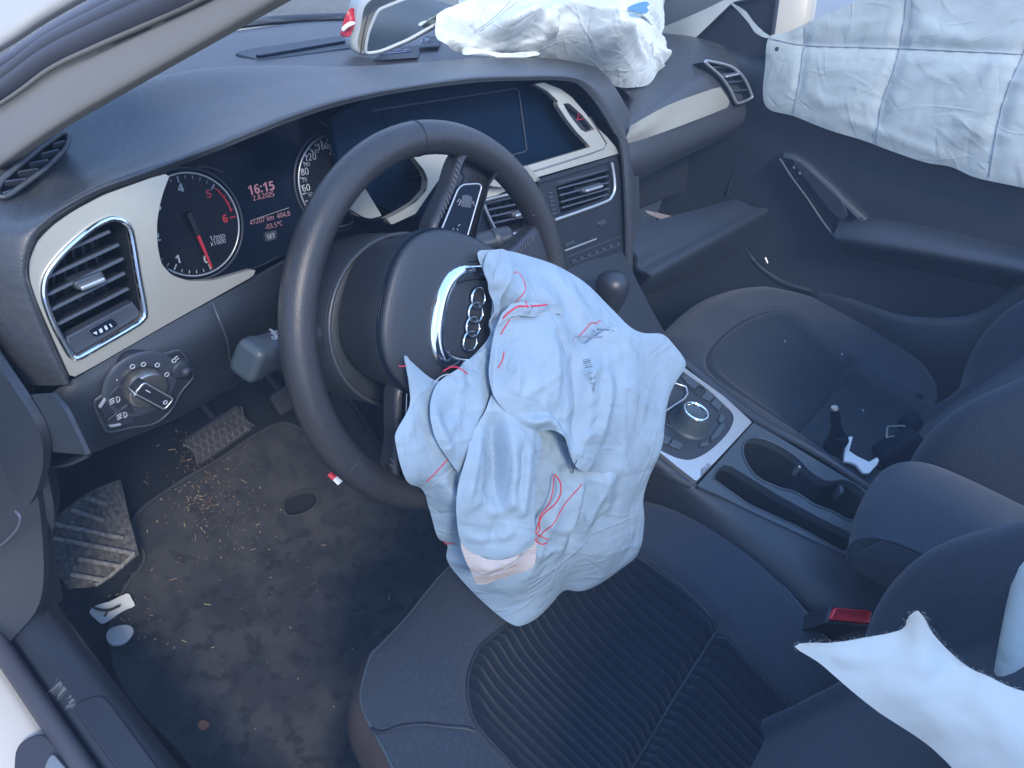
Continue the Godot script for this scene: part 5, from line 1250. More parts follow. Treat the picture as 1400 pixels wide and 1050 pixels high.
func seats() -> void:
	var d := thing("driver_seat_assembly", "dark cloth driver's seat with ribbed middle under the deflated airbag", "car seat", "front seats")
	cushion(d, [V(-.3458, .322, .0613), V(-.3823, .325, .06), V(-.4586, .328, .0762), V(-.5078, .33, .0836), V(-.5194, .33, .0844), V(-.5459, .33, .1016), V(-.5585, .33, .113), V(-.5666, .33, .1289), V(-.5705, .332, .1426), V(-.5856, .336, .1929), V(-.618, .345, .28), V(-.632, .352, .38), V(-.63, .355, .5), V(-.61, .34, .6), V(-.37, .29, .62), V(-.14, .33, .58), V(-.1285, .345, .454), V(-.1153, .35, .4139), V(-.0914, .352, .3529), V(-.0801, .352, .2851), V(-.0821, .348, .2263), V(-.091, .342, .1868), V(-.1066, .333, .1572), V(-.1762, .326, .1197), V(-.2791, .322, .0764)],
		[V(-.3813, .318, .2264), V(-.309, .305, .3213), V(-.2779, .316, .2586), V(-.5117, .349, .1501), V(-.4139, .344, .12), V(-.2584, .34, .1732), V(-.1596, .352, .3328), V(-.575, .368, .36), V(-.37, .285, .5), V(-.2, .285, .5), V(-.52, .3, .5)],
		[V(-.3957, .328, .1662), V(-.4237, .328, .1658), V(-.4499, .328, .1671), V(-.4812, .325, .182), V(-.5019, .323, .2037), V(-.5102, .322, .2232), V(-.5133, .32, .2566), V(-.5148, .318, .2927), V(-.5, .305, .45), V(-.47, .29, .55), V(-.27, .285, .55), V(-.19, .29, .5), V(-.2142, .3, .5139), V(-.2111, .302, .4831), V(-.2105, .308, .4188), V(-.2088, .316, .3433), V(-.1982, .322, .272), V(-.2028, .328, .2128), V(-.2557, .332, .1849), V(-.3342, .332, .1706)],
		[[[V(-.2107, .314, .3411), V(-.2837, .31, .3436), V(-.358, .31, .3481), V(-.4151, .31, .3513), V(-.446, .31, .3537)], .011, .014],
		[[V(-.5723, .333, .1446), V(-.5684, .338, .158), V(-.5599, .342, .1663), V(-.5463, .343, .1834), V(-.5347, .34, .2005), V(-.5228, .332, .2156), V(-.5177, .325, .2246)], .0025, .004]],
		.0055, .016, .012, M.brown_cloth, M.ribbed)
	backrest(d, -.37, .452, .36)
	part("seat_base", box(V(.46, .12, .44), .02, Transform3D(Basis(), V(-.37, .12, .37))), M.plastic, d)
	var p := thing("passenger_seat_assembly", "dark cloth passenger seat strewn with broken trim pieces", "car seat", "front seats")
	cushion(p, [V(.1654, .335, .363), V(.2011, .335, .2388), V(.2248, .335, .1259), V(.248, .335, .0248), V(.2855, .335, -.0281), V(.335, .335, -.045), V(.4723, .34, -.0575), V(.5818, .345, -.0444), V(.6634, .35, -.0128), V(.7003, .353, .0237), V(.7319, .36, .1127), V(.7382, .362, .2093), V(.7021, .36, .3139), V(.6378, .35, .4023), V(.558, .345, .4183), V(.62, .33, .44), V(.6, .3, .56), V(.37, .28, .6), V(.17, .3, .56), V(.145, .31, .47)],
		[V(.4663, .325, .164), V(.3148, .325, .1382), V(.3607, .3, .3148), V(.4949, .3, .3422), V(.4934, .352, .0126), V(.6008, .357, .2537), V(.32, .345, .0366)],
		[V(.2852, .335, .0707), V(.3361, .338, .053), V(.4331, .34, .0461), V(.5351, .342, .061), V(.5823, .342, .0858), V(.5848, .34, .1235), V(.5617, .338, .1871), V(.5478, .333, .2595), V(.5417, .325, .3644), V(.5339, .315, .3839), V(.48, .29, .5), V(.3, .28, .52), V(.314, .3, .3943), V(.2581, .31, .3441), V(.261, .318, .2618), V(.2664, .325, .1744), V(.2683, .33, .1065)],
		[[[V(.5528, .325, .2587), V(.4649, .318, .2573), V(.3554, .315, .2576), V(.269, .318, .2587)], .015, .017]],
		.0055, .02, .012, M.seat_cloth, M.rib_cloth)
	backrest(p, .37, .412, .36)
	part("seat_base", box(V(.46, .12, .44), .02, Transform3D(Basis(), V(.37, .12, .33))), M.plastic, p)

# ---------------------------------------------------------------- passenger door
func passenger_side() -> void:
	var f := Transform3D(V(0, 0, 1), V(0, 1, 0), V(-1, 0, 0), V(.7, .6, .1))
	var d := thing("passenger_door", "dark closed passenger door with armrest, grab handle and storage pocket", "car door")
	part("door_panel", surface([
		[V(.712, .755, -.3), V(.712, .762, -.1), V(.708, .77, .2), V(.705, .78, .5), V(.705, .79, .9)],
		[V(.695, .74, -.3), V(.69, .745, -.1), V(.688, .75, .2), V(.685, .76, .5), V(.685, .77, .9)],
		[V(.70, .68, -.3), V(.69, .68, -.1), V(.685, .69, .2), V(.682, .69, .5), V(.68, .69, .9)],
		[V(.712, .6, -.3), V(.698, .6, -.1), V(.692, .6, .2), V(.69, .6, .5), V(.69, .6, .9)],
		[V(.72, .5, -.3), V(.71, .5, -.1), V(.712, .49, .2), V(.708, .49, .5), V(.706, .49, .9)],
		[V(.72, .35, -.3), V(.715, .35, -.1), V(.725, .36, .2), V(.72, .36, .5), V(.72, .36, .9)],
		[V(.72, .1, -.3), V(.715, .1, -.1), V(.725, .1, .2), V(.72, .1, .5), V(.72, .1, .9)]], 6, 6, .01), M.plastic, d)
	part("panel_edge", tube(curve([V(.7, .484, -.1504), V(.7, .5164, -.1545), V(.7, .5421, -.1524), V(.7, .5656, -.1375), V(.7, .5905, -.1135), V(.7, .6341, -.0484), V(.7, .6778, .0377), V(.692, .7151, .1485)], 5), .003, 8), M.dark_plastic, d)
	part("panel_edge", tube(curve([V(.71, .4895, -.1575), V(.71, .4578, -.1372), V(.71, .4113, -.0923), V(.71, .3725, -.0412), V(.71, .3585, .0029), V(.71, .3552, .0453), V(.71, .365, .1014)], 5), .006, 8), M.plastic, d)
	part("grab_handle", prism(fillet([Q(-.1676, .0042), Q(-.165, .0204), Q(-.1384, .0255), Q(-.0961, .0155), Q(-.0252, -.0115), Q(.0456, -.0405), Q(.0235, -.0626), Q(.0019, -.0979), Q(-.0302, -.0795), Q(-.0934, -.0389)], .008), f, -.005, .034, .011), M.plastic, d)
	part("handle_recess", prism(fillet([Q(-.1374, .0087), Q(-.1263, .0159), Q(-.0878, .0033), Q(-.0172, -.0234), Q(.0088, -.0464), Q(-.0026, -.0607), Q(-.0367, -.0469), Q(-.0938, -.0142)], .008), f, .033, .0352, .001), M.dark_plastic, d)
	part("handle_edge", tube(curve([V(.665, .6068, -.0626), V(.665, .5823, -.026), V(.665, .5545, .0217), V(.665, .5228, .0709), V(.665, .5052, .104)], 5), .0025, 8), M.console_plastic, d)
	part("door_armrest", surface([
		[V(.69, .5403, .0914), V(.69, .5644, .1623), V(.69, .5869, .2563), V(.69, .6095, .3981), V(.69, .6276, .5263)],
		[V(.668, .5277, .0985), V(.665, .5615, .1636), V(.66, .5831, .265), V(.655, .6074, .404), V(.655, .6257, .5293)],
		[V(.652, .5161, .1033), V(.642, .5404, .1662), V(.637, .5681, .2713), V(.632, .6002, .4111), V(.632, .619, .5345)],
		[V(.652, .5038, .1152), V(.643, .5223, .1749), V(.638, .5497, .2808), V(.633, .582, .4213), V(.633, .6018, .5449)],
		[V(.7, .4768, .134), V(.7, .4854, .1912), V(.7, .5092, .2949), V(.7, .5366, .4382), V(.7, .5589, .5675)]], 6, 5, .003), M.plastic, d)
	part("door_pocket", surface([
		[V(.7, .3761, .1167), V(.69, .3926, .1775), V(.68, .4019, .2292), V(.67, .4122, .2778), V(.665, .439, .3397), V(.665, .4743, .3899), V(.665, .5162, .412), V(.665, .5693, .4243), V(.67, .6617, .4405)],
		[V(.695, .3634, .1244), V(.683, .3783, .1866), V(.673, .3866, .2388), V(.66, .3986, .2874), V(.655, .4245, .3495), V(.655, .4626, .4033), V(.655, .5069, .4263), V(.655, .5643, .4405), V(.66, .6573, .4552)],
		[V(.69, .3215, .154), V(.68, .3325, .2176), V(.67, .3397, .272), V(.66, .3468, .324), V(.655, .3646, .3951), V(.655, .3987, .4515), V(.655, .447, .4763), V(.655, .5068, .4975), V(.66, .6161, .513)],
		[V(.7, .2283, .2023), V(.7, .2291, .2693), V(.7, .2299, .3338), V(.7, .2307, .396), V(.7, .2389, .4667), V(.7, .2679, .5365), V(.7, .3285, .5696), V(.7, .3975, .5931), V(.7, .5068, .6104)]], 5, 5, .006), M.plastic, d)
	part("pocket_rim", tube(curve([V(.688, .392, .1785), V(.678, .4013, .2301), V(.668, .4116, .2787), V(.663, .4384, .3404), V(.663, .4738, .3905), V(.663, .5156, .4127), V(.663, .5688, .4249), V(.668, .6611, .4411)], 5), .0035, 8), M.console_plastic, d)
	part("lock_knob", tube([V(.69, .3973, -.016), V(.69, .3874, -.0064)], .003, 8), M.silver, d)
	for q in [[V(.662, .6025, -.0306), V(.662, .5996, -.0261)], [V(.662, .5962, -.0151), V(.662, .5934, -.0106)]]:
		part("handle_button", tube(q, .003, 8), M.console_plastic, d)
	part("mirror_corner", prism(fillet([Q(-.4437, .1498), Q(-.3811, .2432), Q(-.2962, .2788), Q(-.2767, .2057), Q(-.2697, .16), Q(-.3283, .1432)], .01), f, -.004, .006, .004), M.dark_plastic, d)
	var far_car := thing("parked_car", "cream coloured car beyond the passenger window", "car")
	part("body", surface([[V(2.6, -.1, -3.2), V(2.56, -.1, -2), V(2.56, -.1, -.9), V(2.7, -.1, -.8)], [V(2.5, .3, -3.2), V(2.47, .32, -2), V(2.47, .34, -.85), V(2.62, .34, -.74)], [V(2.5, .66, -3.2), V(2.48, .68, -2), V(2.48, .68, -.84), V(2.64, .68, -.74)], [V(2.62, 1.02, -3.0), V(2.62, 1.04, -2), V(2.62, 1.02, -1.0), V(2.75, 1.0, -.9)]], 4, 4, .02), M.cream, far_car)
	part("tyre", lathe([Q(.2, -.1), Q(.3, -.09), Q(.31, 0), Q(.3, .09), Q(.2, .1)], Transform3D(V(0, 0, 1), V(0, 1, 0), V(1, 0, 0), V(2.55, -.02, -1.2)), 28), M.rubber, far_car)
	part("window_glass", prism([Q(-.25, .14), Q(.55, .16), Q(.53, .5), Q(.25, .52), Q(-.02, .42)], Transform3D(f.basis, f.origin + V(.01, .0, 0)), 0.0, .004), M.glass, d)

# ---------------------------------------------------------------- floor, pedals and sill
func floor_y(z: float) -> float: return .02 + .55 * maxf(0.0, -.30 - z)
func footwell() -> void:
	var m := thing("floor_mat", "dirty black driver's floor mat with a fixing hole and straw", "floor mat")
	var out: Array = [V(-.6496, .02, -.0748), V(-.6522, .02, -.1294), V(-.6569, .02, -.1775), V(-.6557, .02, -.2318), V(-.6501, .02, -.2619), V(-.6411, .02, -.2917), V(-.6291, .0292, -.3167), V(-.6097, .0406, -.3374), V(-.579, .0513, -.3569), V(-.5518, .0571, -.3674), V(-.5407, .0651, -.382), V(-.5412, .0748, -.3997), V(-.535, .0865, -.421), V(-.5175, .0932, -.4331), V(-.4889, .0971, -.4401), V(-.424, .1013, -.4477), V(-.3691, .1032, -.4513), V(-.3076, .1076, -.4593), V(-.2611, .1092, -.4622), V(-.2384, .1077, -.4594), V(-.2201, .1001, -.4457), V(-.2023, .0824, -.4134), V(-.1693, .0582, -.3694)] + [V(-.10, .15, -.52), V(-.10, .02, -.2), V(-.12, .02, .25), V(-.6, .02, .3), V(-.655, .02, .1)]
	var flat: Array = out.map(func(p): return Q(p.x, -p.z))
	var hole: Array = curve([V(-.3201, .0449, -.3454), V(-.3076, .0488, -.3523), V(-.2881, .0486, -.352), V(-.269, .0456, -.3466), V(-.2595, .04, -.3364), V(-.2636, .0336, -.3247), V(-.2779, .0301, -.3184), V(-.3023, .0303, -.3188), V(-.3217, .0337, -.325), V(-.325, .039, -.3346)].map(func(p): return Q(p.x, -p.z)), 3, true)
	var no := FastNoiseLite.new()
	no.frequency = 6.0; no.seed = 4
	var h := func(q: Vector2) -> float: return floor_y(-q.y) + .004 * no.get_noise_2d(q.x, q.y)
	var g := Transform3D(V(1, 0, 0), V(0, 0, -1), V(0, 1, 0), Vector3.ZERO)
	part("mat_cloth", plate(fillet(flat, .01), [hole], g, -.008, .0, .012, h), M.floor_mat, m)
	var edge := even(curve(out, 3, true), .01)
	part("mat_edge", tube(edge.map(func(p): return V(p.x, floor_y(p.z) + .001, p.z)), .0035, 8, true), M.rubber, m)
	part("hole_rim", tube(even(hole, .006).map(func(q): return V(q.x, floor_y(-q.y) + .001, -q.y)), .002, 6, true), M.rubber, m)
	# footrest: dusty pad with slanting ribs
	var r := thing("footrest", "dusty ribbed footrest left of the floor mat", "footrest")
	part("pad", surface([
		[V(-.6584, .1776, -.4049), V(-.5834, .1852, -.4269), V(-.5346, .1801, -.4301)],
		[V(-.6626, .1558, -.3804), V(-.5992, .1471, -.3825), V(-.5471, .1491, -.3941)],
		[V(-.656, .1202, -.3428), V(-.619, .107, -.3351), V(-.5612, .1088, -.3476)]], 6, 6, -.012), M.dusty_rubber, r)
	for q in [[V(-.5874, .186, -.4203), V(-.569, .1699, -.4061)], [V(-.6113, .1836, -.4133), V(-.5813, .1582, -.3911)], [V(-.6389, .1819, -.4064), V(-.5707, .1342, -.3668)], [V(-.6456, .17, -.3923), V(-.5677, .1159, -.3474)], [V(-.6319, .1422, -.3644), V(-.5882, .1117, -.3392)], [V(-.6487, .1347, -.3532), V(-.6181, .1129, -.335)]]:
		part("rib", tube(q, .0036, 8, false, .9), M.rib_rubber, r)
	part("pad_border", tube([V(-.6288, .1134, -.3328), V(-.6083, .1121, -.3351), V(-.5683, .1157, -.3464)], .003, 8), M.rib_rubber, r)
	# pedal
	var k := thing("pedal", "worn brake pedal with crosswise grooved rubber pad", "pedal")
	var o: Vector3 = V(-.3561, .1392, -.47)
	var t := facing(o, V(-.15, .55, .85), V(-.25, 1, 0))
	part("pad", box(V(.105, .052, .012), .004, t), M.rubber, k)
	for i in 9:
		for s in [-1, 1]:
			var x := -.046 + .0115 * i
			part("tread", tube([t * V(x - s * .009, -.021, .0065), t * V(x + s * .009, .021, .0065)], .0016, 6), M.dusty_rubber, k)
	part("arm", tube([t * V(.01, .0, -.006), t * V(.01, .06, -.04), t * V(.01, .2, -.07)], .008, 8), M.dark_plastic, k)
	var lp := thing("pedal", "small clutch pedal hidden in the dark behind the wheel", "pedal")
	o = V(-.257, .2007, -.42)
	t = facing(o, V(-.15, .55, .85), V(-.25, 1, 0))
	part("pad", box(V(.05, .04, .012), .004, t), M.rubber, lp)
	part("arm", tube([t * V(0, .0, -.006), t * V(0, .06, -.04), t * V(0, .2, -.07)], .008, 8), M.dark_plastic, lp)

# ---------------------------------------------------------------- airbags
func airbags() -> void:
	var f := Transform3D(V(.9288, .0702, .3638), V(.1204, .8714, -.4756), V(-.3504, .4855, .8009), V(-.336, .548, .1))
	var b := thing("driver_airbag", "pale blue deflated airbag hanging from the steering wheel hub onto the seat", "airbag", "deployed airbags")
	part("back_panel", cloth(f, [V(-.3471, .6973, .0018), V(-.3369, .7002, .0071), V(-.3154, .6959, .012), V(-.2971, .6911, .0244), V(-.2716, .682, .0427), V(-.2432, .6648, .0647), V(-.2238, .6421, .0917), V(-.2143, .627, .1159), V(-.1988, .6193, .1278), V(-.1745, .6146, .1379), V(-.1623, .6035, .1492), V(-.1524, .5843, .1681), V(-.1628, .5707, .1703), V(-.1878, .5548, .1757), V(-.2083, .5282, .1913), V(-.2177, .5118, .1989), V(-.2319, .4841, .2027), V(-.2381, .4569, .2071), V(-.2393, .4203, .2205), V(-.2502, .3925, .2297), V(-.2704, .3729, .2245), V(-.3156, .3582, .208), V(-.3318, .3585, .1936), V(-.3537, .3521, .1909), V(-.3891, .3474, .1877), V(-.4035, .3473, .1766), V(-.4148, .3618, .1389), V(-.4293, .3914, .11), V(-.4381, .4142, .0995), V(-.4402, .438, .0984), V(-.4544, .4577, .0955), V(-.4597, .4962, .0806), V(-.4716, .525, .0804), V(-.4908, .5452, .0803), V(-.4966, .5627, .0749), V(-.4951, .5829, .0634), V(-.4908, .5914, .0586), V(-.4709, .6057, .0521), V(-.4653, .6248, .0417), V(-.4624, .6441, .0314), V(-.4543, .6336, .0354), V(-.4308, .6118, .0491), V(-.3907, .6177, .0465), V(-.3641, .6295, .0446), V(-.3548, .6422, .0373), V(-.3464, .6666, .0265), V(-.3487, .6819, .0158)],
		[V(-.3408, .6737, .0442), V(-.3202, .6477, .0707), V(-.2765, .637, .0965), V(-.244, .5878, .1459), V(-.3606, .6149, .0748), V(-.3354, .5773, .1199), V(-.4183, .5901, .0755), V(-.4569, .5775, .0779), V(-.4507, .5169, .1012), V(-.3986, .5235, .1284), V(-.3208, .5206, .1627), V(-.2703, .509, .189), V(-.3606, .4492, .1744), V(-.4059, .4054, .1627), V(-.3023, .4127, .2123), V(-.4224, .4355, .1301), V(-.1961, .5741, .1593)],
		[[[V(-.3082, .6733, .0313), V(-.3012, .663, .0565), V(-.2991, .6465, .0825), V(-.298, .6321, .1041)], .008, .012, .02],
		[[V(-.2872, .693, .0376), V(-.2823, .6782, .0656), V(-.2802, .6616, .0917), V(-.2813, .6466, .1105)], .009, .016, .012],
		[[V(-.2778, .6795, .0711), V(-.2734, .666, .0964), V(-.2714, .6485, .1237)], .007, .01, .014],
		[[V(-.3143, .6813, .0107), V(-.3231, .6592, .0271), V(-.3315, .6446, .0338)], .006, .01, .008],
		[[V(-.2581, .6483, .145), V(-.2624, .6324, .16), V(-.2775, .6036, .1756), V(-.297, .5687, .1927)], -.016, .02, .012],
		[[V(-.2571, .6437, .1529), V(-.2511, .6356, .1735), V(-.2427, .6341, .1889)], .006, .014, .01],
		[[V(-.2458, .6469, .1664), V(-.2595, .6234, .1769), V(-.276, .5991, .1841), V(-.2836, .5872, .1885)], .007, .012, .016],
		[[V(-.2783, .5985, .1814), V(-.2652, .6095, .1869), V(-.2478, .6258, .1922)], .006, .006, .012],
		[[V(-.2951, .5692, .1949), V(-.3021, .5476, .2135), V(-.3198, .5131, .2327), V(-.3285, .491, .2491)], .01, .012, .02],
		[[V(-.3103, .5453, .2037), V(-.3208, .5226, .218), V(-.3391, .4978, .223), V(-.3556, .4686, .237)], .014, .012, .022],
		[[V(-.332, .5342, .1845), V(-.3475, .5053, .1996), V(-.3702, .4694, .2129), V(-.3821, .4464, .2255)], .014, .01, .02],
		[[V(-.3292, .5301, .1946), V(-.346, .4959, .2149), V(-.37, .4596, .2265)], -.012, .012, .01],
		[[V(-.3528, .5233, .1664), V(-.3732, .4881, .1823), V(-.4031, .4453, .1937), V(-.429, .411, .1998)], .012, .02, .014],
		[[V(-.377, .4969, .1644), V(-.3758, .4825, .1859), V(-.3649, .4807, .2057), V(-.3401, .5, .2185)], .006, .014, .008],
		[[V(-.3997, .461, .1776), V(-.3923, .4557, .1965), V(-.376, .4653, .2092)], .006, .01, .008],
		[[V(-.4235, .4395, .1693), V(-.4314, .4225, .18), V(-.4329, .4094, .1958)], .009, .014, .012],
		[[V(-.4526, .4361, .1278), V(-.4439, .4337, .1449), V(-.4286, .4371, .1646)], .006, .01, .008],
		[[V(-.4383, .5358, .0139), V(-.4256, .5443, .0222), V(-.4126, .5553, .0277)], .007, .01, .012],
		[[V(-.4175, .5735, -.005), V(-.4101, .5732, .0071), V(-.4011, .5782, .0146)], .006, .012, .01],
		[[V(-.451, .5052, .0356), V(-.4406, .5082, .0481), V(-.4396, .4977, .0641), V(-.4424, .4831, .0795)], .009, .014, .012],
		[[V(-.4292, .5114, .0617), V(-.4375, .4894, .0786), V(-.4476, .462, .1002)], .01, .01, .02],
		[[V(-.4241, .5325, .0409), V(-.4292, .5114, .0617), V(-.4272, .4973, .0843)], -.01, .012, .012]], .003, .0005, 5, .0005, .005, .002, 70, Q(.12, -1)), M.bag_blue, b)
	for q in [[V(-.3203, .6728, .0129), V(-.3172, .6751, .0146), V(-.3162, .6729, .0191), V(-.319, .6653, .0251), V(-.324, .659, .026), V(-.3288, .6537, .0256), V(-.3324, .6478, .0281)], [V(-.3004, .6329, .0992), V(-.2908, .639, .1059), V(-.2813, .6466, .1105), V(-.2745, .652, .114), V(-.2696, .6524, .1212), V(-.2631, .6562, .1263)], [V(-.2629, .643, .1446), V(-.2575, .648, .1464), V(-.2522, .6525, .1486)], [V(-.4501, .5079, .0333), V(-.4426, .5164, .0336), V(-.4316, .5274, .036), V(-.4208, .5344, .0434)], [V(-.3942, .4719, .1714), V(-.3921, .4695, .1779), V(-.3804, .4812, .1805), V(-.3575, .5049, .1843), V(-.3398, .5217, .1893)], [V(-.4509, .4533, .107), V(-.4494, .4498, .1142), V(-.4438, .4533, .1182)]]:
		sewn(b, "red_stitching", q, .00055, M.red_thread)
	for q in [[V(-.4487, .5034, .0418), V(-.4374, .5149, .0438), V(-.4218, .5272, .0517)], [V(-.3938, .4675, .1779), V(-.3809, .4801, .1812), V(-.3588, .502, .1861)]]:
		sewn(b, "seam", q, .0005, M.seam_thread)
	part("red_stitching", tube(curve([V(-.4763, .6433, .0383), V(-.4746, .6434, .0409), V(-.4718, .6451, .0431)], 4), .0005, 5), M.red_thread, b)
	# collar strip beside the emblem
	part("collar", cloth(f, [V(-.3443, .7008, .0107), V(-.3238, .7001, .0163), V(-.3336, .6889, .0346), V(-.3475, .6755, .0403), V(-.3557, .6629, .0447), V(-.3592, .644, .0557), V(-.3662, .6306, .0537), V(-.3623, .6466, .0402), V(-.3558, .661, .0378), V(-.3563, .6744, .0279), V(-.3538, .6866, .0175)], [V(-.3534, .6864, .0301), V(-.3662, .6513, .0463)],
		[[[V(-.3616, .6854, .0229), V(-.358, .6837, .0311), V(-.3554, .6798, .0406)], .004, .004, .006], [[V(-.3749, .6539, .0451), V(-.3739, .6472, .0558), V(-.3755, .6399, .0634)], .003, .005, .005]], .0035, .0015, 9, .001, .004), M.bag_blue, b)
	# puffed left lobe
	part("left_lobe", cloth(f, [V(-.4406, .6183, .0549), V(-.4194, .6214, .054), V(-.3942, .6238, .0513), V(-.3747, .6278, .0533), V(-.3849, .6125, .0675), V(-.3994, .5984, .0825), V(-.4237, .5829, .093), V(-.4422, .5646, .1027), V(-.4498, .5495, .1045), V(-.4597, .5669, .0952), V(-.4663, .584, .0844), V(-.4655, .6001, .0728), V(-.4564, .6112, .0628)],
		[V(-.4333, .595, .0776)],
		[[[V(-.4552, .6132, .0667), V(-.4603, .5978, .0796), V(-.4605, .5839, .0984), V(-.461, .5724, .1133)], .009, .006, .014], [[V(-.4442, .6263, .0661), V(-.4345, .6247, .0837), V(-.4221, .6326, .0925)], .004, .008, .01], [[V(-.4577, .5899, .0946), V(-.4502, .5985, .0947), V(-.4427, .6072, .0947), V(-.4331, .6164, .0972)], .005, .008, .008], [[V(-.4556, .6057, .0763), V(-.4471, .605, .0906), V(-.4363, .6133, .0964)], -.004, .01, .008], [[V(-.4135, .6546, .0759), V(-.4189, .64, .0873), V(-.4268, .6247, .0958)], -.006, .006, .006]], .0026, .0005, 21, .0005, .006, .002, 14, Q(.12, -1)), M.bag_blue, b)
	sewn(b, "red_stitching", [V(-.4377, .6342, .0655), V(-.4311, .6378, .071), V(-.4261, .6388, .0776), V(-.4225, .6368, .086), V(-.4207, .6356, .0906)], .0007, M.red_thread)
	sewn(b, "seam", [V(-.4484, .6246, .0616), V(-.4405, .6304, .0663), V(-.4325, .6327, .0759), V(-.4248, .6305, .0911)], .0006, M.seam_thread)
	# hanging middle folds
	part("middle_fold", cloth(f, [V(-.3989, .6048, .0861), V(-.4145, .5932, .0934), V(-.4359, .5776, .0997), V(-.4525, .561, .1076), V(-.463, .5358, .1141), V(-.4658, .5133, .1218), V(-.4639, .489, .1303), V(-.4557, .4763, .142), V(-.4442, .4721, .1569), V(-.4296, .4791, .1705), V(-.4094, .4853, .1753), V(-.403, .5149, .1635), V(-.3921, .545, .1488), V(-.3748, .5671, .1365), V(-.3802, .5835, .1241), V(-.3891, .5951, .1079), V(-.3926, .6035, .0954)],
		[V(-.4495, .5531, .1117), V(-.4068, .5558, .1383)],
		[[[V(-.4038, .6019, .0938), V(-.4131, .5775, .1127), V(-.4237, .5517, .1312), V(-.4385, .5192, .1523)], -.030, .010, .034], [[V(-.404, .5914, .1079), V(-.4121, .5686, .1263), V(-.4231, .5427, .1444), V(-.4346, .5167, .162)], .010, .018, .007], [[V(-.415, .5883, .0948), V(-.43, .5672, .1), V(-.446, .5408, .1109), V(-.4629, .5109, .1251)], .01, .012, .008], [[V(-.3916, .5836, .1384), V(-.4089, .5514, .1552), V(-.4261, .5146, .1784)], .008, .008, .006],
		[[V(-.4575, .5193, .1221), V(-.4437, .5301, .1292), V(-.4389, .5246, .1443), V(-.4394, .519, .1513)], .005, .008, .010], [[V(-.4372, .5205, .1526), V(-.4264, .5318, .1542), V(-.4227, .5265, .1674), V(-.4236, .5198, .1751)], .006, .008, .01], [[V(-.4379, .5222, .1493), V(-.445, .5069, .1589), V(-.4528, .4933, .1651)], -.006, .01, .01], [[V(-.4653, .5057, .1284), V(-.4598, .4995, .1456), V(-.4458, .5022, .1642), V(-.4273, .5142, .1768)], .005, .008, .006], [[V(-.4274, .5688, .1019), V(-.4351, .5484, .1177), V(-.4524, .5207, .1282)], .005, .01, .006], [[V(-.3975, .5819, .1313), V(-.4065, .5611, .1456), V(-.4213, .5342, .1591)], -.006, .008, .008]], .0026, .0005, 31, .0005, .006, .002, 16, Q(.12, -1)), M.bag_blue, b)
	# tan reinforcement at its foot
	part("reinforcement", cloth(f, [V(-.461, .487, .126), V(-.453, .4743, .14), V(-.4414, .47, .1549), V(-.4258, .4768, .1679), V(-.4048, .4834, .1713), V(-.4065, .4724, .1791), V(-.4131, .4589, .1823), V(-.428, .4503, .1705), V(-.4443, .4404, .1584), V(-.4538, .4382, .151), V(-.4578, .453, .143), V(-.4621, .4717, .1337)], [V(-.4373, .4674, .165), V(-.4523, .4636, .151)], [[[V(-.462, .467, .1403), V(-.451, .4664, .1585), V(-.4332, .4762, .1733), V(-.4187, .4888, .1791)], .005, .008, .006], [[V(-.4618, .4554, .1566), V(-.4493, .466, .1618), V(-.4372, .4718, .1731)], .004, .006, .006]], .003, .0006, 41, .0005, .004, 0.0, 20, Vector2.RIGHT), M.bag_tan, b)
	sewn(b, "seam", [V(-.4513, .4593, .1678), V(-.4419, .4657, .1739), V(-.4307, .4759, .1776), V(-.4222, .4812, .1839)], .0006, M.seam_thread)
	sewn(b, "seam", [V(-.461, .457, .1555), V(-.4506, .4656, .1603), V(-.4408, .4721, .1669)], .0005, M.seam_thread)
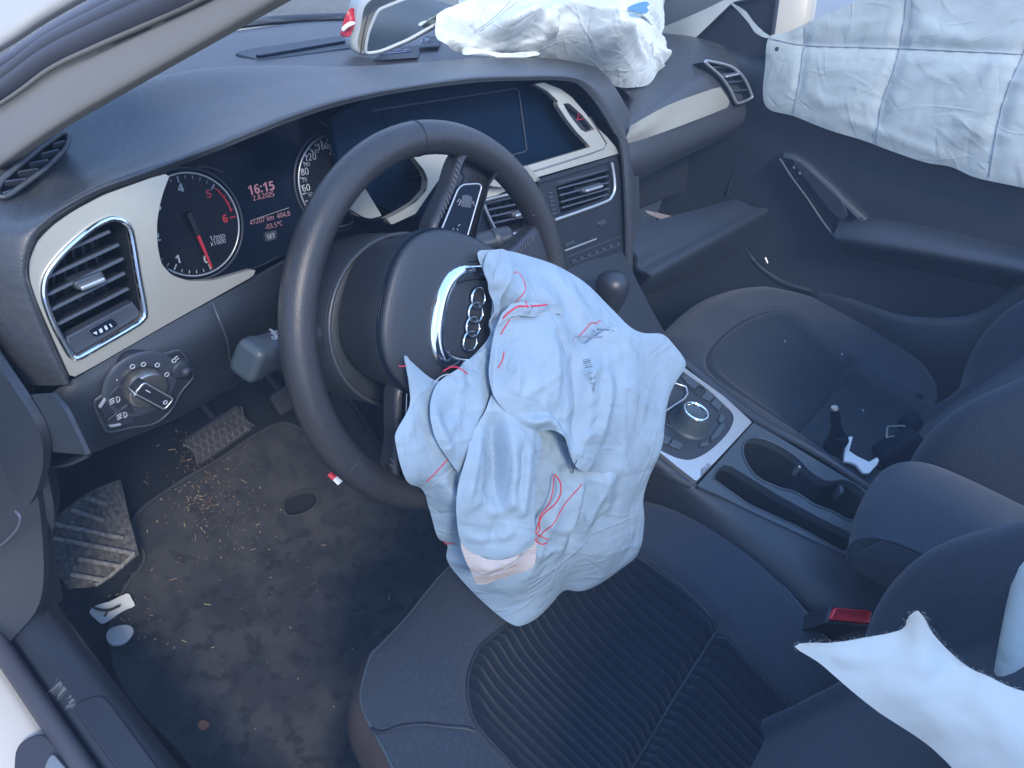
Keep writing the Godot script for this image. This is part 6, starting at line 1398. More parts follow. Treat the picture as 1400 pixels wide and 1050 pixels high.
	# front panel from the gathered seam to the right edge
	part("front_panel", cloth(f, [V(-.3719, .6492, .0563), V(-.3631, .66, .0554), V(-.3499, .6642, .0614), V(-.3342, .662, .0707), V(-.3182, .6632, .0759), V(-.3058, .6518, .0878), V(-.2942, .6317, .106), V(-.2796, .6353, .1101), V(-.2617, .6412, .1142), V(-.2478, .6416, .1195), V(-.2364, .6359, .1268), V(-.2355, .6186, .1403), V(-.2426, .5944, .1575), V(-.2577, .5635, .1737), V(-.2699, .5445, .1804), V(-.2824, .5186, .1915), V(-.298, .5123, .187), V(-.3142, .5214, .1746), V(-.3302, .5279, .1726), V(-.3464, .5393, .1662), V(-.3531, .5566, .1552), V(-.3556, .5701, .1442), V(-.3626, .5767, .1334), V(-.3738, .5749, .1274), V(-.3888, .5862, .1161), V(-.3987, .5972, .1038), V(-.4026, .6093, .0902), V(-.393, .6233, .0723)],
		[V(-.3673, .6322, .0986), V(-.2792, .6035, .1451), V(-.332, .5896, .141)],
		[[[V(-.3165, .6492, .1209), V(-.3253, .6279, .1361), V(-.3358, .6015, .1558), V(-.3485, .5791, .1663), V(-.355, .5604, .1817)], -.016, .016, .014], [[V(-.3643, .6356, .0639), V(-.3727, .6144, .0796), V(-.384, .5934, .0905)], .006, .006, .014], [[V(-.385, .5945, .0874), V(-.3664, .6068, .0999), V(-.3467, .6209, .1119), V(-.3349, .6299, .1182)], .006, .010, .014], [[V(-.3279, .6553, .0944), V(-.3368, .634, .1096), V(-.3482, .612, .1217), V(-.3601, .5899, .1333)], .007, .008, .016],
		[[V(-.3852, .5893, .0942), V(-.3792, .5835, .1116), V(-.3662, .5872, .1272), V(-.3606, .5832, .1417), V(-.3605, .5672, .1636), V(-.3595, .5572, .1789)], .016, .005, .02], [[V(-.3205, .6246, .1484), V(-.3106, .6312, .155), V(-.2966, .6417, .1627)], .008, .008, .014], [[V(-.3043, .6527, .1355), V(-.3084, .6374, .1498), V(-.3212, .615, .1604), V(-.3348, .5924, .1699)], .006, .014, .010], [[V(-.292, .6468, .163), V(-.3038, .62, .1811), V(-.3199, .5919, .194), V(-.3344, .569, .2025)], .010, .010, .012], [[V(-.3476, .5747, .1739), V(-.3376, .5799, .1826), V(-.3277, .585, .1912)], .005, .008, .01], [[V(-.3612, .606, .1094), V(-.3645, .5933, .1215), V(-.3639, .5864, .1318)], .005, .008, .008],
		[[V(-.3576, .6516, .0526), V(-.3462, .6581, .0616), V(-.3286, .6636, .082)], -.005, .006, .005], [[V(-.3164, .6445, .1275), V(-.3014, .6572, .1338), V(-.2882, .6629, .1469)], -.005, .006, .005], [[V(-.3232, .659, .0968), V(-.3243, .647, .1116), V(-.3233, .6379, .1257)], -.006, .008, .008], [[V(-.3625, .6314, .0725), V(-.3545, .6243, .0948), V(-.3603, .6039, .1137)], -.004, .014, .012]], .0026, .0005, 51, .0005, .006, .002, 36, Q(.12, -1)), M.bag_blue, b)
	for q in [[V(-.3664, .6416, .0523), V(-.3619, .6471, .0519), V(-.3557, .654, .0523)], [V(-.3814, .6166, .0627), V(-.3763, .6228, .0624), V(-.3715, .6298, .0604)]]:
		sewn(b, "red_stitching", q, .0006, M.red_thread)
	sewn(b, "seam", [V(-.3559, .6535, .0526), V(-.3466, .6589, .0599), V(-.3375, .6606, .072), V(-.3281, .6647, .0813)], .0008, M.seam_thread)
	sewn(b, "seam", [V(-.3149, .6478, .1254), V(-.3036, .6566, .1312), V(-.2926, .664, .1385), V(-.2871, .6637, .1476)], .0008, M.seam_thread)
	# bar code printed beside the middle valley
	for i in 20:
		var a: Vector3 = (V(-.3056, .6258, .1239)).lerp(V(-.3136, .6013, .1448), i / 19.0)
		var e: Vector3 = (V(-.2997, .6284, .1296)).lerp(V(-.3112, .6029, .1463), i / 19.0)
		if i % 7 == 5: continue
		sewn(b, "print_bar", [a, a.lerp(e, .5), e], .00025 + .0001 * ((i * 5) % 3), M.ink)
	for q in [[V(-.3626, .5486, .1626), V(-.3611, .5476, .1663), V(-.362, .544, .1698), V(-.3591, .5463, .1714), V(-.3569, .5493, .1707)], [V(-.36, .5484, .167), V(-.3616, .5441, .1703)], [V(-.3556, .5497, .1723), V(-.3544, .5481, .1763), V(-.3568, .5455, .1761), V(-.3509, .5538, .1739)]]:
		sewn(b, "print_mark", q, .0005, M.ink)
	# gathered seam above the front panel
	part("gathered_seam", cloth(f, [V(-.3716, .6542, .0568), V(-.3651, .6635, .0545), V(-.3535, .6711, .0555), V(-.3398, .6721, .0619), V(-.3222, .6687, .0713), V(-.305, .6655, .0797), V(-.3051, .6592, .0834), V(-.3203, .6602, .0766), V(-.3375, .6606, .072), V(-.3524, .663, .0637), V(-.3654, .6597, .0592)], [V(-.345, .6693, .0668)], [[[V(-.3565, .6647, .0595), V(-.3519, .6697, .0599), V(-.3474, .6747, .0603)], .004, .004, .004], [[V(-.3476, .6663, .0714), V(-.3447, .6708, .0698), V(-.3419, .6753, .0681)], .004, .004, .004], [[V(-.3402, .6693, .0789), V(-.3379, .6728, .0779), V(-.3347, .6764, .078)], .004, .004, .004], [[V(-.3329, .6723, .0864), V(-.3305, .6758, .0854), V(-.3287, .6782, .0851)], .003, .004, .004]], .003, .002, 61, .0012, .004), M.bag_blue, b)
	sewn(b, "red_stitching", [V(-.3608, .6535, .0448), V(-.3549, .6589, .0468), V(-.3476, .6647, .0503), V(-.3433, .666, .0555), V(-.3337, .6687, .0669), V(-.3239, .672, .0779)], .0009, M.red_thread)
	sewn(b, "red_stitching", [V(-.3394, .6704, .0557), V(-.3409, .6671, .0577), V(-.3415, .6651, .0596)], .0006, M.red_thread)
	# loose red thread loop low on the right
	part("loose_thread", tube(curve([V(-.3596, .5273, .1502), V(-.3591, .5215, .1588), V(-.3634, .5125, .1645), V(-.3707, .5035, .1651), V(-.3817, .4936, .1615), V(-.3901, .4823, .1635), V(-.3951, .474, .1669), V(-.3932, .4707, .1746), V(-.389, .4728, .1783)], 6), .0007, 6), M.red_thread, b)
	part("loose_thread", tube(curve([V(-.3606, .526, .1503), V(-.3663, .5146, .1569), V(-.3743, .5025, .1608), V(-.384, .4919, .16), V(-.3888, .4817, .1664), V(-.3922, .4778, .1664), V(-.387, .4754, .1779)], 6), .0006, 6), M.red_thread, b)
	passenger_bag()
	curtain_bag()
	felt_bag()

func passenger_bag() -> void:
	fold_scale = 1.15
	var f := Transform3D(V(.8874, .14, .4391), V(.1137, .8568, -.503), V(-.4467, .4963, .7444), V(.1421, .7912, -.3))
	var b := thing("passenger_airbag", "white crumpled airbag lying on top of the dashboard", "airbag", "deployed airbags")
	part("outer_cloth", cloth(f, [V(-.0545, .8001, -.36), V(-.0636, .7813, -.345), V(-.0528, .7763, -.338), V(-.0413, .7714, -.33), V(-.014, .7691, -.32), V(.039, .7663, -.31), V(.0983, .7665, -.295), V(.1259, .7658, -.285), V(.1588, .7574, -.26), V(.188, .7476, -.235), V(.2389, .7354, -.222), V(.2925, .7327, -.217), V(.3395, .7335, -.222), V(.3914, .7452, -.24), V(.4716, .757, -.27), V(.4938, .7695, -.3), V(.5256, .7837, -.33), V(.61, .8157, -.38), V(.6735, .8776, -.43), V(.5074, .9043, -.45), V(.2991, .9047, -.45), V(.1529, .8871, -.45), V(.0273, .8577, -.43), V(-.0197, .8245, -.39)],
		[V(-.0115, .8069, -.33), V(.0152, .804, -.285), V(.0792, .7999, -.275), V(.112, .8028, -.26), V(.1371, .7941, -.215), V(.2409, .7799, -.21), V(.1071, .8318, -.34), V(.2777, .8224, -.29), V(.3488, .8039, -.27), V(.0398, .8435, -.37), V(.2508, .8566, -.37), V(.4194, .8505, -.36)],
		[[[V(-.0933, .8414, -.3), V(-.0713, .8261, -.3), V(-.0455, .8117, -.3), V(-.0231, .8039, -.3)], -.02, .02, .012], [[V(-.0231, .8039, -.3), V(.0153, .8103, -.3), V(.0533, .819, -.3), V(.092, .8204, -.3)], .022, .012, .022], [[V(-.0948, .7919, -.3), V(-.0841, .8073, -.3), V(-.0573, .7995, -.3), V(-.0247, .7855, -.3)], .014, .012, .014], [[V(.0984, .8222, -.3), V(.1105, .7973, -.3), V(.1098, .778, -.3)], .024, .006, .022], [[V(.1191, .814, -.3), V(.1339, .8237, -.3), V(.1558, .8052, -.3), V(.2064, .7673, -.3)], .018, .01, .014],
		[[V(.1796, .8232, -.3), V(.1898, .7981, -.3), V(.2076, .7695, -.3)], .02, .006, .02], [[V(.1217, .8219, -.3), V(.1106, .8023, -.3), V(.1121, .782, -.3)], -.014, .012, .01], [[V(.2085, .8208, -.3), V(.2854, .7921, -.3), V(.3506, .7546, -.3), V(.3825, .7219, -.3)], .018, .014, .02], [[V(.2368, .7546, -.3), V(.2888, .7612, -.3), V(.2994, .7723, -.3), V(.3291, .7497, -.3), V(.3789, .7095, -.3)], .014, .01, .012], [[V(.355, .7556, -.3), V(.4203, .7424, -.3), V(.4888, .7413, -.3), V(.526, .7459, -.3)], .014, .01, .016],
		[[V(.3069, .8173, -.3), V(.378, .7953, -.3), V(.4547, .7747, -.3), V(.5174, .7503, -.3)], .012, .012, .016], [[V(.3664, .7478, -.3), V(.4199, .7194, -.3), V(.4703, .6973, -.3)], .014, .008, .014], [[V(.2188, .8206, -.3), V(.2495, .7987, -.3), V(.2531, .7764, -.3)], -.014, .014, .01], [[V(.0256, .8305, -.3), V(.0781, .8205, -.3), V(.1145, .8269, -.3), V(.1439, .8365, -.3)], .014, .01, .016], [[V(-.053, .7793, -.3), V(.0075, .7804, -.3), V(.0745, .7775, -.3), V(.1098, .778, -.3)], .012, .006, .012], [[V(.1507, .7678, -.3), V(.2134, .7604, -.3), V(.2901, .7341, -.3), V(.3723, .7125, -.3)], .012, .01, .012], [[V(.36, .8279, -.3), V(.4118, .8158, -.3), V(.4608, .787, -.3)], -.015, .014, .012]], .0042, .002, 71, .0008, .012, .008, 150, Vector2.DOWN), M.bag_dash, b)
	for q in [[V(-.031, .8123, -.3), V(-.0105, .82, -.3), V(.0093, .8324, -.3), V(.0291, .8459, -.3)], [V(-.0246, .8103, -.3), V(-.0026, .819, -.3), V(.0176, .8306, -.3), V(.0456, .8441, -.3)]]:
		sewn(b, "seam", q, .0007, M.seam_thread)
	part("under_flap", cloth(f, [V(-.0401, .7745, -.322), V(-.0312, .7784, -.32), V(-.0056, .7749, -.308), V(.0258, .7718, -.3), V(.0831, .7742, -.292), V(.0887, .7703, -.287), V(.0479, .7685, -.29), V(.0181, .7667, -.295), V(-.012, .7695, -.308), V(-.038, .7684, -.32)], [], [[[V(-.0534, .7812, -.3), V(-.0145, .7747, -.3), V(.0266, .7688, -.3), V(.095, .7684, -.3)], .006, .006, .006]], .005, .002, 81, .0015, .005), M.bag_dash, b)
	part("right_flap", cloth(f, [V(.2991, .8371, -.3), V(.3276, .834, -.285), V(.3889, .8347, -.29), V(.4813, .8462, -.33), V(.4905, .8023, -.31), V(.4371, .788, -.285), V(.3896, .8039, -.275), V(.34, .8253, -.275), V(.3125, .8276, -.285)], [], [[[V(.3515, .8347, -.3), V(.404, .8159, -.3), V(.4545, .7884, -.3)], .012, .01, .012]], .005, .003, 83, .0015, .005), M.bag_dash, b)
	part("blue_patch", cloth(f, [V(.2998, .8339, -.282), V(.3246, .8418, -.28), V(.3605, .8421, -.283), V(.3617, .8313, -.277), V(.3393, .8264, -.275), V(.3137, .8304, -.278)], [], [], .005, .001, 85, .001, .004), M.bag_patch, b)

func curtain_bag() -> void:
	fold_scale = 0.7
	var f := Transform3D(V(0, 0, 1), V(.0499, .9988, 0), V(-.9988, .0499, 0), V(.65, .75, .1))
	var b := thing("curtain_airbag", "pale curtain airbag with dark seams hanging over the passenger window", "airbag", "deployed airbags")
	part("curtain", cloth(f, [V(.66, .8056, -.1723), V(.66, .7587, -.1584), V(.657, .7113, -.1416), V(.655, .6887, -.1198), V(.65, .6934, -.068), V(.645, .693, -.0205), V(.64, .6938, .0206), V(.64, .6966, .0762), V(.638, .6964, .1317), V(.635, .6984, .1907), V(.635, .7057, .2312), V(.632, .7036, .2759), V(.63, .7137, .3469), V(.63, .7206, .4203), V(.65, .8484, .3741), V(.66, 1.0423, .2571), V(.665, 1.013, .061), V(.665, .9027, -.0426), V(.665, .8534, -.1058), V(.665, .8233, -.144)],
		[V(.652, .7577, -.1173), V(.64, .7674, .0001), V(.63, .7898, .1874), V(.63, .8119, .2911), V(.658, .843, -.0418), V(.652, .9086, .1195), V(.652, .9387, .2376)],
		[[[V(.64, .8078, -.1617), V(.64, .8147, -.0934), V(.64, .8532, .065), V(.64, .8936, .2433), V(.64, .9101, .3176)], -.012, .02, .016], [[V(.64, .8602, -.1197), V(.64, .8149, -.1022), V(.64, .7683, -.0841), V(.64, .693, -.0639)], -.008, .014, .014], [[V(.64, .9621, .0221), V(.64, .891, .0496), V(.64, .8202, .0714), V(.64, .7659, .0776), V(.64, .6957, .1043)], -.010, .018, .018], [[V(.64, .9482, .2335), V(.64, .8868, .2428), V(.64, .8112, .2563), V(.64, .7125, .2924)], -.010, .018, .018],
		[[V(.64, .7597, -.0684), V(.64, .7347, -.0203), V(.64, .7508, .022), V(.64, .7803, .0422)], .006, .012, .02], [[V(.64, .7866, -.066), V(.64, .7955, -.0133), V(.64, .8161, .0447)], .005, .012, .014], [[V(.64, .8016, .0912), V(.64, .8367, .1482), V(.64, .8538, .1983)], .006, .012, .02], [[V(.64, .7831, .1889), V(.64, .7776, .2281), V(.64, .7928, .255)], .007, .008, .016], [[V(.64, .7314, .204), V(.64, .7672, .2337), V(.64, .7806, .3075)], .006, .01, .02], [[V(.64, .9067, .2359), V(.64, .8674, .2137), V(.64, .8218, .2157)], .006, .012, .016], [[V(.64, .7209, -.0212), V(.64, .7221, .0638), V(.64, .7199, .1719), V(.64, .7195, .2597)], .005, .01, .012], [[V(.64, .903, .0522), V(.64, .8919, .1189), V(.64, .8984, .1852)], .005, .014, .018], [[V(.64, .8504, -.1096), V(.64, .8642, -.0323), V(.64, .8975, .0299)], .005, .012, .012], [[V(.64, .838, .23), V(.64, .8593, .2628), V(.64, .8665, .3229)], .006, .012, .016]], .0075, .0007, 91, .0008, .008, .002, 90, Vector2.RIGHT), M.bag_white, b)
	sewn(b, "seam", [V(.64, .8078, -.1617), V(.64, .8147, -.0934), V(.64, .8532, .065), V(.64, .8936, .2433), V(.64, .9101, .3176)], .001, M.seam_thread, .001)
	for q in [[V(.64, .8425, -.1117), V(.64, .8149, -.1022), V(.64, .7683, -.0841), V(.64, .6983, -.0648)], [V(.64, .9621, .0221), V(.64, .891, .0496), V(.64, .8202, .0714), V(.64, .7659, .0776), V(.64, .7003, .102)], [V(.64, .9482, .2335), V(.64, .8868, .2428), V(.64, .8112, .2563), V(.64, .7104, .2936)]]:
		sewn(b, "seam", q, .0008, M.seam_thread, .001)
	part("eyelet", lathe([Q(0, 0), Q(.004, 0), Q(.0035, .001), Q(0, .001)], facing(V(.648, .7941, -.1439), V(-1, 0, 0)), 16), M.ink, b)
	part("torn_strap", cloth(f, [V(.68, .8411, -.2789), V(.68, .8399, -.2622), V(.675, .8353, -.2387), V(.67, .8229, -.2154), V(.665, .8138, -.1904), V(.658, .8081, -.1633), V(.66, .8045, -.1812), V(.665, .8077, -.2036), V(.67, .8183, -.223), V(.675, .8284, -.2454)], [], [], .005, .002, 95, .001, .004), M.bag_white, b)

func felt_bag() -> void:
	var f := Transform3D(V(.6362, .7376, .2263), V(.2767, .0556, -.9594), V(-.7202, .6729, -.1687), V(-.3546, .5577, .4879))
	var b := thing("seat_airbag", "torn fuzzy white cloth of the side airbag sticking into view", "airbag", "deployed airbags")
	var edge: Array = [V(-.3528, .5172, .407), V(-.3467, .5241, .4141), V(-.339, .5336, .4297), V(-.3284, .5463, .4453), V(-.3201, .5583, .4583), V(-.3152, .569, .4653), V(-.3149, .5783, .4622), V(-.3133, .5891, .4638), V(-.3157, .5882, .4706), V(-.3198, .5856, .4769), V(-.3243, .5816, .4917), V(-.3325, .5844, .5096), V(-.3404, .594, .5187), V(-.3442, .599, .529), V(-.3461, .6058, .54), V(-.3538, .625, .5595), V(-.4055, .5984, .5837), V(-.4061, .5555, .5487), V(-.3935, .5518, .5273), V(-.3781, .5407, .5089), V(-.3703, .5301, .4776), V(-.3593, .5219, .4483), V(-.3527, .5185, .4286)]
	part("torn_cloth", cloth(f, edge, [V(-.3434, .5478, .4611), V(-.3432, .5702, .4842), V(-.3658, .5706, .5106), V(-.378, .5954, .5385)],
		[[[V(-.4251, .5995, .4117), V(-.411, .5997, .4338), V(-.3911, .6061, .4566)], .004, .01, .008], [[V(-.371, .631, .4542), V(-.376, .6156, .4675), V(-.3751, .5984, .4926)], .005, .014, .012], [[V(-.4107, .5882, .45), V(-.3923, .5795, .4912), V(-.381, .5617, .5335)], .005, .02, .02], [[V(-.3694, .6105, .4849), V(-.3645, .5909, .5196), V(-.3545, .5762, .5555)], .004, .02, .016]], .005, .0012, 101, .0012, .006, .001, 10, Vector2.RIGHT, .012), M.felt_white, b)
	var rng := RandomNumberGenerator.new()
	rng.seed = 12
	var s := Shape.new()
	var line := even(curve(edge.slice(0, 16), 5), .0011, false)
	for p in line:
		for j in 4:
			var dir := (f.basis * V(rng.randf_range(-1, .3), rng.randf_range(-.2, 1.0), rng.randf_range(-.6, .6))).normalized()
			var l := rng.randf_range(.0005, .0016)
			var q: Vector3 = p + f.basis * V(rng.randf_range(-.003, .003), rng.randf_range(-.004, .002), rng.randf_range(-.001, .001))
			add_tube(s, [q, q + dir * l * .5 + f.basis * V(0, 0, .001), q + dir.rotated(f.basis.z, rng.randf_range(-.7, .7)) * l], .00009, 3)
	part("frayed_fibres", s.mesh(), M.felt_white, b).set_meta("kind", "stuff")
	var r := thing("airbag_sleeve", "smooth white cloth sleeve rising behind the torn fuzzy cloth", "airbag sleeve")
	part("sleeve", tube(curve([V(-.2765, .5186, .5723), V(-.2539, .5421, .5645), V(-.2132, .5712, .5541), V(-.1614, .6048, .5436)], 6), [.02, .021, .0215, .022, .0225, .023, .0235, .024, .0245, .025, .0255, .026, .0265, .027, .0275, .028, .0285, .029, .03], 20), M.bag_white, r)

# ---------------------------------------------------------------- small things
func small_things() -> void:
	# mirror fallen onto the dashboard
	var f := Transform3D(V(.9243, 0, .3818), V(0, 1, 0), V(-.3818, 0, .9243), V(-.0863, .7814, -.4))
	var m := thing("rear_view_mirror", "fallen grey rear view mirror lying on the dashboard against the white airbag", "mirror")
	var o := fillet([Q(-.0517, .0366), Q(-.0598, .0238), Q(-.0625, -.0011), Q(-.0665, -.0204), Q(-.0629, -.0322), Q(-.0545, -.0373), Q(-.0411, -.0384), Q(-.0225, -.0344), Q(.0147, -.0196), Q(.059, .0063), Q(.1208, .0472), Q(.1369, .0853), Q(.0087, .0717)], .01)
	var g := fillet([Q(-.0331, .0218), Q(-.0224, .0271), Q(.0003, .0371), Q(.0502, .0612), Q(.1024, .0771), Q(.1172, .0569), Q(.0543, .0126), Q(.0124, -.0121), Q(-.0243, -.0287), Q(-.0417, -.0326), Q(-.047, -.031), Q(-.0458, -.0161), Q(-.0435, -.0041)], .008)
	part("housing", prism(o, f, -.03, .003, .008), M.frame_grey, m)
	part("mirror_glass", prism(g, f, .002, .0045, .0008), M.mirror_glass, m)
	part("glass_rim", tube(lift(g, f, .0045), .0022, 8, true), M.frame_grey, m)
	part("housing_seam", tube(lift([Q(-.0526, -.0345), Q(-.0523, -.0214), Q(-.0486, .0016), Q(-.0438, .0206), Q(-.0345, .032), Q(-.0104, .0464)], f, .0036), .0009, 6), M.seal, m)
	var w := part("wrapper", cloth(f, [V(-.1584, .7754, -.43), V(-.153, .7895, -.43), V(-.1451, .8, -.43), V(-.1362, .7964, -.43), V(-.1408, .7835, -.425), V(-.1492, .7706, -.42), V(-.1589, .7682, -.42), V(-.1646, .7698, -.425)], [], [[[V(-.1557, .7709, -.43), V(-.1466, .7841, -.43), V(-.1399, .7964, -.43)], .008, .008, .006], [[V(-.1506, .768, -.43), V(-.1436, .775, -.43), V(-.1367, .7839, -.43)], -.006, .006, .006]], .003, .006, 111, .001, .003), M.red_plastic)
	tag(w, "crumpled red and white wrapper behind the fallen mirror", "wrapper")
	var wb := part("white_band", cloth(f, [V(-.168, .78, -.42), V(-.1591, .7856, -.418), V(-.1509, .7889, -.415), V(-.1523, .785, -.413), V(-.1622, .7815, -.414), V(-.1699, .7767, -.416)], [], [], .003, .003, 112, .001, .003), M.paper, w)
	var c := part("printed_card", prism([Q(-.0276, -.0366), Q(.0321, -.0291), Q(.0337, -.0136), Q(-.0036, -.0189)], Transform3D(f.basis, f.origin - f.basis.z * .05), -.001, .0, 0.0), M.dark_plastic)
	c.mesh = prism([V(-.1244, .745, -.4053), V(-.0402, .745, -.4037), V(.0181, .745, -.4576), V(-.0546, .745, -.4531)].map(func(p): return Q(p.x, p.z)), Transform3D(V(1, 0, 0), V(0, 0, 1), V(0, 1, 0), V(0, .7405, 0)), 0.0, .001)
	tag(c, "dark printed card with pale lettering under the fallen mirror", "card")
	for q in [[V(-.0939, .742, -.4275), V(-.0287, .742, -.4306)], [V(-.056, .742, -.4387), V(-.0405, .742, -.4398)], [V(-.0384, .742, -.4358), V(-.0222, .742, -.4406)]]:
		part("lettering", tube([q[0], q[1]], .0014, 5, false, .3), M.print_lilac, c)
	var n := part("printed_card", prism([V(-.0054, .745, -.4382), V(.0379, .745, -.4392), V(.0939, .745, -.4879), V(.0612, .745, -.4918)].map(func(p): return Q(p.x, p.z)), Transform3D(V(1, 0, 0), V(0, 0, 1), V(0, 1, 0), V(0, .7425, 0)), 0.0, .001), M.dark_plastic)
	tag(n, "second dark card with white letters between mirror and airbag", "card")
	for q in [[V(.0247, .744, -.4642), V(.0432, .744, -.4816), V(.0317, .744, -.4633), V(.0504, .744, -.4807)], [V(.0547, .744, -.4801), V(.0359, .744, -.4627), V(.0464, .744, -.4652)], [V(.0445, .744, -.4714), V(.0519, .744, -.4724)], [V(.0037, .744, -.4442), V(.0274, .744, -.4445), V(.0481, .744, -.4492)]]:
		part("lettering", tube(q, .001, 5, false, .3), M.print_white, n)
	# on the passenger seat
	var p := thing("pen", "black pen-like tube standing broken on the passenger seat", "broken tube")
	var p0: Vector3 = V(.2547, .345, .3224)
	var p1: Vector3 = V(.2423, .4, .2957)
	part("barrel", tube([p0, p0.lerp(p1, .3), p0.lerp(p1, .32), p0.lerp(p1, .85), p0.lerp(p1, .88), p1], [.011, .0105, .008, .0075, .0065, .006], 16), M.gloss_black, p)
	part("tip", tube([p1, p1 + (p1 - p0) * .06], [.0062, .005], 16), M.silver, p)
	part("socket", lathe([Q(0, .012), Q(.012, .012), Q(.016, .006), Q(.016, -.02), Q(.012, -.03)], facing(p0, V(0, 1, 0), V(0, 0, 1)), 24), M.gloss_black, p)
	var t := part("torn_trim", prism([Q(.2775, -.1192), Q(.2927, -.1266), Q(.2483, -.135), Q(.2478, -.1482), Q(.254, -.1681), Q(.2657, -.1708), Q(.2941, -.1776), Q(.2602, -.1802), Q(.2251, -.1772), Q(.2174, -.1697), Q(.2261, -.1554), Q(.223, -.1475), Q(.2145, -.1376)], Transform3D(V(1, 0, 0), V(0, .0995, -.995), V(0, .995, .0995), V(.01, .39, .215)), -.044, -.040, .001), M.paper)
	tag(t, "white snapped trim piece beside the passenger seat buckle", "trim piece")
	var r := part("red_bead", lathe([Q(0, .003), Q(.0028, .002), Q(.003, 0), Q(0, -.002)], facing(V(.1417, .372, .3611), V(0, 1, 0), V(0, 0, 1)), 12), M.red_plastic)
	tag(r, "tiny red bead on the console edge by the cup holder", "bead")
	var bu := thing("seat_belt_buckle", "black passenger seat belt buckle with metal tongue beside the seat", "seat belt buckle")
	var b0: Vector3 = V(.3183, .35, .4025)
	part("body", box(V(.045, .075, .035), .01, facing(b0, V(-.3, .5, -.6), V(.3, .8, .2))), M.gloss_black, bu)
	part("body", lathe([Q(0, .012), Q(.014, .008), Q(.018, -.004), Q(.014, -.02)], facing(V(.3813, .37, .4004), V(-.2, .8, .3), V(0, 0, 1)), 24), M.gloss_black, bu)
	part("tongue", tube(fillet([V(.3029, .365, .3799), V(.3361, .365, .3719), V(.3652, .365, .3923), V(.3499, .365, .4012), V(.3479, .36, .3994)].map(func(q): return q), .004), .0016, 6, true), M.silver, bu)
	part("button", lathe([Q(0, .003), Q(.006, .002), Q(.007, -.002)], facing(V(.519, .352, .3889), V(0, 1, 0), V(0, 0, 1)), 16), M.gloss_black, bu)
	var bd := thing("seat_belt_buckle", "red-buttoned driver's seat belt buckle between seat and console", "seat belt buckle")
	var k := Transform3D(V(.9881, .1431, .0556), V(0, .3624, -.932), V(-.1535, .921, .3582), V(-.1212, .375, .4497))
	part("button", prism(fillet([Q(-.0236, .0185), Q(-.0095, .02), Q(.0279, -.0133), Q(.0281, -.0167), Q(.0137, -.0213), Q(-.0265, .0167)], .003), k, -.004, .003, .002), M.red_plastic, bd)
	part("body", prism(fillet([Q(-.032, .0179), Q(-.0099, .0245), Q(.0346, -.0143), Q(.0341, -.0193), Q(.0124, -.0255), Q(-.0327, .0164)], .004), k, -.07, -.001, .003), M.dark_plastic, bd)
	# litter on the mat
	var pt := part("paper_tag", prism([Q(-.2343, .1695), Q(-.2207, .1739), Q(-.2061, .1673), Q(-.181, .1635), Q(-.1848, .1375), Q(-.2094, .1398), Q(-.2305, .1394)], Transform3D(V(1, 0, 0), V(0, 0, -1), V(0, 1, 0), V(-.4, .02, -.2)), 0.0, .0012), M.paper)
	pt.mesh = cloth(Transform3D(V(1, 0, 0), V(0, 0, -1), V(0, 1, 0), V(-.4, .02, -.2)), [V(-.6418, .055, -.3418), V(-.6362, .0566, -.3448), V(-.6291, .0567, -.3448), V(-.6145, .0542, -.3403), V(-.6012, .054, -.34), V(-.5894, .0532, -.3386), V(-.5894, .0483, -.3297), V(-.5907, .0433, -.3205), V(-.6024, .0442, -.3221), V(-.6149, .0442, -.3221), V(-.6261, .0432, -.3204), V(-.6358, .0436, -.3211), V(-.6393, .0489, -.3307)], [], [[[V(-.638, .0428, -.3415), V(-.6187, .0399, -.3362), V(-.5927, .0398, -.3359)], .003, .008, .008]], .004, .0015, 121, .0006, .003)
	tag(pt, "white torn paper tag with a twig on it by the footrest", "paper")
	part("twig", tube(curve([V(-.6361, .0625, -.3408), V(-.6298, .058, -.3327), V(-.6209, .055, -.3273), V(-.6075, .0541, -.3257)], 4), .002, 6), M.twig, pt)
	part("twig", tube([V(-.6224, .0555, -.3282), V(-.6302, .0529, -.3234)], .0014, 5), M.twig, pt)
	var ov := part("white_disc", prism(curve([Q(-.2382, .1094), Q(-.2304, .1149), Q(-.2178, .1111), Q(-.2093, .1032), Q(-.2085, .0927), Q(-.217, .0846), Q(-.2289, .0817), Q(-.2395, .0887), Q(-.2417, .0985)], 4, true), Transform3D(V(1, 0, 0), V(0, 0, -1), V(0, 1, 0), V(-.4, .02, -.2)), .010, .014, .0015), M.paper)
	tag(ov, "white oval plastic disc at the edge of the floor mat", "disc")
	var lf := part("dead_leaf", cloth(Transform3D(V(1, 0, 0), V(0, 0, -1), V(0, 1, 0), V(-.4, .02, -.2)), [V(-.6188, .028, -.1148), V(-.6118, .028, -.1161), V(-.6087, .028, -.1076), V(-.61, .028, -.1021), V(-.6171, .028, -.1023), V(-.6204, .028, -.107)], [], [[[V(-.6174, .02, -.1165), V(-.6124, .02, -.1129), V(-.6083, .02, -.1075)], .003, .004, .004]], .002, .002, 131, .0005, .002), M.leaf)
	tag(lf, "small brown dead leaf on the lower floor mat", "leaf")
	var kt := thing("key_tag", "small red and white tag under the lower steering wheel rim", "tag")
	part("tag_body", tube([V(-.4909, .4778, -.0248), V(-.4895, .4747, -.0184)], .005, 10, false, .5), M.red_plastic, kt)
	part("tag_end", tube([V(-.4895, .4747, -.0184), V(-.4882, .4716, -.012)], .0045, 10, false, .5), M.paper, kt)
	part("ring", tube([V(-.4948, .4832, -.0384), V(-.4941, .4804, -.0335), V(-.4909, .4778, -.0248)], .0012, 6), M.dark_plastic, kt)
	# lint on the far seat
	var lint := Shape.new()
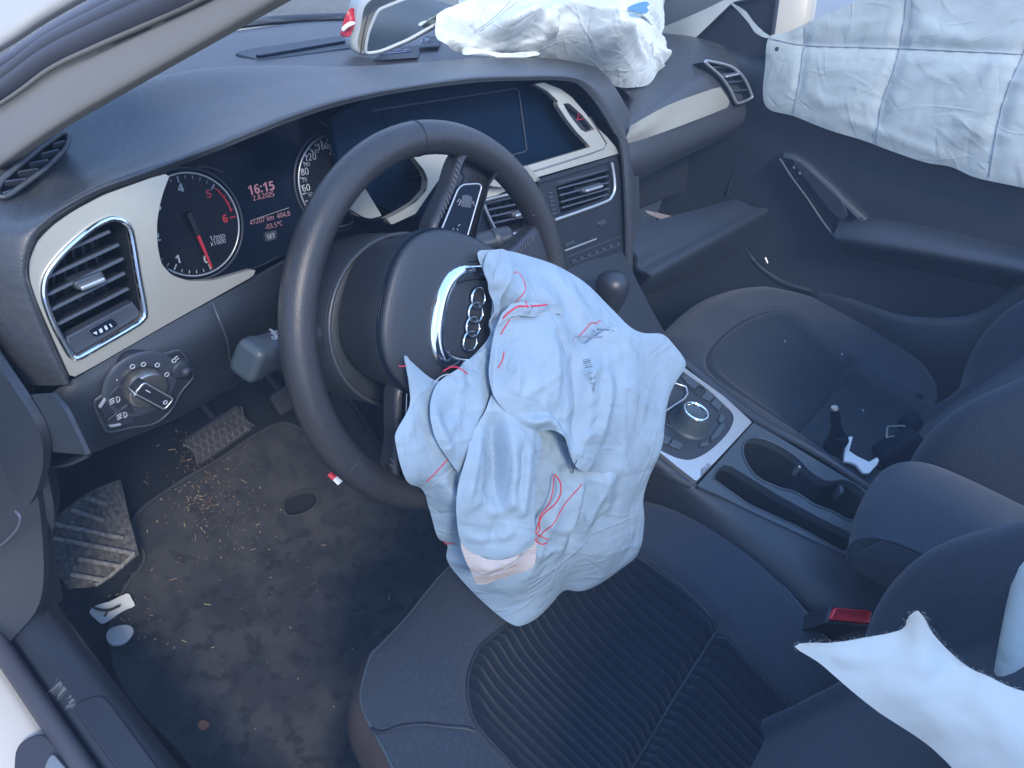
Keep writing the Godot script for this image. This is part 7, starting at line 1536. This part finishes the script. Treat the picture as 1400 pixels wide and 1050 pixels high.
	for q in [V(.4907, .338, .1377), V(.537, .345, .2364), V(.3967, .335, .3268)]:
		add_tube(lint, curve([q, q + V(.003, .002, -.001), q + V(.004, .001, -.004)], 3), .0004, 5)
	var ln := part("lint", lint.mesh(), M.paper)
	tag(ln, "few white lint specks on the passenger seat cloth", "lint"); ln.set_meta("kind", "stuff")
	# straw and grit
	var rng := RandomNumberGenerator.new()
	rng.seed = 77
	var s := Shape.new()
	var cr2 := Shape.new()
	for q in [[V(-.4229, .0752, -.4004), .030, 240], [V(-.3996, .1132, -.4695), .016, 70], [V(-.3859, .0458, -.347), .06, 50], [V(-.5454, .02, -.1818), .16, 30], [V(-.4519, .02, -.1763), .14, 26], [V(-.5823, .0345, -.3263), .035, 60], [V(-.3446, .02, -.247), .1, 18]]:
		for i in q[2]:
			var x: float = q[0].x + rng.randfn(0.0, q[1])
			var z: float = q[0].z + rng.randfn(0.0, q[1] * 1.2)
			if x < -.66 or x > -.1: continue
			var a := rng.randf() * TAU
			var l := rng.randf_range(.001, .0045) * (1.0 if i % 9 else 2.4)
			var p2 := V(x, floor_y(z) + .001, z)
			var e := V(x + cos(a) * l, floor_y(z + sin(a) * l) + rng.randf_range(.001, .003), z + sin(a) * l)
			add_tube(s if i % 3 == 0 else cr2, [p2, e], rng.randf_range(.0003, .0008) * (1.0 if i % 3 == 0 else 1.6), 4)
	var cb := part("crumbs", cr2.mesh(), M.crumb)
	tag(cb, "brown crumbs of dirt heaped on the upper floor mat", "crumbs"); cb.set_meta("kind", "stuff")
	var st := part("straw", s.mesh(), M.straw)
	tag(st, "straw bits and grit scattered over the floor mat", "straw"); st.set_meta("kind", "stuff")
	var sc := Shape.new()
	for q in [[V(-.7383, .2005, -.2768), V(-.7181, .2005, -.2646)], [V(-.7417, .2005, -.2721), V(-.7185, .2005, -.2544)], [V(-.737, .2005, -.2651), V(-.7268, .2005, -.2568)], [V(-.7222, .2005, -.246), V(-.7127, .2005, -.2463)], [V(-.7226, .2005, -.2413), V(-.7122, .2005, -.2367)], [V(-.7174, .2005, -.2286), V(-.7125, .2005, -.2291)], [V(-.7416, .2005, -.157), V(-.7228, .2005, -.1621)], [V(-.7367, .2005, -.158), V(-.7198, .2005, -.1652)], [V(-.7363, .2005, -.1427), V(-.725, .2005, -.1444)], [V(-.7355, .2005, -.1396), V(-.7258, .2005, -.1394)], [V(-.7299, .2005, -.1631), V(-.7206, .2005, -.1719)]]:
		for j in 12:
			var d := V(rng.randf_range(-.007, .007), 0, rng.randf_range(-.008, .008))
			add_tube(sc, [q[0] + d, q[0].lerp(q[1], rng.randf_range(.4, 1.0)) + d], .0002 + .0003 * rng.randf(), 4, false, .4)
	var sm := part("scratches", sc.mesh(), M.scuff, get_node("car_body"))
	sm.set_meta("kind", "stuff")
